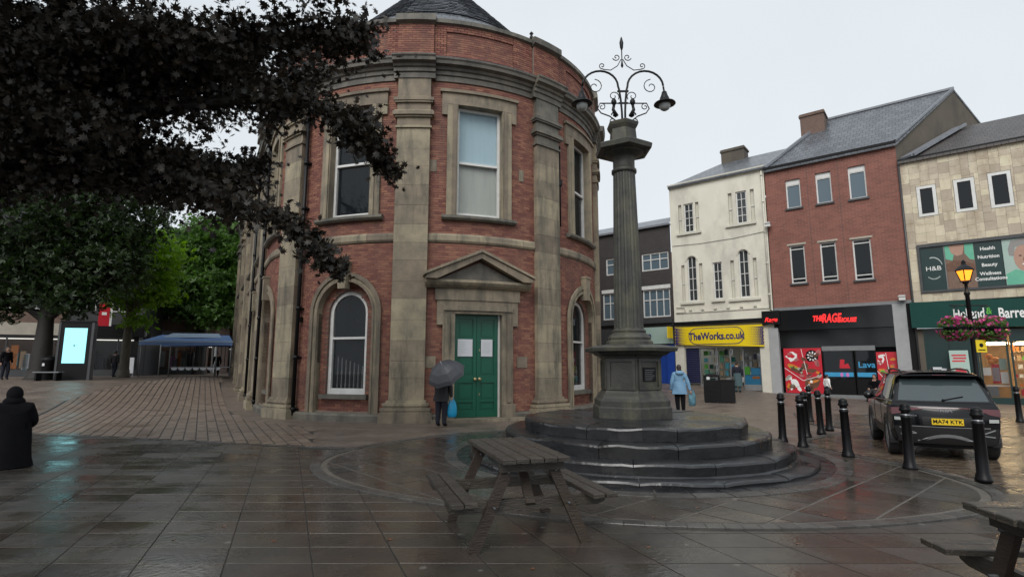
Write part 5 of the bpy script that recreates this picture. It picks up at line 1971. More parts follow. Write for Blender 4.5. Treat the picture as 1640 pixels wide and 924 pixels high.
for x in (5.6, 6.7, 7.6):
    for y in (0.5, 1.9):
        mb = MB()
        mb.box(x, x + 0.8, y, y + 0.16, 2.66, 2.74)
        bp(mb, 'strip_light', M['striplight'], Hb, shopH)
random.seed(5)
for r in range(6):
    z = 0.35 + r * 0.40
    mb = MB()
    mb.box(6.5, 8.2, 1.1, 1.5, z - 0.04, z)
    bp(mb, 'shelf', M['shelf_warm'], Hb, shopH)
    for k in range(9):
        x = 6.52 + k * 0.18
        mb = MB()
        mb.box(x, x + random.uniform(0.09, 0.16), 1.12, 1.3, z, z + random.uniform(0.14, 0.30))
        bp(mb, 'product_box', M[random.choice(['orange', 'paper', 'letter_white', 'shelf_warm', 'lime', 'redprint', 'orange'])], Hb, shopH)
for x0, x1, z0, z1, mt in ((5.45, 5.72, 1.25, 1.6, 'letter_white'), (5.75, 6.02, 0.9, 1.75, 'redprint'), (5.75, 6.0, 1.0, 1.6, 'paper'), (6.02, 6.28, 1.5, 2.0, 'mint_pale'), (6.03, 6.28, 0.9, 1.4, 'letter_white'), (5.5, 5.9, 0.3, 0.75, 'greymid'), (5.5, 6.3, 0.76, 0.82, 'letter_white')):
    mb = MB()
    mb.box(x0, x1, 0.35 + 0.04 * (x0 % 0.3), 0.42 + 0.04 * (x0 % 0.3), z0, z1)
    bp(mb, 'window_display', M[mt], Hb, shopH)
for x, z in ((5.70, 2.10), (5.92, 1.95), (5.78, 1.86)):
    mb = MB()
    mb.ell((x, 0.4, z), (0.13, 0.05, 0.13), 10, 6)
    bp(mb, 'paper_flower', M['orange'], Hb, shopH)
# =================================================================== MONUMENT
mon = thing('market_cross', 'dark stone monument column on round steps with twin lamps on top', 'monument', (MX, MY, 0))
RS = [3.19, 2.85, 2.48, 2.11]
RZ = [0.0, 0.108, 0.295, 0.503, 0.712]
random.seed(3)
for k, r in enumerate(RS):
    z0, z1 = RZ[k], RZ[k + 1]
    rin = RS[k + 1] - 0.15 if k < 3 else 0.55
    nseg = [17, 15, 13, 9][k]
    off = random.random()
    ph = random.random() * 10
    for s_ in range(nseg):
        a0, a1 = 2 * PI * (s_ + off) / nseg + 0.0022, 2 * PI * (s_ + 1 + off) / nseg - 0.0022
        m = 8
        mb = MB()
        dz = random.uniform(-0.006, 0.006)
        vs = []
        prof = [(rin, z0 + 0.002), (rin, z1), (r - 0.16, z1), (r - 0.05, z1 - 0.004), (r - 0.014, z1 - 0.016), (r, z1 - 0.045), (r - 0.008, z1 - 0.6 * (z1 - z0)), (r - 0.015, z0 + 0.002)]
        for i in range(m + 1):
            a = a0 + (a1 - a0) * i / m
            wv = 0.030 * noise.noise((math.cos(a) * 4 + ph, math.sin(a) * 4, k * 3.0)) + 0.016 * noise.noise((a * 9, ph, k))
            edge = 0.014 if i in (0, m) else 0.0
            for q, (rr, zz) in enumerate(prof):
                wr = wv if q in (3, 4, 5, 6, 7) else 0
                wz = (0.030 * noise.noise((math.cos(a) * 5, math.sin(a) * 5 + ph, k + 7.0)) - edge) if q in (3, 4, 5) else (0.008 * noise.noise((math.cos(a) * 3 * rr, math.sin(a) * 3 * rr, 5.0)) if q in (1, 2) else 0)
                vs.append(((rr + wr) * math.cos(a), (rr + wr) * math.sin(a), zz + wz + (dz if 0 < q < 7 else 0)))
        n_ = len(prof)
        fs = []
        for i in range(m):
            for q in range(n_ - 1):
                fs.append((i * n_ + q, i * n_ + q + 1, (i + 1) * n_ + q + 1, (i + 1) * n_ + q))
        fs += [tuple(range(n_))[::-1], tuple(m * n_ + q for q in range(n_))]
        mb.add(vs, [f[::-1] for f in fs])
        mb.build('step_stone', M['step_stone'], mon)
mb = MB()
mb.lathe([(3.05, 0.0), (3.05, 0.07), (2.3, 0.27), (1.9, 0.6), (0.5, 0.65)], 32)
mb.build('step_core', M['step_stone'], mon)
mb = MB()
mb.lathe([(0.50, 0.62), (0.56, 0.702), (0.0, 0.704)], 24)
mb.build('centre_stone', M['step_stone'], mon)
# hexagonal pedestal (corner towards the viewer)
HR = -PI / 2
def hexa(mb, prof, mi=0):
    mb.lathe(prof, 6, (0, 0, 0), mi, False, HR)
mb = MB()
hexa(mb, [(0.80, 0.69), (0.80, 0.90), (0.76, 0.94)])
hexa(mb, [(0.77, 0.93), (0.77, 1.03), (0.72, 1.08), (0.70, 1.12), (0.64, 1.18), (0.62, 1.22)])
mb.build('pedestal_base', M['mon_stone'], mon)
mb = MB()
hexa(mb, [(0.605, 1.2195), (0.605, 1.84)])
mb.build('pedestal', M['mon_stone'], mon)
for k in range(6):        # panel frames on every face
    a = HR + PI / 6 + k * PI / 3
    n = Vector((math.cos(a), math.sin(a), 0))
    t = Vector((-n.y, n.x, 0))
    d = 0.605 * math.cos(PI / 6)
    P = lambda x, o_, z: tuple(n * (d + o_) + t * x + Vector((0, 0, z)))
    mb = MB()
    for x0, x1, z0, z1 in ((-0.27, -0.22, 1.24, 1.82), (0.22, 0.27, 1.24, 1.82), (-0.22, 0.22, 1.24, 1.29), (-0.22, 0.22, 1.77, 1.82)):
        vs = [P(x, o_, z) for o_ in (-0.01, 0.025) for x, z in ((x0, z0), (x1, z0), (x1, z1), (x0, z1))]
        mb.add(vs, [(4, 5, 6, 7), (0, 1, 5, 4), (1, 2, 6, 5), (2, 3, 7, 6), (3, 0, 4, 7)])
    mb.build('panel_frame', M['mon_stone'], mon)
    if k == 0:
        mb = MB()
        vs = [P(x, o_, z) for o_ in (-0.01, 0.02) for x, z in ((-0.16, 1.40), (0.16, 1.40), (0.16, 1.66), (-0.16, 1.66))]
        mb.add(vs, [(4, 5, 6, 7), (0, 1, 5, 4), (1, 2, 6, 5), (2, 3, 7, 6), (3, 0, 4, 7)])
        mb.build('plaque', M['black'], mon)
        for q in range(6):
            mb = MB()
            vs = [P(x, 0.0215, z) for x, z in ((-0.12, 1.61 - q * 0.036), (0.12 - 0.03 * (q % 3), 1.61 - q * 0.036), (0.12 - 0.03 * (q % 3), 1.617 - q * 0.036), (-0.12, 1.617 - q * 0.036))]
            mb.add(vs, [(0, 1, 2, 3)])
            mb.build('plaque_line', M['greymid'], mon)
mb = MB()
hexa(mb, [(0.63, 1.8395), (0.66, 1.88), (0.74, 1.90), (0.80, 1.95), (0.94, 1.97), (0.96, 2.03), (0.92, 2.06), (0.60, 2.10)])
mb.build('pedestal_cap', M['mon_stone'], mon)
mb = MB()
mb.lathe([(0.47, 2.08), (0.47, 2.16), (0.42, 2.20), (0.43, 2.24), (0.39, 2.30), (0.33, 2.34), (0.34, 2.38), (0.30, 2.43)], 8, rot=PI / 8, smooth=False)
mb.build('column_base', M['mon_stone'], mon)
mb = MB()
nf, vs, fs = 20, [], []
zs = [2.42 + (5.66 - 2.42) * i / 8 for i in range(9)]
for i, z in enumerate(zs):
    r = 0.292 - 0.066 * (i / 8) ** 1.1
    for k in range(nf * 3):
        a = 2 * PI * k / (nf * 3)
        vs.append((r * (1.0, 1.0, 0.945)[k % 3] * math.cos(a), r * (1.0, 1.0, 0.945)[k % 3] * math.sin(a), z))
for i in range(8):
    for k in range(nf * 3):
        k2 = (k + 1) % (nf * 3)
        fs.append((i * nf * 3 + k, i * nf * 3 + k2, (i + 1) * nf * 3 + k2, (i + 1) * nf * 3 + k))
mb.add(vs, fs)
mb.build('column_shaft', M['mon_stone'], mon)
mb = MB()
mb.lathe([(0.225, 5.66), (0.26, 5.68), (0.26, 5.74), (0.225, 5.76), (0.225, 5.98), (0.27, 6.02), (0.38, 6.08), (0.42, 6.10)], 20)
mb.build('column_capital', M['mon_stone'], mon)
mb = MB()
hexa(mb, [(0.52, 6.10), (0.60, 6.13), (0.62, 6.22), (0.56, 6.26), (0.36, 6.27)])
mb.build('abacus', M['mon_stone'], mon)
mb = MB()
hexa(mb, [(0.37, 6.27), (0.36, 6.32), (0.30, 6.36), (0.28, 6.60), (0.33, 6.68), (0.35, 6.74), (0.33, 6.76), (0.05, 6.77)])
mb.build('lamp_plinth', M['mon_stone'], mon)
# wrought iron lamp standard (its plane faces the square)
iron = ob('lamp_standard', None, mon, (0.03, 0, 0))
def spiral(cx, cz, r0, turns, a0, sgn, n=16):
    return [(cx + sgn * r0 * (1 - 0.8 * i / n) * math.cos(a0 + turns * 2 * PI * i / n), 0, cz + r0 * (1 - 0.8 * i / n) * math.sin(a0 + turns * 2 * PI * i / n)) for i in range(n + 1)]
for sg in (-1, 1):
    mb = MB()
    pts = [(sg * 0.03, 0, 6.76), (sg * 0.035, 0, 7.05), (sg * 0.05, 0, 7.30), (sg * 0.08, 0, 7.55)]
    for k in range(13):
        a = PI - PI * k / 12 * 0.98
        pts.append((sg * (0.485 + 0.385 * math.cos(a)), 0, 7.62 + 0.36 * math.sin(a)))
    mb.tube(pts, 0.023, 8)
    mb.tube([(sg * 0.87, 0, 7.62), (sg * 0.885, 0, 7.50), (sg * 0.885, 0, 7.42)], 0.021, 8)
    mb.build('swan_neck', M['iron'], iron)
    for pts_, r in ((spiral(sg * 0.60, 7.62, 0.17, 1.2, PI / 2, sg), 0.010), (spiral(sg * 0.20, 7.40, 0.12, 1.2, -PI * 0.2, -sg), 0.010),
                    (spiral(sg * 0.43, 8.10, 0.075, 1.2, -PI * 0.6, sg), 0.010), (spiral(sg * 0.12, 8.30, 0.085, 1.2, -PI * 0.9, -sg), 0.010),
                    ([(sg * 0.42, 0, 8.02), (sg * 0.25, 0, 8.0), (sg * 0.10, 0, 8.10), (sg * 0.02, 0, 8.25)], 0.010),
                    ([(sg * 0.08, 0, 7.24), (sg * 0.5, 0, 7.24), (sg * 0.55, 0, 7.12), (sg * 0.48, 0, 7.02), (sg * 0.30, 0, 6.95), (sg * 0.16, 0, 6.84), (sg * 0.15, 0, 6.76)], 0.014),
                    (spiral(sg * 0.46, 7.16, 0.08, 1.1, PI / 2, sg), 0.010), (spiral(sg * 0.23, 6.84, 0.075, 1.2, -PI / 2, sg), 0.011),
                    (spiral(sg * 0.20, 6.98, 0.06, 1.1, 0, sg), 0.016)):
        mb = MB()
        mb.tube(pts_, r, 6)
        mb.build('scroll', M['iron'], iron)
    mb = MB()
    mb.tube([(sg * 0.15, 0, 6.95), (sg * 0.22, 0, 7.10), (sg * 0.20, 0, 7.2)], [0.05, 0.035, 0.03], 8)
    mb.ell((sg * 0.20, 0, 7.27), (0.06, 0.05, 0.08), 8, 6)
    mb.build('cast_finial', M['iron'], iron)
    mb = MB()
    mb.lathe([(0.03, 0.10), (0.05, 0.10), (0.07, 0.02), (0.10, -0.05), (0.11, -0.12), (0.22, -0.16), (0.23, -0.18), (0.20, -0.19), (0.05, -0.17)][::-1], 18, (sg * 0.885, 0, 7.40))
    mb.build('lamp_hood', M['iron'], iron)
    mb = MB()
    mb.ell((sg * 0.885, 0, 7.20), (0.125, 0.125, 0.13), 14, 8)
    mb.build('lamp_globe', M['globe'], iron)
mb = MB()
mb.lathe([(0.005, 8.05), (0.03, 8.10), (0.012, 8.22), (0.012, 8.46), (0.034, 8.52), (0.045, 8.64), (0.02, 8.74), (0.004, 8.78)], 8)
mb.box(-0.12, 0.12, -0.02, 0.02, 7.50, 7.53)
mb.box(-0.10, 0.10, -0.02, 0.02, 7.23, 7.26)
mb.build('finial', M['iron'], iron)

# =================================================================== BOLLARDS
def bollard_proto(h=1.08):
    t = thing('bollard', 'black iron bollard', 'bollard')
    mb = MB()
    mb.lathe([(0.108, 0.0), (0.108, 0.045), (0.100, 0.06), (0.092, 0.10), (0.080, 0.13), (0.070, h * 0.76), (0.078, h * 0.765), (0.078, h * 0.79), (0.064, h * 0.80), (0.062, h * 0.86), (0.085, h * 0.875), (0.087, h * 0.90), (0.070, h * 0.925), (0.076, h * 0.945), (0.066, h * 0.97), (0.035, h * 0.992), (0.006, h)], 16)
    mb.build('post', M['iron'], t)
    mb = MB()
    mb.lathe([(0.0665, h * 0.803), (0.0665, h * 0.822)], 16)
    mb.build('reflective_band', M['silver'], t)
    return t
bproto = bollard_proto()
BL = [((6.91, 8.18), 'black iron bollard nearest the camera, in front of the car right tail'), ((6.52, 9.12), 'black iron bollard in front of the car left rear wheel'),
      ((6.25, 10.32), 'black iron bollard standing alone on the kerb left of the car'), ((6.01, 12.27), 'black iron bollard nearest the monument steps, leftmost of the row'),
      ((6.02, 11.46), 'black iron bollard second from the monument steps, taller in view than its neighbour'), ((6.94, 12.99), 'black iron bollard half hidden behind the second bollard'),
      ((7.67, 13.68), 'black iron bollard in front of the cluster on the rounded kerb'), ((8.32, 14.45), 'black iron bollard right of the cluster on the rounded kerb'),
      ((9.0, 16.6), 'black iron bollard at the back of the cluster on the rounded kerb'), ((15.2, 16.46), 'black iron bollard at right edge beyond the car')]
for i, ((x, y), lab) in enumerate(BL):
    o_ = bproto if i == 0 else copy_tree(bproto)
    o_.location = (x, y, gz(x, y) + 0.012)
    o_.rotation_euler = (rad(random.uniform(-1.2, 1.2)), rad(random.uniform(-1.2, 1.2)), random.random() * 6)
    tag(o_, lab, 'bollard', 'bollards along the road edge')

# =================================================================== PICNIC TABLES
def picnic(label, loc, rotz, L=1.48):
    """length along local y, ends (A-frames) near -y and +y"""
    t = thing('picnic_table', label, 'picnic table', loc, rotz, 'wooden picnic tables on the flags')
    H = 0.84
    hw = 0.34
    n = 5
    bw = 2 * hw / n
    for i in range(n):
        mb = MB()
        x0 = -hw + i * bw
        mb.box(x0 + 0.006, x0 + bw - 0.006, -L / 2 + random.uniform(-0.012, 0.012), L / 2 + random.uniform(-0.012, 0.012), H - 0.042, H + random.uniform(-0.003, 0.003), bev=0.006)
        mb.build('top_plank', M['wood'], t)
    for sg in (-1, 1):
        for i in range(2):
            mb = MB()
            x0 = sg * 0.56 - 0.0 + sg * i * 0.13
            a, b = sorted((x0, x0 + sg * 0.118))
            mb.box(a, b, -L / 2 + random.uniform(-0.012, 0.012), L / 2 + random.uniform(-0.012, 0.012), 0.445, 0.485, bev=0.006)
            mb.build('seat_plank', M['wood'], t)
    for ye in (-0.54, 0.54):
        for sg in (-1, 1):
            mb = MB()
            mb.bar((sg * 0.56, ye, 0.0), (sg * 0.20, ye, H - 0.06), 0.045, 0.10, up=(1, 0, 0.45 * sg))
            mb.build('leg', M['wood_red'], t)
        o_ = 0.048 * (1 if ye > 0 else -1)
        mb = MB()
        mb.box(-hw + 0.02, hw - 0.02, ye + o_ - 0.022, ye + o_ + 0.022, H - 0.135, H - 0.044)
        mb.build('top_batten', M['wood'], t)
        mb = MB()
        mb.prism([(-0.82, 0.443), (-0.78, 0.36), (-0.70, 0.335), (0.70, 0.335), (0.78, 0.36), (0.82, 0.443)], ye - o_ - 0.022, ye - o_ + 0.022)
        mb.build('seat_beam', M['wood'], t)
        mb = MB()
        mb.bar((0, ye - o_ * 0.2, 0.39), (0, ye * 0.30, H - 0.06), 0.09, 0.04)
        mb.build('brace', M['wood_red'], t)
        for sg in (-1, 1):
            for zz in (0.39, 0.70):
                mb = MB()
                mb.tube([(sg * (0.37 if zz < 0.5 else 0.235), ye - o_ * 1.6, zz), (sg * (0.37 if zz < 0.5 else 0.235), ye + o_ * 1.6, zz)], 0.012, 6)
                mb.build('bolt', M['greydark'], t)
    return t
picnic('weathered wooden picnic table in front of the monument steps', (0.02, 5.84, 0.011), rad(17))
picnic('weathered wooden picnic table cut off by the bottom right corner', (3.55, 3.14, 0.011), rad(84))

# =================================================================== STREET LAMP WITH HANGING BASKETS
sl_ = thing('street_lamp', 'black lamp post with glowing orange lantern and yellow notice', 'street lamp', (13.25, 15.5, 0.12))
mb = MB()
mb.lathe([(0.16, 0), (0.16, 0.10), (0.13, 0.16), (0.12, 0.75), (0.09, 0.82), (0.065, 0.9), (0.055, 3.6), (0.075, 3.62), (0.075, 3.68), (0.045, 3.72), (0.04, 3.92), (0.07, 3.94), (0.09, 4.0)], 14)
mb.build('post', M['iron'], sl_)
mb = MB()
mb.tube([(-0.55, 0, 3.30), (0.55, 0, 3.30)], 0.018, 6)
mb.tube([(-0.42, 0, 3.30), (-0.06, 0, 2.95)], 0.012, 6)
mb.tube([(0.42, 0, 3.30), (0.06, 0, 2.95)], 0.012, 6)
mb.build('bracket_arm', M['iron'], sl_)
mb = MB()
mb.lathe([(0.10, 4.04), (0.19, 4.32)], 4, rot=PI / 4, smooth=False)
mb.build('lantern_glass', M['lampglow'], sl_)
mb = MB()
for k in range(4):
    a = PI / 4 + k * PI / 2
    mb.bar((0.108 * math.cos(a), 0.108 * math.sin(a), 4.03), (0.202 * math.cos(a), 0.202 * math.sin(a), 4.33), 0.025, 0.025)
mb.lathe([(0.14, 3.99), (0.13, 4.02)], 4, rot=PI / 4, smooth=False)
mb.lathe([(0.22, 4.322), (0.22, 4.35), (0.15, 4.43), (0.06, 4.50), (0.045, 4.56), (0.06, 4.58), (0.01, 4.65)], 4, rot=PI / 4, smooth=False)
mb.build('lantern_frame', M['iron'], sl_)
mb = MB()
mb.box(0.02, 0.32, -0.07, -0.055, 1.95, 2.30)
mb.build('yellow_notice', M['yellow'], sl_)
mb = MB()
mb.prism([(0.17 + 0.06 * math.cos(k * PI / 4), 2.15 + 0.06 * math.sin(k * PI / 4)) for k in range(8)], -0.074, -0.0705)
mb.box(0.07, 0.27, -0.074, -0.0705, 2.0, 2.03)
mb.build('notice_print', M['black'], sl_)
lp = bpy.data.lights.new('lantern_light', 'POINT')
lp.energy = 35
lp.color = (1.0, 0.5, 0.15)
lp.shadow_soft_size = 0.1
lpo = bpy.data.objects.new('lantern_light', lp)
col.objects.link(lpo)
lpo.parent = sl_
lpo.location = (0, 0, 3.93)
def leaf_quads(mb, pts, size, mi=0, shape=0):
    for p in pts:
        s_ = size * random.uniform(0.55, 1.4)
        n = Vector((random.gauss(0, 1), random.gauss(0, 1), random.gauss(0, 1) + 0.4)).normalized()
        t = n.orthogonal().normalized()
        t.rotate(Matrix.Rotation(random.random() * 6.28, 3, n))
        b = n.cross(t)
        p = Vector(p)
        if shape == 0:
            mb.add([p - t * s_ * 0.5, p + b * s_ * 0.32 + n * s_ * 0.06, p + t * s_ * 0.5, p - b * s_ * 0.32 + n * s_ * 0.06], [(0, 1, 2, 3)], mi)
        elif shape == 1:      # five-lobed maple leaf
            ang = [(-1.57, 0.30), (-0.75, 0.34), (-0.42, 0.20), (0.05, 0.52), (0.55, 0.24), (0.95, 0.58), (1.25, 0.30), (1.57, 0.66), (1.89, 0.30), (2.19, 0.58), (2.59, 0.24), (3.09, 0.52), (3.56, 0.20), (3.89, 0.34)]
            mb.add([p + (t * math.cos(a) + b * math.sin(a)) * r * s_ - n * (r * r * 0.25 * s_) for a, r in ang], [tuple(range(14))], mi)
        else:                 # small leafy spray: three leaflets
            for q in (-0.9, 0, 0.9):
                d = t * math.cos(q) + b * math.sin(q)
                e = n.cross(d)
                mb.add([p, p + d * s_ * 0.5 + e * s_ * 0.2, p + d * s_, p + d * s_ * 0.5 - e * s_ * 0.2 + n * 0.1 * s_], [(0, 1, 2, 3)], mi)
for sx, lab in ((-0.50, 'hanging basket of pink petunias left of the lamp post'), (0.50, 'hanging basket of pink petunias right of the lamp post')):
    hb = thing('hanging_basket', lab, 'hanging basket', (13.25 + sx, 15.45, 2.52), 0, 'hanging baskets on the lamp post')
    random.seed(int(40 + sx * 10))
    mb = MB()
    mb.lathe([(0.06, 0), (0.2, 0.08), (0.28, 0.22), (0.29, 0.27)], 12)
    mb.build('basket', M['black'], hb)
    mb = MB()
    for k in range(3):
        a = k * 2.1
        mb.tube([(0.28 * math.cos(a), 0.28 * math.sin(a), 0.26), (0, 0, 0.92)], 0.005, 4)
    mb.build('chain', M['iron'], hb)
    def bp_(n_, r, dz):
        out = []
        for _ in range(n_):
            a, e, rr = random.random() * 6.28, random.uniform(-1.2, 1.2), r * random.uniform(0.75, 1.08)
            out.append((rr * math.cos(a) * math.cos(e), rr * math.sin(a) * math.cos(e), 0.30 + dz + rr * 0.72 * math.sin(e) - (0.12 if e < 0 else 0)))
        return out
    mb = MB()
    leaf_quads(mb, bp_(900, 0.39, -0.02), 0.085)
    stuff(mb.build('foliage', M['leaf_mid'], hb))
    mb = MB()
    for p in bp_(190, 0.42, 0.0):
        d = Vector((p[0], p[1], p[2] - 0.25)).normalized()
        t = d.orthogonal().normalized()
        b = d.cross(t)
        r = random.uniform(0.035, 0.06)
        mb.add([Vector(p) + (t * math.cos(k * PI / 3) + b * math.sin(k * PI / 3)) * r * (1.0 if k % 2 else 0.8) + d * 0.012 for k in range(6)] + [Vector(p) - d * 0.02], [(0, 1, 6), (1, 2, 6), (2, 3, 6), (3, 4, 6), (4, 5, 6), (5, 0, 6)])
    stuff(mb.build('petals', M['petal'], hb))

# =================================================================== LITTER BIN (two joined black boxes)
lb = thing('litter_bin', 'black twin litter bin in front of yellow signed shop', 'litter bin', (9.55, 25.3, gz(9.55, 25.3)), rad(-20))
mb = MB()
mb.box(-0.62, 0.10, -0.3, 0.3, 0.06, 1.02)
mb.box(-0.60, 0.08, -0.28, 0.28, 0.0, 0.06)
mb.build('bin_body', M['black'], lb)
mb = MB()
mb.box(-0.62, 0.10, -0.3, 0.3, 1.16, 1.26)
mb.box(-0.62, -0.54, -0.3, 0.3, 1.02, 1.16)
mb.box(0.02, 0.10, -0.3, 0.3, 1.02, 1.16)
mb.lathe([(0.36, 1.26), (0.30, 1.31), (0.05, 1.33)], 4, (-0.26, 0, 0), rot=PI / 4, smooth=False)
mb.build('bin_hood', M['black'], lb)
mb = MB()
mb.box(0.11, 0.72, -0.3, 0.3, 0.02, 0.98)
mb.box(0.09, 0.74, -0.32, 0.32, 0.98, 1.05)
mb.build('bin_body', M['iron'], lb)
mb = MB()
mb.box(-0.48, -0.34, -0.312, -0.301, 1.05, 1.18)
mb.build('sticker', M['paper'], lb)
for k in range(4):
    mb = MB()
    mb.box(-0.56, 0.04, -0.315, -0.302, 0.15 + k * 0.2, 0.18 + k * 0.2)
    mb.build('ridge', M['iron'], lb)
# A-frame poster board outside the green shop
ab = thing('poster_board', 'tall pale poster board leaning outside the green fronted shop', 'sign', (TP[0] + TD[0] * 4.65 - 0.626 * 0.6, TP[1] + TD[1] * 4.65 - 0.78 * 0.6, 0), TROT + 0.05)
mb = MB()
mb.add([(-0.34, 0.0, 0.0), (0.34, 0.0, 0.0), (0.34, 0.25, 2.38), (-0.34, 0.25, 2.38), (-0.34, 0.04, 0.0), (0.34, 0.04, 0.0), (0.34, 0.29, 2.38), (-0.34, 0.29, 2.38)], [(0, 1, 2, 3), (5, 4, 7, 6), (1, 5, 6, 2), (4, 0, 3, 7), (3, 2, 6, 7), (0, 4, 5, 1)])
mb.build('board', M['mint_pale'], ab)
mb = MB()
Pb = lambda x, z, o_=0.004: (x, z * 0.105 - o_, z)
mb.add([Pb(0.22 * math.cos(k * PI / 8), 1.35 + 0.24 * math.sin(k * PI / 8)) for k in range(16)], [tuple(range(16))])
mb.build('printed_disc', M['redprint'], ab)
for k in range(3):
    mb = MB()
    zz = 2.12 - k * 0.13
    mb.add([Pb(-0.26 + 0.04 * (k % 2), zz), Pb(0.25 - 0.05 * (k == 2), zz), Pb(0.25 - 0.05 * (k == 2), zz + 0.075), Pb(-0.26 + 0.04 * (k % 2), zz + 0.075)], [(0, 1, 2, 3)])
    mb.build('printed_line', M['redprint'], ab)
# =================================================================== CAR (dark SUV seen from behind)
def crom(p0, p1, p2, p3, t):
    return 0.5 * ((2 * p1) + (p2 - p0) * t + (2 * p0 - 5 * p1 + 4 * p2 - p3) * t * t + (3 * p1 - p0 - 3 * p2 + p3) * t ** 3)
CS, CSX, CSZ = 0.86, 0.85, 0.95
car = thing('parked_car', 'dark grey SUV with yellow rear number plate parked on wet setts', 'car', (8.02, 10.38, 0.018), rad(-27))
rear = [(0, -.70, .30), (.70, -.66, .30), (.855, -.66, .46), (.905, -.68, .74), (.905, -.66, .98), (.865, -.62, 1.07), (.775, -.44, 1.35), (.64, -.27, 1.575), (0, -.25, 1.62)]
st = [(-0.45, .74, .905, .935, .928, .888, 1.075, .80, 1.36, .655, 1.60, 1.645), (0.0, .76, .915, .942, .932, .897, 1.065, .80, 1.37, .66, 1.62, 1.665),
      (0.8, .76, .91, .935, .926, .896, 1.045, .80, 1.36, .66, 1.625, 1.67), (1.6, .76, .91, .935, .922, .89, 1.03, .79, 1.32, .64, 1.57, 1.61),
      (2.2, .76, .91, .935, .922, .88, 1.02, .79, 1.20, .68, 1.28, 1.32), (2.65, .75, .91, .935, .92, .86, 1.0, .78, 1.03, .66, 1.05, 1.08),
      (3.2, .74, .90, .92, .90, .82, .94, .7, .97, .5, .98, .995), (3.5, .68, .85, .87, .83, .73, .84, .6, .86, .4, .87, .885)]
rings = [[Vector(p) for p in rear]]
for y, wb, ws, wm, wsh, wbt, zb, wp, zp, wr, zr, zro in st:
    rings.append([Vector(p) for p in ((0, y, .28), (wb, y, .28), (ws, y, .42), (wm, y, .72), (wsh, y, .97), (wbt, y, zb), (wp, y, zp), (wr, y, zr), (0, y, zro))])
def ringpt(r, v):
    i = min(int(v), 7)
    t = v - i
    g_ = lambda k: rings[r][k] if 0 <= k <= 8 else (Vector((-rings[r][1].x, rings[r][1].y, rings[r][1].z)) if k < 0 else Vector((-rings[r][7].x, rings[r][7].y, rings[r][7].z)))
    return crom(g_(i - 1), g_(i), g_(i + 1), g_(i + 2), t)
def body(u, v):
    """u: station index 0..8, v: 0 bottom centre .. 8 roof centre"""
    i = min(int(u), len(rings) - 2)
    t = u - i
    n = len(rings) - 1
    f = lambda k: ringpt(min(max(k, 0), n), v)
    return crom(f(i - 1), f(i), f(i + 1), f(i + 2), t)
BUL = [0.02, .08, .17, .20, .17, .13, .09, .06, .05]
def rearf(x, v):
    p = ringpt(0, v)
    i = min(int(v), 7)
    b = BUL[i] + (BUL[i + 1] - BUL[i]) * (v - i)
    lip = 0.0
    return Vector((p.x * x, p.y - b * (1 - x * x) + lip, p.z))
def vz(z):
    lo, hi = 1.0, 7.99
    for _ in range(30):
        m = (lo + hi) / 2
        if ringpt(0, m).z < z:
            lo = m
        else:
            hi = m
    return lo
def grid(mb, f, us, vs_, mi=0, flip=False):
    pts = [f(u, v) for u in us for v in vs_]
    n = len(vs_)
    fs = []
    for i in range(len(us) - 1):
        for j in range(n - 1):
            q = (i * n + j, i * n + j + 1, (i + 1) * n + j + 1, (i + 1) * n + j)
            fs.append(q[::-1] if flip else q)
    mb.add([tuple(p) for p in pts], fs, mi, True)
fr_ = lambda a, b, n: [a + (b - a) * i / n for i in range(n + 1)]
mb = MB()
U_, V_ = fr_(0, 8, 32), fr_(0, 8, 24)
grid(mb, lambda u, v: body(u, v), U_, V_)
grid(mb, lambda u, v: Vector((-body(u, v).x, body(u, v).y, body(u, v).z)), U_, V_, flip=True)
VR = fr_(1.0, 7.6, 22)
grid(mb, lambda x, v: rearf(x, v), fr_(-1, 1, 14), VR, flip=False)
grid(mb, lambda x, v: Vector((body(8, v).x * x, 3.5 + 0.10 * (1 - x * x), body(8, v).z)), fr_(-1, 1, 8), fr_(0.5, 7.8, 14), flip=True)
mb.v = [(x * CSX, y * CS, z * CSZ) for x, y, z in mb.v]
carb = mb.build('body', M['car'], car)
def cpart(mb, name, mat, parent=None):
    mb.v = [(x * CSX, y * CS, z * CSZ) for x, y, z in mb.v]
    return mb.build(name, mat, parent or car)
def rpatch(name, mat, x0, x1, z0, z1, off=0.008, nx=8, nz=5, shape=None, parent=None):
    mb = MB()
    f = lambda x, v: rearf(x, v) + Vector((0.006 * x, -off, 0.003))
    us = fr_(x0, x1, nx)
    v0, v1 = vz(z0), vz(z1)
    if shape:
        pts = []
        grid(mb, lambda x, k: f(x, vz(shape(x)[0] + (shape(x)[1] - shape(x)[0]) * k)), us, fr_(0, 1, nz))
    else:
        grid(mb, f, us, fr_(v0, v1, nz))
    return cpart(mb, name, M[mat], parent)
M['car_glass'] = glass_mat('tinted car glass', (0.045, 0.06, 0.065), 0.04, spec=1.0)
rpatch('rear_window', 'car_glass', -0.90, 0.90, 1.10, 1.50, 0.012, 14, 6)
rpatch('window_surround', 'blackgloss', -0.95, 0.95, 1.075, 1.555, 0.007, 14, 6)
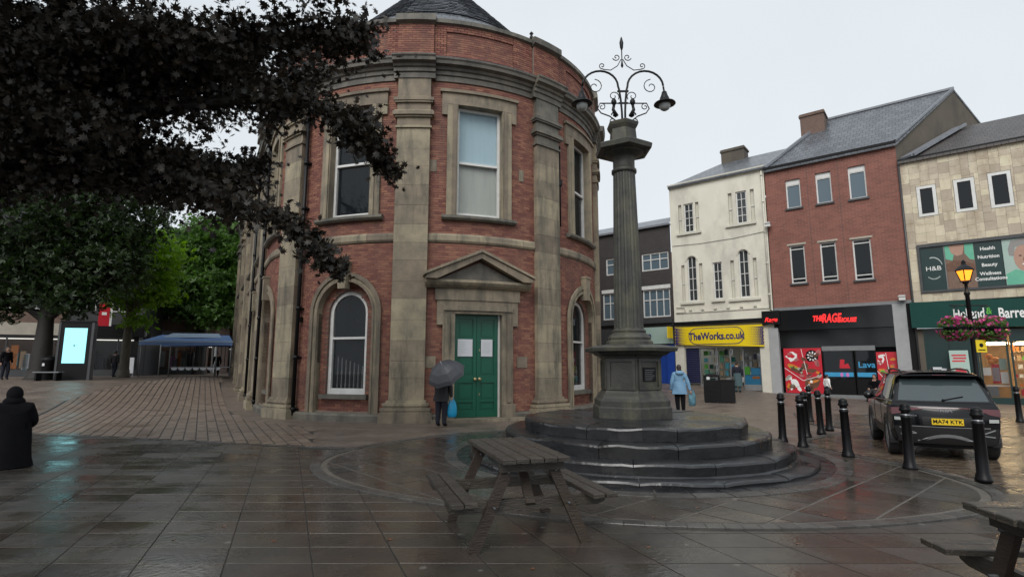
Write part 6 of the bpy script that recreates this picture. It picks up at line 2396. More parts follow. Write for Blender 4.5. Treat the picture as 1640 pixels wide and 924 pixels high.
for sg in (-1, 1):
    mb = MB()
    rp = lambda x, z: rearf(x, vz(z)) + Vector((0.01 * sg, -0.012, 0))
    def lamp(a, k):
        x = sg * (0.42 + 0.58 * a)
        zt = 0.985 - 0.02 * a
        zb = 0.955 - 0.10 * a - (0.02 if a > 0.6 else 0)
        return rp(x, zb + (zt - zb) * k)
    grid(mb, lamp, fr_(0, 1, 8), fr_(0, 1, 3), flip=(sg < 0))
    # wraps round the flank
    fl = lambda u, k: Vector((sg * (body(u, 3.5 + 0.5 * k).x + 0.010), body(u, 3.5 + 0.5 * k).y, body(u, 3.5 + 0.5 * k).z))
    grid(mb, fl, fr_(0.0, 0.75, 4), fr_(0, 1, 3), flip=(sg > 0))
    cpart(mb, 'tail_light', M['taillight'])
    # silver boomerang trim and reflector low on the bumper
    mb = MB()
    for (xa, za, xb, zb_) in ((0.60, 0.50, 0.90, 0.60), (0.60, 0.50, 0.92, 0.47)):
        a, b = rearf(sg * xa, vz(za)) + Vector((0, -0.015, 0)), rearf(sg * xb, vz(zb_)) + Vector((0, -0.015, 0))
        mb.bar(a, b, 0.014, 0.020)
    cpart(mb, 'bumper_trim', M['greymid'])
    mb = MB()
    grid(mb, lambda x, v: rearf(x, v) + Vector((0, -0.010, 0)), fr_(sg * 0.78, sg * 0.97, 3), fr_(vz(0.73), vz(0.79), 2), flip=False)
    cpart(mb, 'reverse_lamp', M['globe'])
rpatch('light_bar', 'taillight', -0.42, 0.42, 0.968, 0.984, 0.011, 8, 1)
rpatch('lower_bumper', 'car_plastic', -0.99, 0.99, 0.31, 0.62, 0.006, 14, 5)
rpatch('bumper_line', 'greymid', -0.80, 0.80, 0.620, 0.636, 0.012, 10, 1)
rpatch('skid_plate', 'greymid', -0.62, 0.62, 0.40, 0.50, 0.014, 10, 3, shape=lambda x: (0.36 + 0.02 * abs(x), 0.50 - 0.16 * (abs(x) / 0.62) ** 2))
rpatch('diffuser', 'car_plastic', -0.56, 0.56, 0.31, 0.44, 0.020, 10, 3, shape=lambda x: (0.31, 0.44 - 0.12 * (abs(x) / 0.56) ** 2))
# number plate
py = rearf(0, vz(0.74)).y - 0.022
mb = MB()
mb.box(-0.265, 0.265, py, py + 0.02, 0.675, 0.79)
npl = cpart(mb, 'number_plate', M['plate'])
lettering('MA74 KTK', 0.108 * CS, (0, (py - 0.003) * CS, 0.732 * CSZ), M['black'], npl, squash=0.98, bold=0.002, depth=0.001)
lettering('KIA', 0.085 * CS, (0, (rearf(0, vz(0.93)).y - 0.012) * CS, 0.93 * CSZ), M['silver'], car, name='badge', squash=1.6, depth=0.003)
lettering('SPORTAGE', 0.045 * CS, (-0.56 * CSX, (rearf(-0.62, vz(0.83)).y - 0.014) * CS, 0.825 * CSZ), M['silver'], car, name='model_lettering', squash=1.0, depth=0.002)
rpatch('plate_recess', 'car_plastic', -0.45, 0.45, 0.655, 0.81, 0.006, 8, 3)
mb = MB()
wa, wb_ = rearf(0.0, vz(1.12)) + Vector((0, -0.03, 0)), rearf(0.42, vz(1.19)) + Vector((0, -0.03, 0))
mb.bar(wa, wb_, 0.012, 0.02)
mb.ell(tuple(wa), (0.03, 0.02, 0.025), 8, 6)
cpart(mb, 'rear_wiper', M['black'])
# spoiler over the rear window, roof rails, shark fin
mb = MB()
sp = []
for x in fr_(-0.66, 0.66, 10):
    k = 1 - (x / 0.66) ** 2
    sp += [(x, -0.24 - 0.02 * k, 1.625), (x, -0.52 - 0.05 * k, 1.60 - 0.012 * (1 - k)), (x, -0.52 - 0.05 * k, 1.575 - 0.012 * (1 - k)), (x, -0.24, 1.56)]
mb.add(sp, [(i * 4 + q, i * 4 + (q + 1) % 4, (i + 1) * 4 + (q + 1) % 4, (i + 1) * 4 + q) for i in range(10) for q in range(4)] + [(0, 1, 2, 3), (43, 42, 41, 40)], 0, False)
cpart(mb, 'spoiler', M['car'])
mb = MB()
mb.box(-0.12, 0.12, -0.585, -0.572, 1.583, 1.594)
cpart(mb, 'brake_light', M['taillight'])
for sg in (-1, 1):
    mb = MB()
    mb.tube([(sg * 0.60, -0.22, 1.63), (sg * 0.61, -0.1, 1.68), (sg * 0.62, 0.8, 1.705), (sg * 0.60, 1.45, 1.67), (sg * 0.58, 1.55, 1.62)], 0.018, 6)
    cpart(mb, 'roof_rail', M['car_plastic'])
mb = MB()
mb.prism([(-0.10, 1.66), (0.14, 1.66), (-0.06, 1.735), (-0.09, 1.735)], -0.02, 0.02)
mb.v = [(y, x + 0.05, z) for x, y, z in mb.v]
cpart(mb, 'antenna_fin', M['car'])
# side glass and pillars
for sg in (-1, 1):
    for a, b in ((0.75, 1.45), (1.55, 2.85), (2.95, 4.25)):
        mb = MB()
        f = lambda u, k: Vector((sg * (body(u, 5.15 + 1.65 * k).x + 0.008), body(u, 5.15 + 1.65 * k).y, body(u, 5.15 + 1.65 * k).z + 0.004))
        grid(mb, lambda u, k: f(u, k * (0.55 + 0.45 * min(1, (u - a) / 0.4)) if a < 1 else k), fr_(a, b, 6), fr_(0, 1, 4), flip=(sg > 0))
        cpart(mb, 'side_window', M['car_glass'])
    mb = MB()
    pts = [Vector((sg * (body(u, 5.05).x + 0.010), body(u, 5.05).y, body(u, 5.05).z)) for u in fr_(0.4, 4.4, 12)]
    mb.tube(pts, 0.009, 4)
    cpart(mb, 'window_trim', M['silver'])
    mb = MB()
    grid(mb, lambda u, k: Vector((sg * (body(u, 1.6 + 0.8 * k).x + 0.007), body(u, 1.6 + 0.8 * k).y, body(u, 1.6 + 0.8 * k).z)), fr_(0.2, 6.5, 12), fr_(0, 1, 2), flip=(sg > 0))
    cpart(mb, 'sill_cladding', M['car_plastic'])
    mb = MB()
    mb.ell((sg * 1.03, 1.95, 1.08), (0.11, 0.07, 0.085), 10, 6)
    mb.bar((sg * 0.88, 1.98, 1.05), (sg * 0.98, 1.96, 1.06), 0.04, 0.04)
    cpart(mb, 'door_mirror', M['car'])
    for uu in (1.62, 2.9):
        mb = MB()
        p = body(uu, 4.2)
        mb.tube([(sg * (p.x + 0.02), p.y + 0.02, p.z), (sg * (p.x + 0.03), p.y + 0.12, p.z + 0.003), (sg * (p.x + 0.02), p.y + 0.22, p.z)], 0.014, 6)
        cpart(mb, 'door_handle', M['car'])
    mb = MB()
    for uu in (1.52, 2.9, 4.3):
        for v in fr_(2.5, 4.9, 6):
            pass
        pts = [Vector((sg * (body(uu, v).x + 0.0015), body(uu, v).y, body(uu, v).z)) for v in fr_(2.4, 5.0, 8)]
        mb.tube(pts, 0.004, 4)
    cpart(mb, 'door_gap', M['black'])
    for yc in (0.0, 2.62):
        # black wheel-arch lip
        mb = MB()
        n, r0, r1 = 20, 0.365, 0.455
        pts = []
        for k in range(n + 1):
            a = rad(-12) + (PI + rad(24)) * k / n
            pts.append((yc + r0 * math.cos(a), 0.36 + r0 * math.sin(a), yc + r1 * math.cos(a), 0.36 + r1 * math.sin(a)))
        vs = []
        for yi, zi, yo, zo in pts:
            for xx in (sg * 0.80, sg * 0.952):
                vs += [(xx, yi, zi), (xx, yo, zo)]
        fs = []
        for i in range(n):
            b_ = i * 4
            fs += [(b_ + 2, b_ + 3, b_ + 7, b_ + 6), (b_, b_ + 2, b_ + 6, b_ + 4), (b_ + 3, b_ + 1, b_ + 5, b_ + 7)]
        mb.add(vs, fs)
        cpart(mb, 'wheel_arch', M['car_plastic'])
        mb = MB()
        mb.lathe([(0.36, 0), (0.36, 0.02)], 24)
        mb.v = [(sg * (0.77 + z), yc + x, 0.36 + y) for x, y, z in mb.v]
        cpart(mb, 'arch_liner', M['black'])
        mb = MB()
        mb.lathe([(0.24, 0.72), (0.33, 0.715), (0.355, 0.735), (0.36, 0.76), (0.36, 0.91), (0.355, 0.935), (0.33, 0.955), (0.255, 0.958), (0.24, 0.93)], 28)
        mb.v = [(sg * z, yc + x, 0.36 + y) for x, y, z in mb.v]
        wh = cpart(mb, 'wheel', M['tyre'])
        mb = MB()
        mb.lathe([(0.245, 0.93), (0.250, 0.945), (0.235, 0.94), (0.225, 0.90)], 28)
        for k in range(5):
            a = k * 2 * PI / 5
            for d in (-0.13, 0.13):
                mb.bar((0.05 * math.cos(a), 0.05 * math.sin(a), 0.938), (0.235 * math.cos(a + d), 0.235 * math.sin(a + d), 0.935), 0.035, 0.02, up=(0, 0, 1))
        mb.lathe([(0.07, 0.92), (0.065, 0.945), (0.02, 0.95)], 12)
        mb.v = [(sg * z, yc + x, 0.36 + y) for x, y, z in mb.v]
        cpart(mb, 'rim', M['silver'], wh)
mb = MB()
mb.box(-0.70, 0.70, -0.5, 3.2, 0.22, 0.32)
cpart(mb, 'underbody', M['black'])

# =================================================================== PEOPLE
def skin_mesh(verts, edges, root):
    """verts: (co, radius, material index)"""
    me = bpy.data.meshes.new('body')
    me.from_pydata([v[0] for v in verts], edges, [])
    o_ = bpy.data.objects.new('body', me)
    col.objects.link(o_)
    md = o_.modifiers.new('skin', 'SKIN')
    md.use_smooth_shade = True
    for i, v in enumerate(verts):
        r = v[1]
        me.skin_vertices[0].data[i].radius = (r, r) if not isinstance(r, tuple) else r
        me.skin_vertices[0].data[i].use_root = (i == root)
    s2 = o_.modifiers.new('sub', 'SUBSURF')
    s2.levels = 2
    s2.render_levels = 2
    dg = bpy.context.evaluated_depsgraph_get()
    dg.update()
    res = bpy.data.meshes.new_from_object(o_.evaluated_get(dg))
    vs = [tuple(v.co) for v in res.vertices]
    fs = [tuple(p.vertices) for p in res.polygons]
    bpy.data.objects.remove(o_)
    bpy.data.meshes.remove(me)
    bpy.data.meshes.remove(res)
    return vs, fs

def hand(mb, wrist, dirv, side, mi, s_=1.0, curl=0.6):
    """palm and five bent fingers"""
    d = Vector(dirv).normalized()
    x = Vector(side).normalized()
    n = d.cross(x).normalized()
    w_ = Vector(wrist)
    mb.tube([w_ - d * 0.01, w_ + d * 0.03 * s_, w_ + d * 0.075 * s_], [0.022 * s_, 0.034 * s_, 0.036 * s_], 8, mi)
    for i, (off, ln) in enumerate(((-0.030, 0.062), (-0.010, 0.075), (0.010, 0.070), (0.030, 0.055))):
        b = w_ + d * 0.07 * s_ + x * off * s_
        c1 = b + (d * math.cos(curl * 0.4) + n * math.sin(curl * 0.4)) * ln * 0.5 * s_
        c2 = c1 + (d * math.cos(curl * 1.6) + n * math.sin(curl * 1.6)) * ln * 0.5 * s_
        mb.tube([b, c1, c2], [0.0095 * s_, 0.009 * s_, 0.007 * s_], 6, mi)
    b = w_ + d * 0.02 * s_ + x * 0.032 * s_
    mb.tube([b, b + (d * 0.7 + x * 0.7) * 0.035 * s_, b + (d * 0.95 + x * 0.3 + n * 0.3) * 0.065 * s_], [0.012 * s_, 0.011 * s_, 0.008 * s_], 6, mi)

def head(mb, c, fwd, s_, mi_skin):
    """head with brow, nose, mouth, ears and eyes; fwd = facing direction"""
    f = Vector(fwd).normalized()
    r = f.cross(Vector((0, 0, 1))).normalized()
    u = r.cross(f)
    T = lambda x, y, z: tuple(Vector(c) + r * x + f * y + u * z)
    mb.ell((0, 0, 0.0), (0.074 * s_, 0.094 * s_, 0.112 * s_), 14, 10, mi_skin, T)
    mb.ell((0, 0.045 * s_, -0.062 * s_), (0.048 * s_, 0.045 * s_, 0.045 * s_), 10, 6, mi_skin, T)
    mb.tube([T(0, 0.088 * s_, 0.012 * s_), T(0, 0.110 * s_, -0.025 * s_), T(0, 0.090 * s_, -0.034 * s_)], [0.008 * s_, 0.014 * s_, 0.010 * s_], 6, mi_skin)
    for sg in (-1, 1):
        mb.ell((sg * 0.076 * s_, 0.0, -0.005 * s_), (0.012 * s_, 0.02 * s_, 0.03 * s_), 8, 6, mi_skin, T)
    return T

def person(label, loc, rotz, h, mats, pose, hair='hair_dark', hood=None, coat=None, group=None, shoe='black'):
    """pose: dict joint -> (x,y,z) in units of body height, facing -y locally.  mats: top, legs, skin"""
    J = dict(pelvis=(0, 0, .53), waist=(0, 0, .605), chest=(0, 0, .715), shc=(0, 0, .80), neck=(0, -.005, .865), head=(0, -.012, .932),
             sl=(.105, 0, .80), el=(.135, .02, .64), wl=(.14, -.03, .50), sr=(-.105, 0, .80), er=(-.135, .02, .64), wr=(-.14, -.03, .50),
             hl=(.052, 0, .50), kl=(.058, -.015, .28), al=(.058, .015, .05), tl=(.066, -.085, .022), hr=(-.052, 0, .50), kr=(-.058, -.015, .28), ar=(-.058, .015, .05), tr=(-.066, -.085, .022))
    J.update(pose)
    R = dict(pelvis=(.092, .072), waist=(.084, .064), chest=(.100, .072), shc=(.075, .058), neck=.034, sl=.052, el=.038, wl=.026, sr=.052, er=.038, wr=.026, hl=.068, kl=.048, al=.034, tl=.026, hr=.068, kr=.048, ar=.034, tr=.026)
    fat = pose.get('bulk', 1.0)
    names = list(R)
    order = ['pelvis', 'waist', 'chest', 'shc', 'neck', 'sl', 'el', 'wl', 'sr', 'er', 'wr', 'hl', 'kl', 'al', 'tl', 'hr', 'kr', 'ar', 'tr']
    idx = {n_: i for i, n_ in enumerate(order)}
    E_ = [('pelvis', 'waist'), ('waist', 'chest'), ('chest', 'shc'), ('shc', 'neck'), ('shc', 'sl'), ('sl', 'el'), ('el', 'wl'), ('shc', 'sr'), ('sr', 'er'), ('er', 'wr'),
          ('pelvis', 'hl'), ('hl', 'kl'), ('kl', 'al'), ('al', 'tl'), ('pelvis', 'hr'), ('hr', 'kr'), ('kr', 'ar'), ('ar', 'tr')]
    V = []
    for n_ in order:
        r = R[n_]
        r = tuple(q * h * fat for q in r) if isinstance(r, tuple) else r * h * (fat if n_ not in ('neck', 'tl', 'tr') else 1)
        V.append((tuple(q * h for q in J[n_]), r, 0))
    vs, fs = skin_mesh(V, [(idx[a], idx[b]) for a, b in E_], 0)
    mi_of = {}
    for a, b in E_:
        mi_of[(a, b)] = 0 if b in ('waist', 'chest', 'shc', 'sl', 'el', 'wl', 'sr', 'er', 'wr') else ((0 if hood else 2) if b == 'neck' else (3 if b in ('tl', 'tr') else 1))
    segs_ = [(Vector(J[a]) * h, Vector(J[b]) * h, mi_of[(a, b)]) for a, b in E_]
    mb = MB()
    byM = {0: [], 1: [], 2: [], 3: []}
    for f in fs:
        c = sum((Vector(vs[i]) for i in f), Vector()) / len(f)
        best, bm_ = 9e9, 0
        for a, b, m_ in segs_:
            ab_ = b - a
            t = max(0, min(1, (c - a).dot(ab_) / ab_.length_squared))
            d = (c - (a + ab_ * t)).length
            if d < best:
                best, bm_ = d, m_
        byM[bm_].append(f)
    o0 = len(mb.v)
    mb.v += vs
    for m_, fl in byM.items():
        for f in fl:
            mb.f.append(list(f))
            mb.mi.append(m_)
            mb.sm.append(True)
    fwd = pose.get('look', (0, -1, -0.08))
    hc = Vector(J['head']) * h
    head(mb, hc, fwd, h / 1.72, 2)
    for s_, w_, e_ in ((1, 'wl', 'el'), (-1, 'wr', 'er')):
        d = (Vector(J[w_]) - Vector(J[e_]))
        hand(mb, Vector(J[w_]) * h, d, (0, -1, 0) if abs(d.normalized().y) < 0.8 else (s_, 0, 0), 2, h / 1.72, 0.7)
    p = thing('person', label, 'person', loc, rotz, group)
    mb.build('body', [M[mats[0]], M[mats[1]], M[mats[2]], M[shoe]], p)
    f = Vector(fwd).normalized()
    r = f.cross(Vector((0, 0, 1))).normalized()
    u = r.cross(f)
    k = h / 1.72
    T = lambda x, y, z: tuple(hc + r * x + f * y + u * z)
    mb = MB()
    if hood:
        mb.ell((0, -0.022 * k, 0.012 * k), (0.112 * k, 0.125 * k, 0.142 * k), 14, 10, 0, T)
        mb.ell((0, -0.03 * k, -0.11 * k), (0.150 * k, 0.125 * k, 0.095 * k), 12, 8, 0, T)
        mb.build('hood', M[hood], p)
    else:
        mb.ell((0, -0.016 * k, 0.022 * k), (0.084 * k, 0.098 * k, 0.108 * k), 14, 10, 0, T)
        if pose.get('longhair'):
            mb.ell((0, -0.06 * k, -0.05 * k), (0.075 * k, 0.05 * k, 0.11 * k), 12, 8, 0, T)
        mb.build('hair', M[hair], p)
    mb = MB()
    for sg in (-1, 1):
        mb.ell((sg * 0.030 * k, 0.086 * k, 0.006 * k), (0.012 * k, 0.008 * k, 0.008 * k), 8, 6, 0, T)
    mb.ell((0, 0.088 * k, -0.060 * k), (0.024 * k, 0.008 * k, 0.006 * k), 8, 4, 0, T)
    mb.build('face_features', M['hair_dark'], p)
    if coat:
        mt, z0, z1, r0, r1, cy = coat
        mb = MB()
        n, vs, fs = 24, [], []
        lv = 7
        for i in range(lv):
            t = i / (lv - 1)
            z = z0 + (z1 - z0) * t
            for q in range(n):
                a = 2 * PI * q / n
                rr = (r0 + (r1 - r0) * t) * (1 + 0.06 * math.sin(a * 5 + i * 0.3) * (1 - t) + 0.05 * math.sin(a * 3 + 1 + i * 0.9))
                vs.append((rr * math.cos(a) * h, (cy + rr * 0.74 * math.sin(a)) * h, z * h))
        for i in range(lv - 1):
            for q in range(n):
                q2 = (q + 1) % n
                fs.append((i * n + q, i * n + q2, (i + 1) * n + q2, (i + 1) * n + q))
        mb.add(vs, fs, 0, True)
        mb.build('coat', M[mt], p)
    return p

def carrier(label, loc, rotz, s_, mat):
    b = thing('carrier_bag', label, 'carrier bag', loc, rotz)
    mb = MB()
    n, vs, fs = 14, [], []
    for i, (w_, d_, z) in enumerate(((0.07, 0.035, 0.0), (0.10, 0.055, 0.02), (0.115, 0.06, 0.12), (0.11, 0.05, 0.26), (0.085, 0.035, 0.36), (0.05, 0.02, 0.43))):
        for q in range(n):
            a = 2 * PI * q / n
            k = 1 + 0.10 * math.sin(a * 4 + i)
            vs.append((w_ * k * s_ * math.cos(a), d_ * k * s_ * math.sin(a), z * s_))
    for i in range(5):
        for q in range(n):
            q2 = (q + 1) % n
            fs.append((i * n + q, i * n + q2, (i + 1) * n + q2, (i + 1) * n + q))
    fs.append(tuple(range(n))[::-1])
    mb.add(vs, fs, 0, True)
    mb.build('bag', M[mat], b)
    mb = MB()
    mb.tube([(-0.05 * s_, 0, 0.38 * s_), (-0.02 * s_, 0, 0.48 * s_), (0.02 * s_, 0, 0.48 * s_), (0.05 * s_, 0, 0.38 * s_)], 0.008 * s_, 5)
    mb.build('handle', M[mat], b)
    return b

# woman in a pale blue jacket walking away
px_, py_ = 6.02, 19.6
wp = dict(wl=(-.0 + .165, -.05, .47), el=(.155, .01, .63), wr=(-.21, .02, .46), er=(-.175, .015, .62), kl=(.05, -.03, .28), al=(.05, .03, .05), kr=(-.06, .0, .28), bulk=1.12, look=(0.15, -1, -.05), longhair=True)
person('person in pale blue hooded jacket and black trousers walking away, carrying a bag', (px_, py_, 0.0), rad(172), 1.72, ('jkt_blue', 'cloth_black', 'skin'), wp, coat=('jkt_blue', .40, .66, .155, .125, 0.0))
hd = MB()
hd.lathe([(0.02, 0), (0.13, 0.02), (0.16, 0.07), (0.13, 0.13), (0.08, 0.15)], 14, sy=0.7)
hobj = [o_ for o_ in bpy.data.objects if o_.name.startswith('person')][-1]
hd.build('hood', M['jkt_blue'], hobj, (0, 0.10, 1.36))
carrier('pale teal carrier bag hanging from hand of person in blue jacket', (px_ + 0.43, py_ - 0.02, 0.27), 0.3, 1.25, 'bag_pale')
# person with the umbrella at the guildhall door
ux, uy = -1.98, 15.35
up = dict(waist=(0, -.01, .60), chest=(0, -.05, .71), shc=(0, -.075, .785), neck=(0, -.11, .84), head=(0, -.14, .895), sl=(.10, -.07, .785), sr=(-.10, -.07, .785), el=(.15, -.10, .65), wl=(.12, -.19, .66), er=(-.15, -.03, .62), wr=(-.16, -.05, .48), bulk=1.10, look=(0, -1, -.25))
person('person in dark clothes under grey umbrella beside the green doors', (ux, uy, 0.012), rad(165), 1.66, ('cloth_grey', 'cloth_navy', 'skin'), up, coat=('cloth_grey', .42, .66, .135, .115, 0.0))
um = thing('umbrella', 'grey open umbrella held over person by the green doors', 'umbrella', (ux + 0.02, uy - 0.05, 1.10))
mb = MB()
n, vs, fs = 8, [], []
for i, (r, z) in enumerate(((0.005, 0.92), (0.18, 0.89), (0.36, 0.79), (0.50, 0.63), (0.55, 0.52))):
    for q in range(n * 2):
        a = 2 * PI * q / (n * 2)
        rr = r * (1 if q % 2 == 0 else 0.93)
        vs.append((rr * math.cos(a), rr * math.sin(a), z - (0 if q % 2 == 0 else -0.02 * i / 4)))
for i in range(4):
    for q in range(n * 2):
        q2 = (q + 1) % (n * 2)
        fs.append((i * n * 2 + q, i * n * 2 + q2, (i + 1) * n * 2 + q2, (i + 1) * n * 2 + q))
mb.add(vs, fs)
can = mb.build('canopy', M['umb'], um)
mb = MB()
mb.tube([(0, 0, 0.0), (0, 0, 1.03)], 0.008, 6)
mb.build('shaft', M['silver'], um)
mb = MB()
for q in range(n):
    a = 2 * PI * q / n
    mb.tube([(0, 0, 0.895), (0.35 * math.cos(a), 0.35 * math.sin(a), 0.785), (0.54 * math.cos(a), 0.54 * math.sin(a), 0.515)], 0.005, 4)
mb.build('ribs', M['greydark'], um)
ud = Vector((-0.30, -0.58, 0.76)).normalized()
um.rotation_euler = ud.to_track_quat('Z', 'Y').to_euler()
um.location = Vector((-1.88, 15.0, 1.60)) - ud * 0.74
carrier('bright blue carrier bag in hand of person under umbrella', (ux + 0.30, uy + 0.02, 0.26), 0.2, 1.15, 'bag_blue')
# person in the entrance of the yellow signed shop
ex, ey = 12.55, 30.3
person('person in long dark coat in the entrance of the yellow signed shop', (ex, ey, gz(ex, ey)), rad(150), 1.70, ('cloth_navy', 'cloth_teal', 'skin'), dict(bulk=1.08), coat=('cloth_teal', .20, .62, .16, .12, 0.0))
# seated pair at the left edge
sx_, sy_ = -8.42, 9.25
sit = dict(pelvis=(0, 0, .29), waist=(0, .01, .37), chest=(0, -.01, .48), shc=(0, -.02, .565), neck=(0, -.035, .625), head=(0, -.05, .69), sl=(.115, -.02, .56), sr=(-.115, -.02, .56), el=(.165, -.05, .42), er=(-.165, -.05, .42), wl=(.10, -.18, .36), wr=(-.10, -.18, .36),
           hl=(.06, -.02, .275), hr=(-.06, -.02, .275), kl=(.08, -.25, .29), kr=(-.08, -.25, .29), al=(.08, -.24, .06), ar=(-.08, -.24, .06), tl=(.09, -.33, .025), tr=(-.09, -.33, .025), bulk=1.35, look=(0.1, -1, -.1))
person('person in black hooded coat sitting with back to camera at left edge', (sx_, sy_, 0.011), rad(218), 1.72, ('cloth_black', 'cloth_black', 'skin'), sit, hood='cloth_black', coat=('cloth_black', .01, .52, .205, .135, -0.01))
person('person in grey patterned top sitting beside the black hooded person', (sx_ - 0.85, sy_ + 0.25, 0.011), rad(215), 1.66, ('cloth_pattern', 'cloth_grey', 'skin'), sit, hair='hair_grey')
bn = thing('bench', 'low dark bench under the two seated people at left edge', 'bench', (sx_ - 0.45, sy_ + 0.10, 0.011), rad(20))
for k in range(3):
    mb = MB()
    mb.box(-1.0, 0.55, -0.16 + k * 0.115, -0.06 + k * 0.115, 0.36, 0.40)
    mb.build('seat_plank', M['wood'], bn)
for x in (-0.8, 0.4):
    mb = MB()
    mb.box(x, x + 0.08, -0.16, 0.17, 0.0, 0.36)
    mb.build('leg', M['black'], bn)
# by the brick building: a child in white and someone in a wheelchair
cx_, cy_ = 15.55, 26.9
person('child in white top walking past the red posters', (cx_, cy_, gz(cx_, cy_)), rad(100), 1.25, ('letter_white', 'cloth_navy', 'skin'), dict(kl=(.05, -.06, .28), al=(.05, -.02, .05), kr=(-.05, .02, .28), ar=(-.05, .10, .06)))
wx, wy = 17.15, 25.7
wc = thing('wheelchair', 'black wheelchair in front of the black shopfront beside the car', 'wheelchair', (wx, wy, 0), rad(-60))
for sg in (-1, 1):
    mb = MB()
    pts = [(sg * 0.30, 0.30 * math.cos(a), 0.31 + 0.30 * math.sin(a)) for a in fr_(0, 2 * PI, 24)]
    mb.tube(pts, 0.022, 6, cap=False)
    for k in range(8):
        a = k * PI / 4
        mb.tube([(sg * 0.30, 0, 0.31), (sg * 0.30, 0.3 * math.cos(a), 0.31 + 0.3 * math.sin(a))], 0.005, 4)
    mb.build('wheel', M['tyre'], wc)
    mb = MB()
    mb.tube([(sg * 0.25, 0.22, 0.95), (sg * 0.25, 0.2, 0.5), (sg * 0.25, -0.25, 0.48), (sg * 0.22, -0.45, 0.12)], 0.014, 6)
    mb.tube([(sg * 0.25, 0.2, 0.70), (sg * 0.25, -0.15, 0.70)], 0.02, 6)
    mb.lathe([(0.03, -0.02), (0.085, -0.02), (0.085, 0.02), (0.03, 0.02)], 12)
    mb.v[-48:] = [(sg * 0.24 + z, -0.38 + x, 0.09 + y) for x, y, z in mb.v[-48:]]
    mb.build('frame', M['greydark'], wc)
mb = MB()
mb.box(-0.24, 0.24, -0.25, 0.2, 0.46, 0.50)
mb.box(-0.24, 0.24, 0.18, 0.21, 0.5, 0.9)
mb.build('seat', M['black'], wc)
person('person in black sitting in the wheelchair beside the car', (wx, wy, 0.03), rad(-60), 1.66, ('cloth_black', 'cloth_grey', 'skin'), dict(sit, bulk=1.1))
# =================================================================== TREES
def limb_mesh(mb, pts, r0, r1, n=8):
    k = len(pts)
    mb.tube(pts, [r0 + (r1 - r0) * i / (k - 1) for i in range(k)], n)
def bez(pts, k=6):
    out = []
    P = [Vector(p) for p in pts]
    for i in range(len(P) - 1):
        p0, p1, p2, p3 = P[max(i - 1, 0)], P[i], P[i + 1], P[min(i + 2, len(P) - 1)]
        for s_ in range(k):
            out.append(crom(p0, p1, p2, p3, s_ / k))
    out.append(P[-1])
    return out

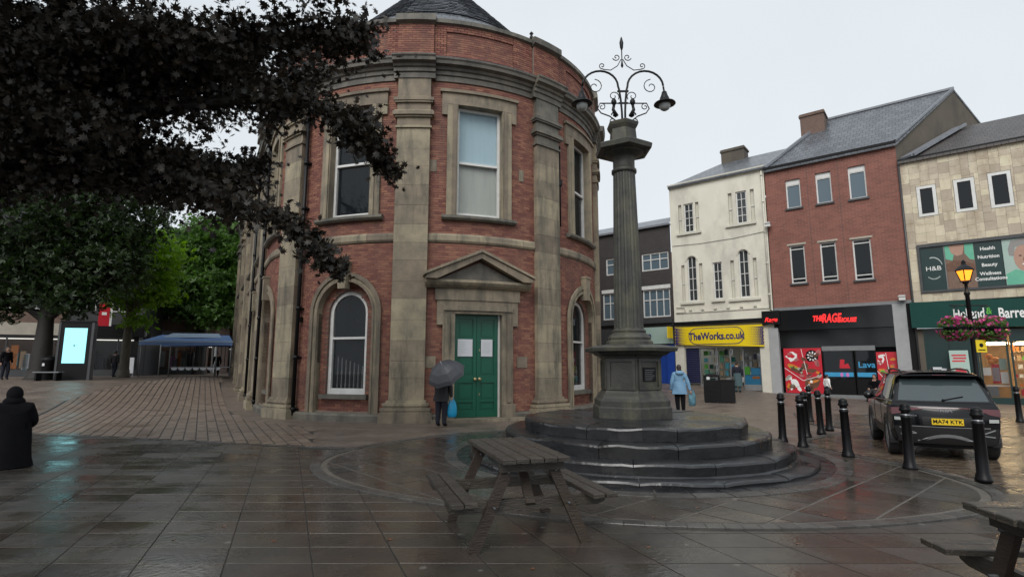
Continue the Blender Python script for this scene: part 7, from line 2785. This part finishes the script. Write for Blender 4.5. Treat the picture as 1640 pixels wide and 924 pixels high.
# ---- copper maple: trunk stands left of the picture, limbs reach over the square
random.seed(17)
cm_ = thing('copper_maple', 'dark purple leaved maple overhanging the square from the left', 'tree', (-11.6, 9.6, 0))
TB = Vector((-11.6, 9.6, 0))
trunk = MB()
limb_mesh(trunk, bez([(0, 0, 0), (0.1, 0, 1.6), (0.0, 0.1, 3.2), (0.2, 0.0, 5.0), (0.1, 0.1, 7.5), (0.3, 0, 10.0)]), 0.42, 0.08, 12)
LIMBS = [   # world points, spread radius at start and end, leaf count
    ([(-11.5, 9.7, 4.2), (-8.2, 9.0, 6.3), (-5.6, 8.6, 7.2), (-3.6, 8.5, 7.3), (-2.55, 8.5, 7.2)], 1.0, 0.40, 2500),
    ([(-11.5, 9.7, 4.2), (-7.6, 8.9, 5.7), (-5.1, 8.4, 6.0), (-3.5, 8.1, 5.85), (-2.45, 8.0, 5.35), (-1.85, 8.0, 4.62)], 0.95, 0.08, 2000),
    ([(-11.5, 9.7, 4.4), (-7.5, 8.9, 5.4), (-5.7, 8.5, 4.9), (-4.25, 8.1, 4.25), (-3.45, 7.9, 3.88), (-2.95, 7.85, 3.40), (-2.52, 7.85, 3.05)], 0.75, 0.05, 1100),
    ([(-11.5, 9.7, 4.4), (-8.4, 9.2, 5.4), (-6.9, 9.2, 5.0), (-5.3, 8.8, 4.6), (-4.5, 8.5, 4.3)], 0.65, 0.22, 1400),
    ([(-11.5, 9.7, 6.0), (-7.2, 8.2, 7.9), (-4.8, 7.8, 8.2), (-2.9, 8.0, 7.9)], 1.0, 0.45, 1800),
    ([(-11.5, 9.7, 5.4), (-8.6, 10.3, 6.9), (-6.0, 10.8, 7.6), (-4.0, 10.6, 7.8)], 1.1, 0.5, 2200),
    ([(-11.5, 9.7, 5.0), (-8.0, 8.2, 6.6), (-6.2, 7.6, 6.6), (-4.6, 7.4, 6.5)], 1.0, 0.4, 2200),
    ([(-11.5, 9.7, 4.6), (-9.0, 9.6, 5.5), (-7.2, 9.8, 5.4), (-5.4, 9.6, 5.2), (-4.6, 9.3, 5.3)], 0.95, 0.35, 2400),
    ([(-11.5, 9.7, 4.6), (-9.6, 9.2, 5.2), (-8.0, 9.0, 5.1), (-6.6, 8.8, 5.1), (-5.2, 8.6, 5.1)], 0.6, 0.35, 1600),
    ([(-11.5, 9.7, 5.2), (-9.2, 9.0, 6.2), (-7.4, 8.6, 6.4), (-5.9, 8.4, 6.6), (-4.4, 8.3, 6.7)], 1.0, 0.5, 2600),
    ([(-11.5, 9.7, 4.8), (-9.4, 8.6, 5.4), (-7.6, 8.2, 5.6), (-6.2, 8.0, 5.3)], 1.0, 0.6, 2400),
    ([(-11.5, 9.7, 6.2), (-9.0, 9.2, 7.4), (-7.0, 9.0, 7.4), (-5.0, 9.0, 7.0)], 1.1, 0.6, 2400),
    ([(-11.5, 9.7, 4.8), (-8.2, 9.4, 5.6), (-6.4, 9.0, 5.2), (-5.2, 8.8, 4.95), (-4.7, 8.6, 4.7)], 0.7, 0.35, 2000),
    ([(-11.5, 9.7, 6.5), (-12.5, 7.0, 8.5), (-13.0, 4.5, 9.0)], 1.4, 0.8, 900),
    ([(-11.5, 9.7, 7.0), (-9.5, 7.0, 8.6), (-7.5, 4.5, 9.2), (-6.0, 2.0, 9.4)], 1.6, 1.2, 2600),
    ([(-11.5, 9.7, 7.0), (-8.5, 7.6, 9.0), (-5.0, 5.5, 9.8), (-2.5, 3.5, 9.8)], 1.6, 1.1, 2600),
    ([(-11.5, 9.7, 6.6), (-11.0, 6.0, 8.2), (-10.0, 3.0, 8.6), (-9.0, 0.0, 8.6)], 1.6, 1.2, 2200),
    ([(-11.5, 9.7, 7.5), (-12.5, 12.0, 9.5), (-13.5, 14.0, 10)], 1.5, 0.9, 900),
    ([(-11.5, 9.7, 8.5), (-9.5, 9.0, 10.0), (-7.0, 9.0, 10.6)], 1.4, 0.9, 900),
]
crown = MB()
GAP = Vector((-4.15, 8.3, 5.05))
for pts, r0, r1, cnt in LIMBS:
    bp0 = bez(pts, 5)
    limb_mesh(trunk, [p - TB for p in bp0], 0.15, 0.012, 7)
    L = len(bp0)
    # twigs with clustered leaves
    ntw = int(cnt * 2.3) // 26
    for _ in range(ntw):
        t = random.random() ** 1.05
        i = min(int(t * (L - 1)), L - 2)
        c = bp0[i].lerp(bp0[i + 1], t * (L - 1) - i)
        rr = r0 + (r1 - r0) * t
        if t < 0.12:
            continue
        off = Vector((random.gauss(0, 0.5), random.gauss(0, 0.5), random.gauss(-0.08, 0.42))) * rr
        tip = c + off
        if off.length > 0.25:
            limb_mesh(trunk, [c - TB, (c + tip) / 2 + Vector((0, 0, 0.05)) - TB, tip - TB], 0.010, 0.003, 4)
        lp_ = []
        for _k in range(26):
            q = c.lerp(tip, random.uniform(0.35, 1.08)) + Vector((random.gauss(0, 1), random.gauss(0, 1), random.gauss(0, 0.8))) * (0.055 + 0.14 * rr) * (2.1 if random.random() < 0.16 else 1.0)
            d = q - GAP
            if abs(d.x) < 0.30 and abs(d.z + 0.5 * d.x) < 0.20 and random.random() < 0.8:
                continue
            lp_.append(q - TB)
        leaf_quads(crown, lp_, 0.122 if r1 < 1 else 0.22, 0, 1)
trunk.build('trunk', M['bark'], cm_)
crown.build('crown', M['leaf_copper'], cm_)

def tree(label, loc, trunk_h, trunk_r, limbs, lobes, mat, bark, leaf, per, seed, lean=(0, 0)):
    """lobes: ellipsoids (x,y,z,rx,ry,rz) relative to the base filled with leaf sprays gathered in clumps"""
    random.seed(seed)
    t = thing('tree', label, 'tree', loc, 0, 'street trees')
    mb = MB()
    top = Vector((lean[0], lean[1], trunk_h))
    limb_mesh(mb, bez([(0, 0, -0.2), (lean[0] * 0.2, lean[1] * 0.2, trunk_h * 0.3), (lean[0] * 0.6, lean[1] * 0.5, trunk_h * 0.65), tuple(top)]), trunk_r, trunk_r * 0.55, 12)
    mb.lathe([(trunk_r * 1.5, -0.1), (trunk_r * 1.15, 0.15), (trunk_r, 0.5)], 12)
    for lo in lobes:
        c = Vector(lo[:3])
        a = top.lerp(Vector((lean[0] * 0.6, lean[1] * 0.6, trunk_h * 0.7)), random.random())
        limb_mesh(mb, bez([a, a.lerp(c, 0.5) + Vector((0, 0, 0.3)), c]), trunk_r * 0.42, 0.03, 7)
        for _ in range(3):
            e = c + Vector((random.uniform(-1, 1) * lo[3], random.uniform(-1, 1) * lo[4], random.uniform(-0.6, 1) * lo[5])) * 0.8
            limb_mesh(mb, [a.lerp(c, 0.7), e], 0.04, 0.012, 5)
    for l in limbs:
        limb_mesh(mb, bez(l), trunk_r * 0.45, 0.04, 8)
    mb.build('trunk', M[bark], t)
    cr = MB()
    for lo in lobes:
        vol = lo[3] * lo[4] * lo[5]
        ncl = max(8, int(per * vol ** 0.72))
        for _ in range(ncl):
            while True:
                d = Vector((random.uniform(-1, 1), random.uniform(-1, 1), random.uniform(-1, 1)))
                if 0.35 < d.length < 1:
                    break
            d = d * (0.72 + 0.38 * random.random()) if random.random() < 0.75 else d
            c = Vector((lo[0] + d.x * lo[3], lo[1] + d.y * lo[4], lo[2] + d.z * lo[5]))
            s_ = random.uniform(0.22, 0.5)
            leaf_quads(cr, [c + Vector((random.gauss(0, s_), random.gauss(0, s_), random.gauss(0, s_ * 0.6))) for _k in range(14)], leaf, 0, 2)
    cr.build('crown', M[mat], t)
    return t
G0 = lambda x, y: (x, y, gz(x, y))
tree('dark leafy tree with thick black trunk beside the display kiosk', G0(-25.2, 29.0), 4.2, 0.52,
     [[(0, 0, 3.2), (1.2, -0.1, 4.0), (2.6, -0.2, 4.6), (3.6, -0.2, 5.6)]],
     [(-2.2, 0, 5.6, 2.6, 2.2, 1.6), (0.6, 0.4, 6.4, 2.8, 2.4, 1.9), (3.0, -0.2, 5.9, 2.2, 2.0, 1.5), (-0.6, -0.6, 8.8, 3.4, 3.0, 2.4), (3.0, 0.2, 9.0, 2.8, 2.6, 2.2), (0.6, 0, 11.5, 3.0, 2.8, 2.0), (-2.6, -0.4, 3.9, 1.4, 1.3, 0.9), (1.6, -0.4, 4.2, 1.3, 1.2, 0.8), (-4.0, 0, 5.0, 1.8, 1.6, 1.5), (0.0, -0.8, 4.6, 1.6, 1.0, 0.7)], 'leaf_dark', 'bark', 0.24, 34, 3)
tree('tree with slim pale mottled trunk and bright yellow green leaves', G0(-24.3, 34.0), 4.6, 0.30, [],
     [(0.0, 0, 5.3, 1.6, 1.5, 1.1), (1.4, -0.4, 6.6, 1.6, 1.5, 1.5), (2.0, -0.5, 5.4, 1.0, 1.2, 1.0), (0.4, 0.2, 8.0, 2.1, 1.9, 1.5), (0.7, -0.2, 3.6, 0.6, 0.7, 0.5), (-1.4, 0.2, 6.4, 1.3, 1.3, 1.1)], 'leaf_bright', 'bark_pale', 0.25, 40, 5)
tree('broad mid green tree rising behind the blue canopy', G0(-26.5, 46.0), 5.5, 0.45, [],
     [(-2.5, 0, 7.0, 3.0, 2.6, 2.4), (1.2, -0.4, 8.0, 3.2, 2.6, 2.6), (4.0, -0.2, 6.4, 2.4, 2.2, 2.4), (0.5, 0, 11.0, 3.6, 3.0, 2.6), (4.0, 0, 10.6, 2.6, 2.4, 2.4), (-3.0, 0, 10.4, 2.6, 2.4, 2.2), (1.0, -0.6, 5.0, 2.6, 1.8, 1.1)], 'leaf_mid', 'bark', 0.34, 34, 9)
tree('far green tree filling the gap beside the guildhall flank', G0(-27.0, 60.0), 6.0, 0.5, [],
     [(0, 0, 8.5, 4.5, 3, 3.6), (4.0, 0, 7.5, 3.5, 3, 3.2), (-4, 0, 8.0, 3.6, 3, 3.2), (1, 0, 13, 4.5, 3, 3)], 'leaf_mid', 'bark', 0.42, 26, 12)
tree('far green tree showing high behind the dark leafy tree', G0(-38.0, 42.0), 6.0, 0.5, [],
     [(0, 0, 9.0, 4.5, 3, 3.6), (4.5, 0, 10, 3.5, 3, 3.2), (-4.5, 0, 9.0, 3.6, 3, 3.6), (1, 0, 14, 5.0, 3, 4)], 'leaf_mid', 'bark', 0.36, 26, 14)

# =================================================================== SHOPS UP THE STREET (left background)
def shop_unit(label, x, y, w_, h, wallm, fasm, frontm, seed, rot=0.0, goods=True, upper=True):
    random.seed(seed)
    z = gz(x, y)
    b = thing('shop_building', label, 'building', (x, y, z - 0.05), rot)
    def q(mb, n, m_, p=None):
        return mb.build(n, M[m_], p or b)
    mb = MB()
    mb.box(-w_ / 2, w_ / 2, 0.9, 7.0, 0, h)
    mb.box(-w_ / 2, w_ / 2, 0.0, 0.9, 3.7, h - 0.003)
    q(mb, 'wall', wallm)
    mb = MB()
    mb.box(-w_ / 2 + 0.05, w_ / 2 - 0.05, -0.12, -0.003, 2.85, 3.68)
    q(mb, 'fascia', fasm)
    for sx in (-w_ / 2 + 0.02, w_ / 2 - 0.27):
        mb = MB()
        mb.box(sx, sx + 0.25, -0.06, 0.9, 0, 3.695)
        q(mb, 'shopfront_pier', frontm)
    mb = MB()
    mb.box(-w_ / 2 + 0.27, w_ / 2 - 0.27, 0.10, 0.18, 0.0, 0.5)
    mb.box(-w_ / 2 + 0.27, w_ / 2 - 0.27, 0.10, 0.18, 2.7, 2.86)
    for k in range(1, 3):
        xx = -w_ / 2 + w_ * k / 3
        mb.box(xx - 0.04, xx + 0.04, 0.10, 0.18, 0.5, 2.7)
    sw = q(mb, 'shop_window', 'greydark')
    mb = MB()
    mb.box(-w_ / 2 + 0.27, w_ / 2 - 0.27, 0.13, 0.14, 0.5, 2.7)
    q(mb, 'pane', 'glass_clear', sw)
    if goods:
        for k in range(9):
            mb = MB()
            xx = random.uniform(-w_ / 2 + 0.4, w_ / 2 - 0.5)
            mb.box(xx, xx + random.uniform(0.2, 0.45), 0.3, 0.5, random.uniform(0.4, 0.8), random.uniform(1.2, 2.2))
            q(mb, 'window_display', random.choice(['paper', 'pink', 'cyan', 'greymid', 'cloth_navy', 'paper', 'orange', 'shelf_warm']), sw)
        mb = MB()
        mb.box(-w_ / 2 + 0.4, w_ / 2 - 0.4, 0.5, 0.6, 2.58, 2.64)
        q(mb, 'strip_light', 'striplight_dim', sw)
    if upper:
        for k in range(int(w_ // 1.9)):
            for zz in (4.6, 7.4):
                if zz + 1.8 > h:
                    continue
                xx = -w_ / 2 + 0.5 + k * 1.9
                mb = MB()
                mb.box(xx, xx + 1.1, -0.05, -0.003, zz, zz + 1.7)
                wn = q(mb, 'window', 'white')
                for a in range(2):
                    mb = MB()
                    mb.box(xx + 0.08 + a * 0.49, xx + 0.53 + a * 0.49, -0.06, -0.052, zz + 0.08, zz + 1.62)
                    q(mb, 'pane', 'glass_dark', wn)
    mb = MB()
    mb.prism([(-w_ / 2 - 0.1, h), (w_ / 2 + 0.1, h), (w_ / 2 + 0.1, h + 0.12), (-w_ / 2 - 0.1, h + 0.12)], -0.2, 7.1)
    q(mb, 'roof', 'slate_dark')
    return b
r_ = rad(24)
shop_unit('black fronted shop with white pier at far left edge', -37.5, 34.5, 4.0, 9.0, 'bgbrick', 'black', 'white', 1, r_)
shop_unit('shop with pale yellow window display left of the big tree trunk', -33.2, 36.4, 4.6, 9.4, 'bgbrick', 'dull_cream', 'cream_trim', 2, r_)
shop_unit('shop with clothes in the window right of the big tree trunk', -29.0, 38.4, 4.6, 9.0, 'greydark', 'black', 'greydark', 4, r_)
shop_unit('grey fronted shop behind the display kiosk', -30.0, 46.0, 6.0, 10.0, 'bgbrick', 'greymid', 'greymid', 6, r_)
shop_unit('white fronted shop behind the pale tree trunk', -32.5, 53.0, 6.0, 10.0, 'bgbrick', 'white', 'white', 7, 0.3)
shop_unit('navy fronted shop left of the blue canopy', -34.5, 60.0, 7.0, 10.0, 'bgbrick', 'navy', 'blue', 8, 0.2)
shop_unit('orange fronted shop far up the street behind the blue canopy', -32.0, 70.0, 7.0, 9.0, 'bgbrick', 'redprint', 'orange', 9, 0.0)
shop_unit('brown brick shop at the far end of the street', -42.0, 74.0, 9.0, 10.0, 'bgbrick', 'greydark', 'dull_cream', 10, 0.0)
rs = thing('hanging_sign', 'small red hanging sign with white mark above the kiosk', 'sign', (-28.5, 37.6, gz(-28.5, 37.6)), r_)
mb = MB()
mb.box(-0.32, 0.32, -0.5, -0.42, 3.45, 5.0)
mb.build('sign_panel', M['redprint'], rs)
mb = MB()
mb.box(-0.14, 0.14, -0.508, -0.501, 4.2, 4.4)
mb.box(0.33, 0.45, -0.5, -0.42, 3.45, 5.0)
mb.build('white_mark', M['letter_white'], rs)
rs = thing('hanging_sign', 'round grey emblem on black hanging sign right of the kiosk', 'sign', (-27.3, 40.0, gz(-27.3, 40)), r_)
mb = MB()
mb.box(-0.5, 0.5, -0.7, -0.6, 2.45, 3.55)
mb.build('sign_panel', M['black'], rs)
mb = MB()
mb.prism([(0.28 * math.cos(k * PI / 8), 3.0 + 0.28 * math.sin(k * PI / 8)) for k in range(16)], -0.71, -0.701)
mb.build('emblem', M['greymid'], rs)

# ---- display kiosk
kx, ky = -22.6, 28.0
ki = thing('display_kiosk', 'tall black street kiosk with lit pale blue screen', 'kiosk', (kx, ky, gz(kx, ky)), rad(14))
mb = MB()
mb.box(-0.68, 0.68, -0.16, 0.16, 0.0, 2.96)
mb.box(-0.74, 0.74, -0.2, 0.2, 2.961, 3.04)
mb.build('casing', M['black'], ki)
mb = MB()
mb.box(-0.50, 0.50, -0.172, -0.161, 0.86, 2.66)
scn = mb.build('screen', M['screen'], ki)
mb = MB()
mb.prism([(-0.02 + 0.035 * math.cos(k * PI / 5), 1.76 + 0.045 * math.sin(k * PI / 5)) for k in range(10)], -0.176, -0.1725)
mb.box(0.04, 0.13, -0.175, -0.1725, 1.755, 1.77)
mb.build('screen_mark', M['black'], scn)
mb = MB()
mb.box(-0.78, -0.685, -0.18, 0.18, 0.0, 2.96)
mb.box(0.685, 0.80, -0.18, 0.18, 0.0, 2.96)
mb.build('side_trim', M['greydark'], ki)
# ---- bin, bench and planter by the big trunk
bnn = thing('litter_bin', 'small black litter bin right of the big dark trunk', 'litter bin', (-24.1, 28.2, gz(-24.1, 28.2)))
mb = MB()
mb.lathe([(0.28, 0), (0.30, 0.05), (0.30, 0.95), (0.33, 1.0), (0.33, 1.08), (0.2, 1.2), (0.02, 1.24)], 14)
mb.build('bin_body', M['black'], bnn)
mb = MB()
mb.box(-0.06, 0.06, -0.32, -0.30, 0.72, 0.86)
mb.build('sticker', M['paper'], bnn)
be = thing('bench', 'low grey street bench in front of the kiosk', 'bench', (-23.2, 27.2, gz(-23.2, 27.2)), 0.1)
for k in range(3):
    mb = MB()
    mb.box(-0.6, 0.6, -0.2 + k * 0.14, -0.08 + k * 0.14, 0.40, 0.45)
    mb.build('seat_plank', M['greymid'], be)
for x in (-0.5, 0.42):
    mb = MB()
    mb.box(x, x + 0.08, -0.18, 0.2, 0.0, 0.399)
    mb.build('leg', M['black'], be)
# ---- market stall with blue canopy
stx, sty = -22.3, 38.0
stl = thing('market_stall', 'market stall with pale blue canopy on metal posts beside the guildhall', 'market stall', (stx, sty, gz(stx, sty)), rad(10))
mb = MB()
n = 12
vs = []
for i in range(n + 1):
    x = -2.9 + 5.8 * i / n
    sag = 0.05 * math.sin(i * PI / n * 3)
    vs += [(x, -1.5, 2.10 + sag * 0.3), (x, -1.5, 2.36 + sag), (x * 0.75, 0, 2.86), (x, 1.5, 2.36 + sag), (x, 1.5, 2.10)]
mb.add(vs, [(i * 5 + k, i * 5 + k + 1, (i + 1) * 5 + k + 1, (i + 1) * 5 + k) for i in range(n) for k in range(4)])
mb.build('canopy', M['canvas_blue'], stl)
mb = MB()
mb.add([(-1.9, -0.7, 2.66), (1.9, -0.7, 2.66), (1.5, 0, 2.98), (-1.5, 0, 2.98), (-1.9, 0.7, 2.66), (1.9, 0.7, 2.66)], [(0, 1, 2, 3), (3, 2, 5, 4)])
mb.build('canopy_vent', M['canvas_pale'], stl)
mb = MB()
mb.box(-2.92, 2.92, -1.53, -1.505, 2.30, 2.40)
mb.build('canopy_trim', M['canvas_pale'], stl)
for x, y in ((-2.8, -1.4), (-1.0, -1.4), (1.9, -1.4), (2.8, -1.4), (-2.8, 1.4), (2.8, 1.4)):
    mb = MB()
    mb.tube([(x, y, 0), (x, y, 2.3)], 0.04, 8)
    mb.build('post', M['greymid'], stl)
for k in range(15):
    mb = MB()
    x = -1.0 + k * 0.26
    mb.tube([(x, 1.2, 0.45), (x, 1.2, 2.1)], 0.022, 6)
    mb.build('railing_bar', M['black'], stl)
mb = MB()
mb.box(-1.0, 2.8, -1.35, -0.9, 0.60, 0.66)
mb.build('counter', M['greymid'], stl)
for k in range(7):
    mb = MB()
    x = -0.9 + k * 0.45
    mb.prism([(x, 0.60), (x + 0.42, 0.60), (x + 0.36, 0.46), (x + 0.21, 0.42), (x + 0.06, 0.46)], -1.38, -1.355)
    mb.build('scallop', M['paper'], stl)
abd = thing('notice_board', 'small white notice board standing left of the blue canopy', 'sign', (-27.2, 38.5, gz(-27.2, 38.5)), 0.1)
mb = MB()
mb.box(-0.34, 0.34, -0.04, 0.0, 0.2, 1.3)
mb.build('board', M['paper'], abd)
mb = MB()
mb.bar((-0.3, 0.02, 0.0), (-0.3, 0.02, 1.3), 0.04, 0.04)
mb.bar((0.3, 0.02, 0.0), (0.3, 0.02, 1.3), 0.04, 0.04)
mb.build('frame', M['greymid'], abd)
x, y = -26.7, 28.6
person('person in dark coat standing left of the big dark trunk', (x, y, gz(x, y)), rad(70), 1.74, ('cloth_black', 'cloth_navy', 'skin'), dict(kl=(.05, -.05, .28), al=(.05, -.02, .05)))
x, y = -25.2, 34.4
person('person in grey walking left of the pale tree trunk', (x, y, gz(x, y)), rad(180), 1.68, ('cloth_grey', 'cloth_navy', 'skin'), dict(kl=(.05, -.05, .28), al=(.05, -.02, .05), kr=(-.05, .02, .28), ar=(-.05, .09, .06)))
x, y = -21.0, 38.6
person('person in black standing under the blue canopy', (x, y, gz(x, y)), rad(20), 1.66, ('cloth_black', 'cloth_black', 'skin'), dict())

# a few fallen leaves and litter specks on the flags
random.seed(8)
lf = MB()
for _ in range(70):
    x, y = random.uniform(-9, 6), random.uniform(4.6, 13)
    s_, a = random.uniform(0.02, 0.045), random.random() * 6.28
    z = 0.027 if inside((x, y), AP) else 0.0135
    if math.hypot(x - MX, y - MY) < 3.9:
        continue
    lf.add([(x + s_ * math.cos(a + k * PI / 2) * (1 if k % 2 else 0.6), y + s_ * math.sin(a + k * PI / 2) * (1 if k % 2 else 0.6), z + 0.004 * (k % 2)) for k in range(4)], [(0, 1, 2, 3)])
stuff(lf.build('fallen_leaves', M['brownprint']))['label'] = 'scattered small brown fallen leaves on the wet flags'
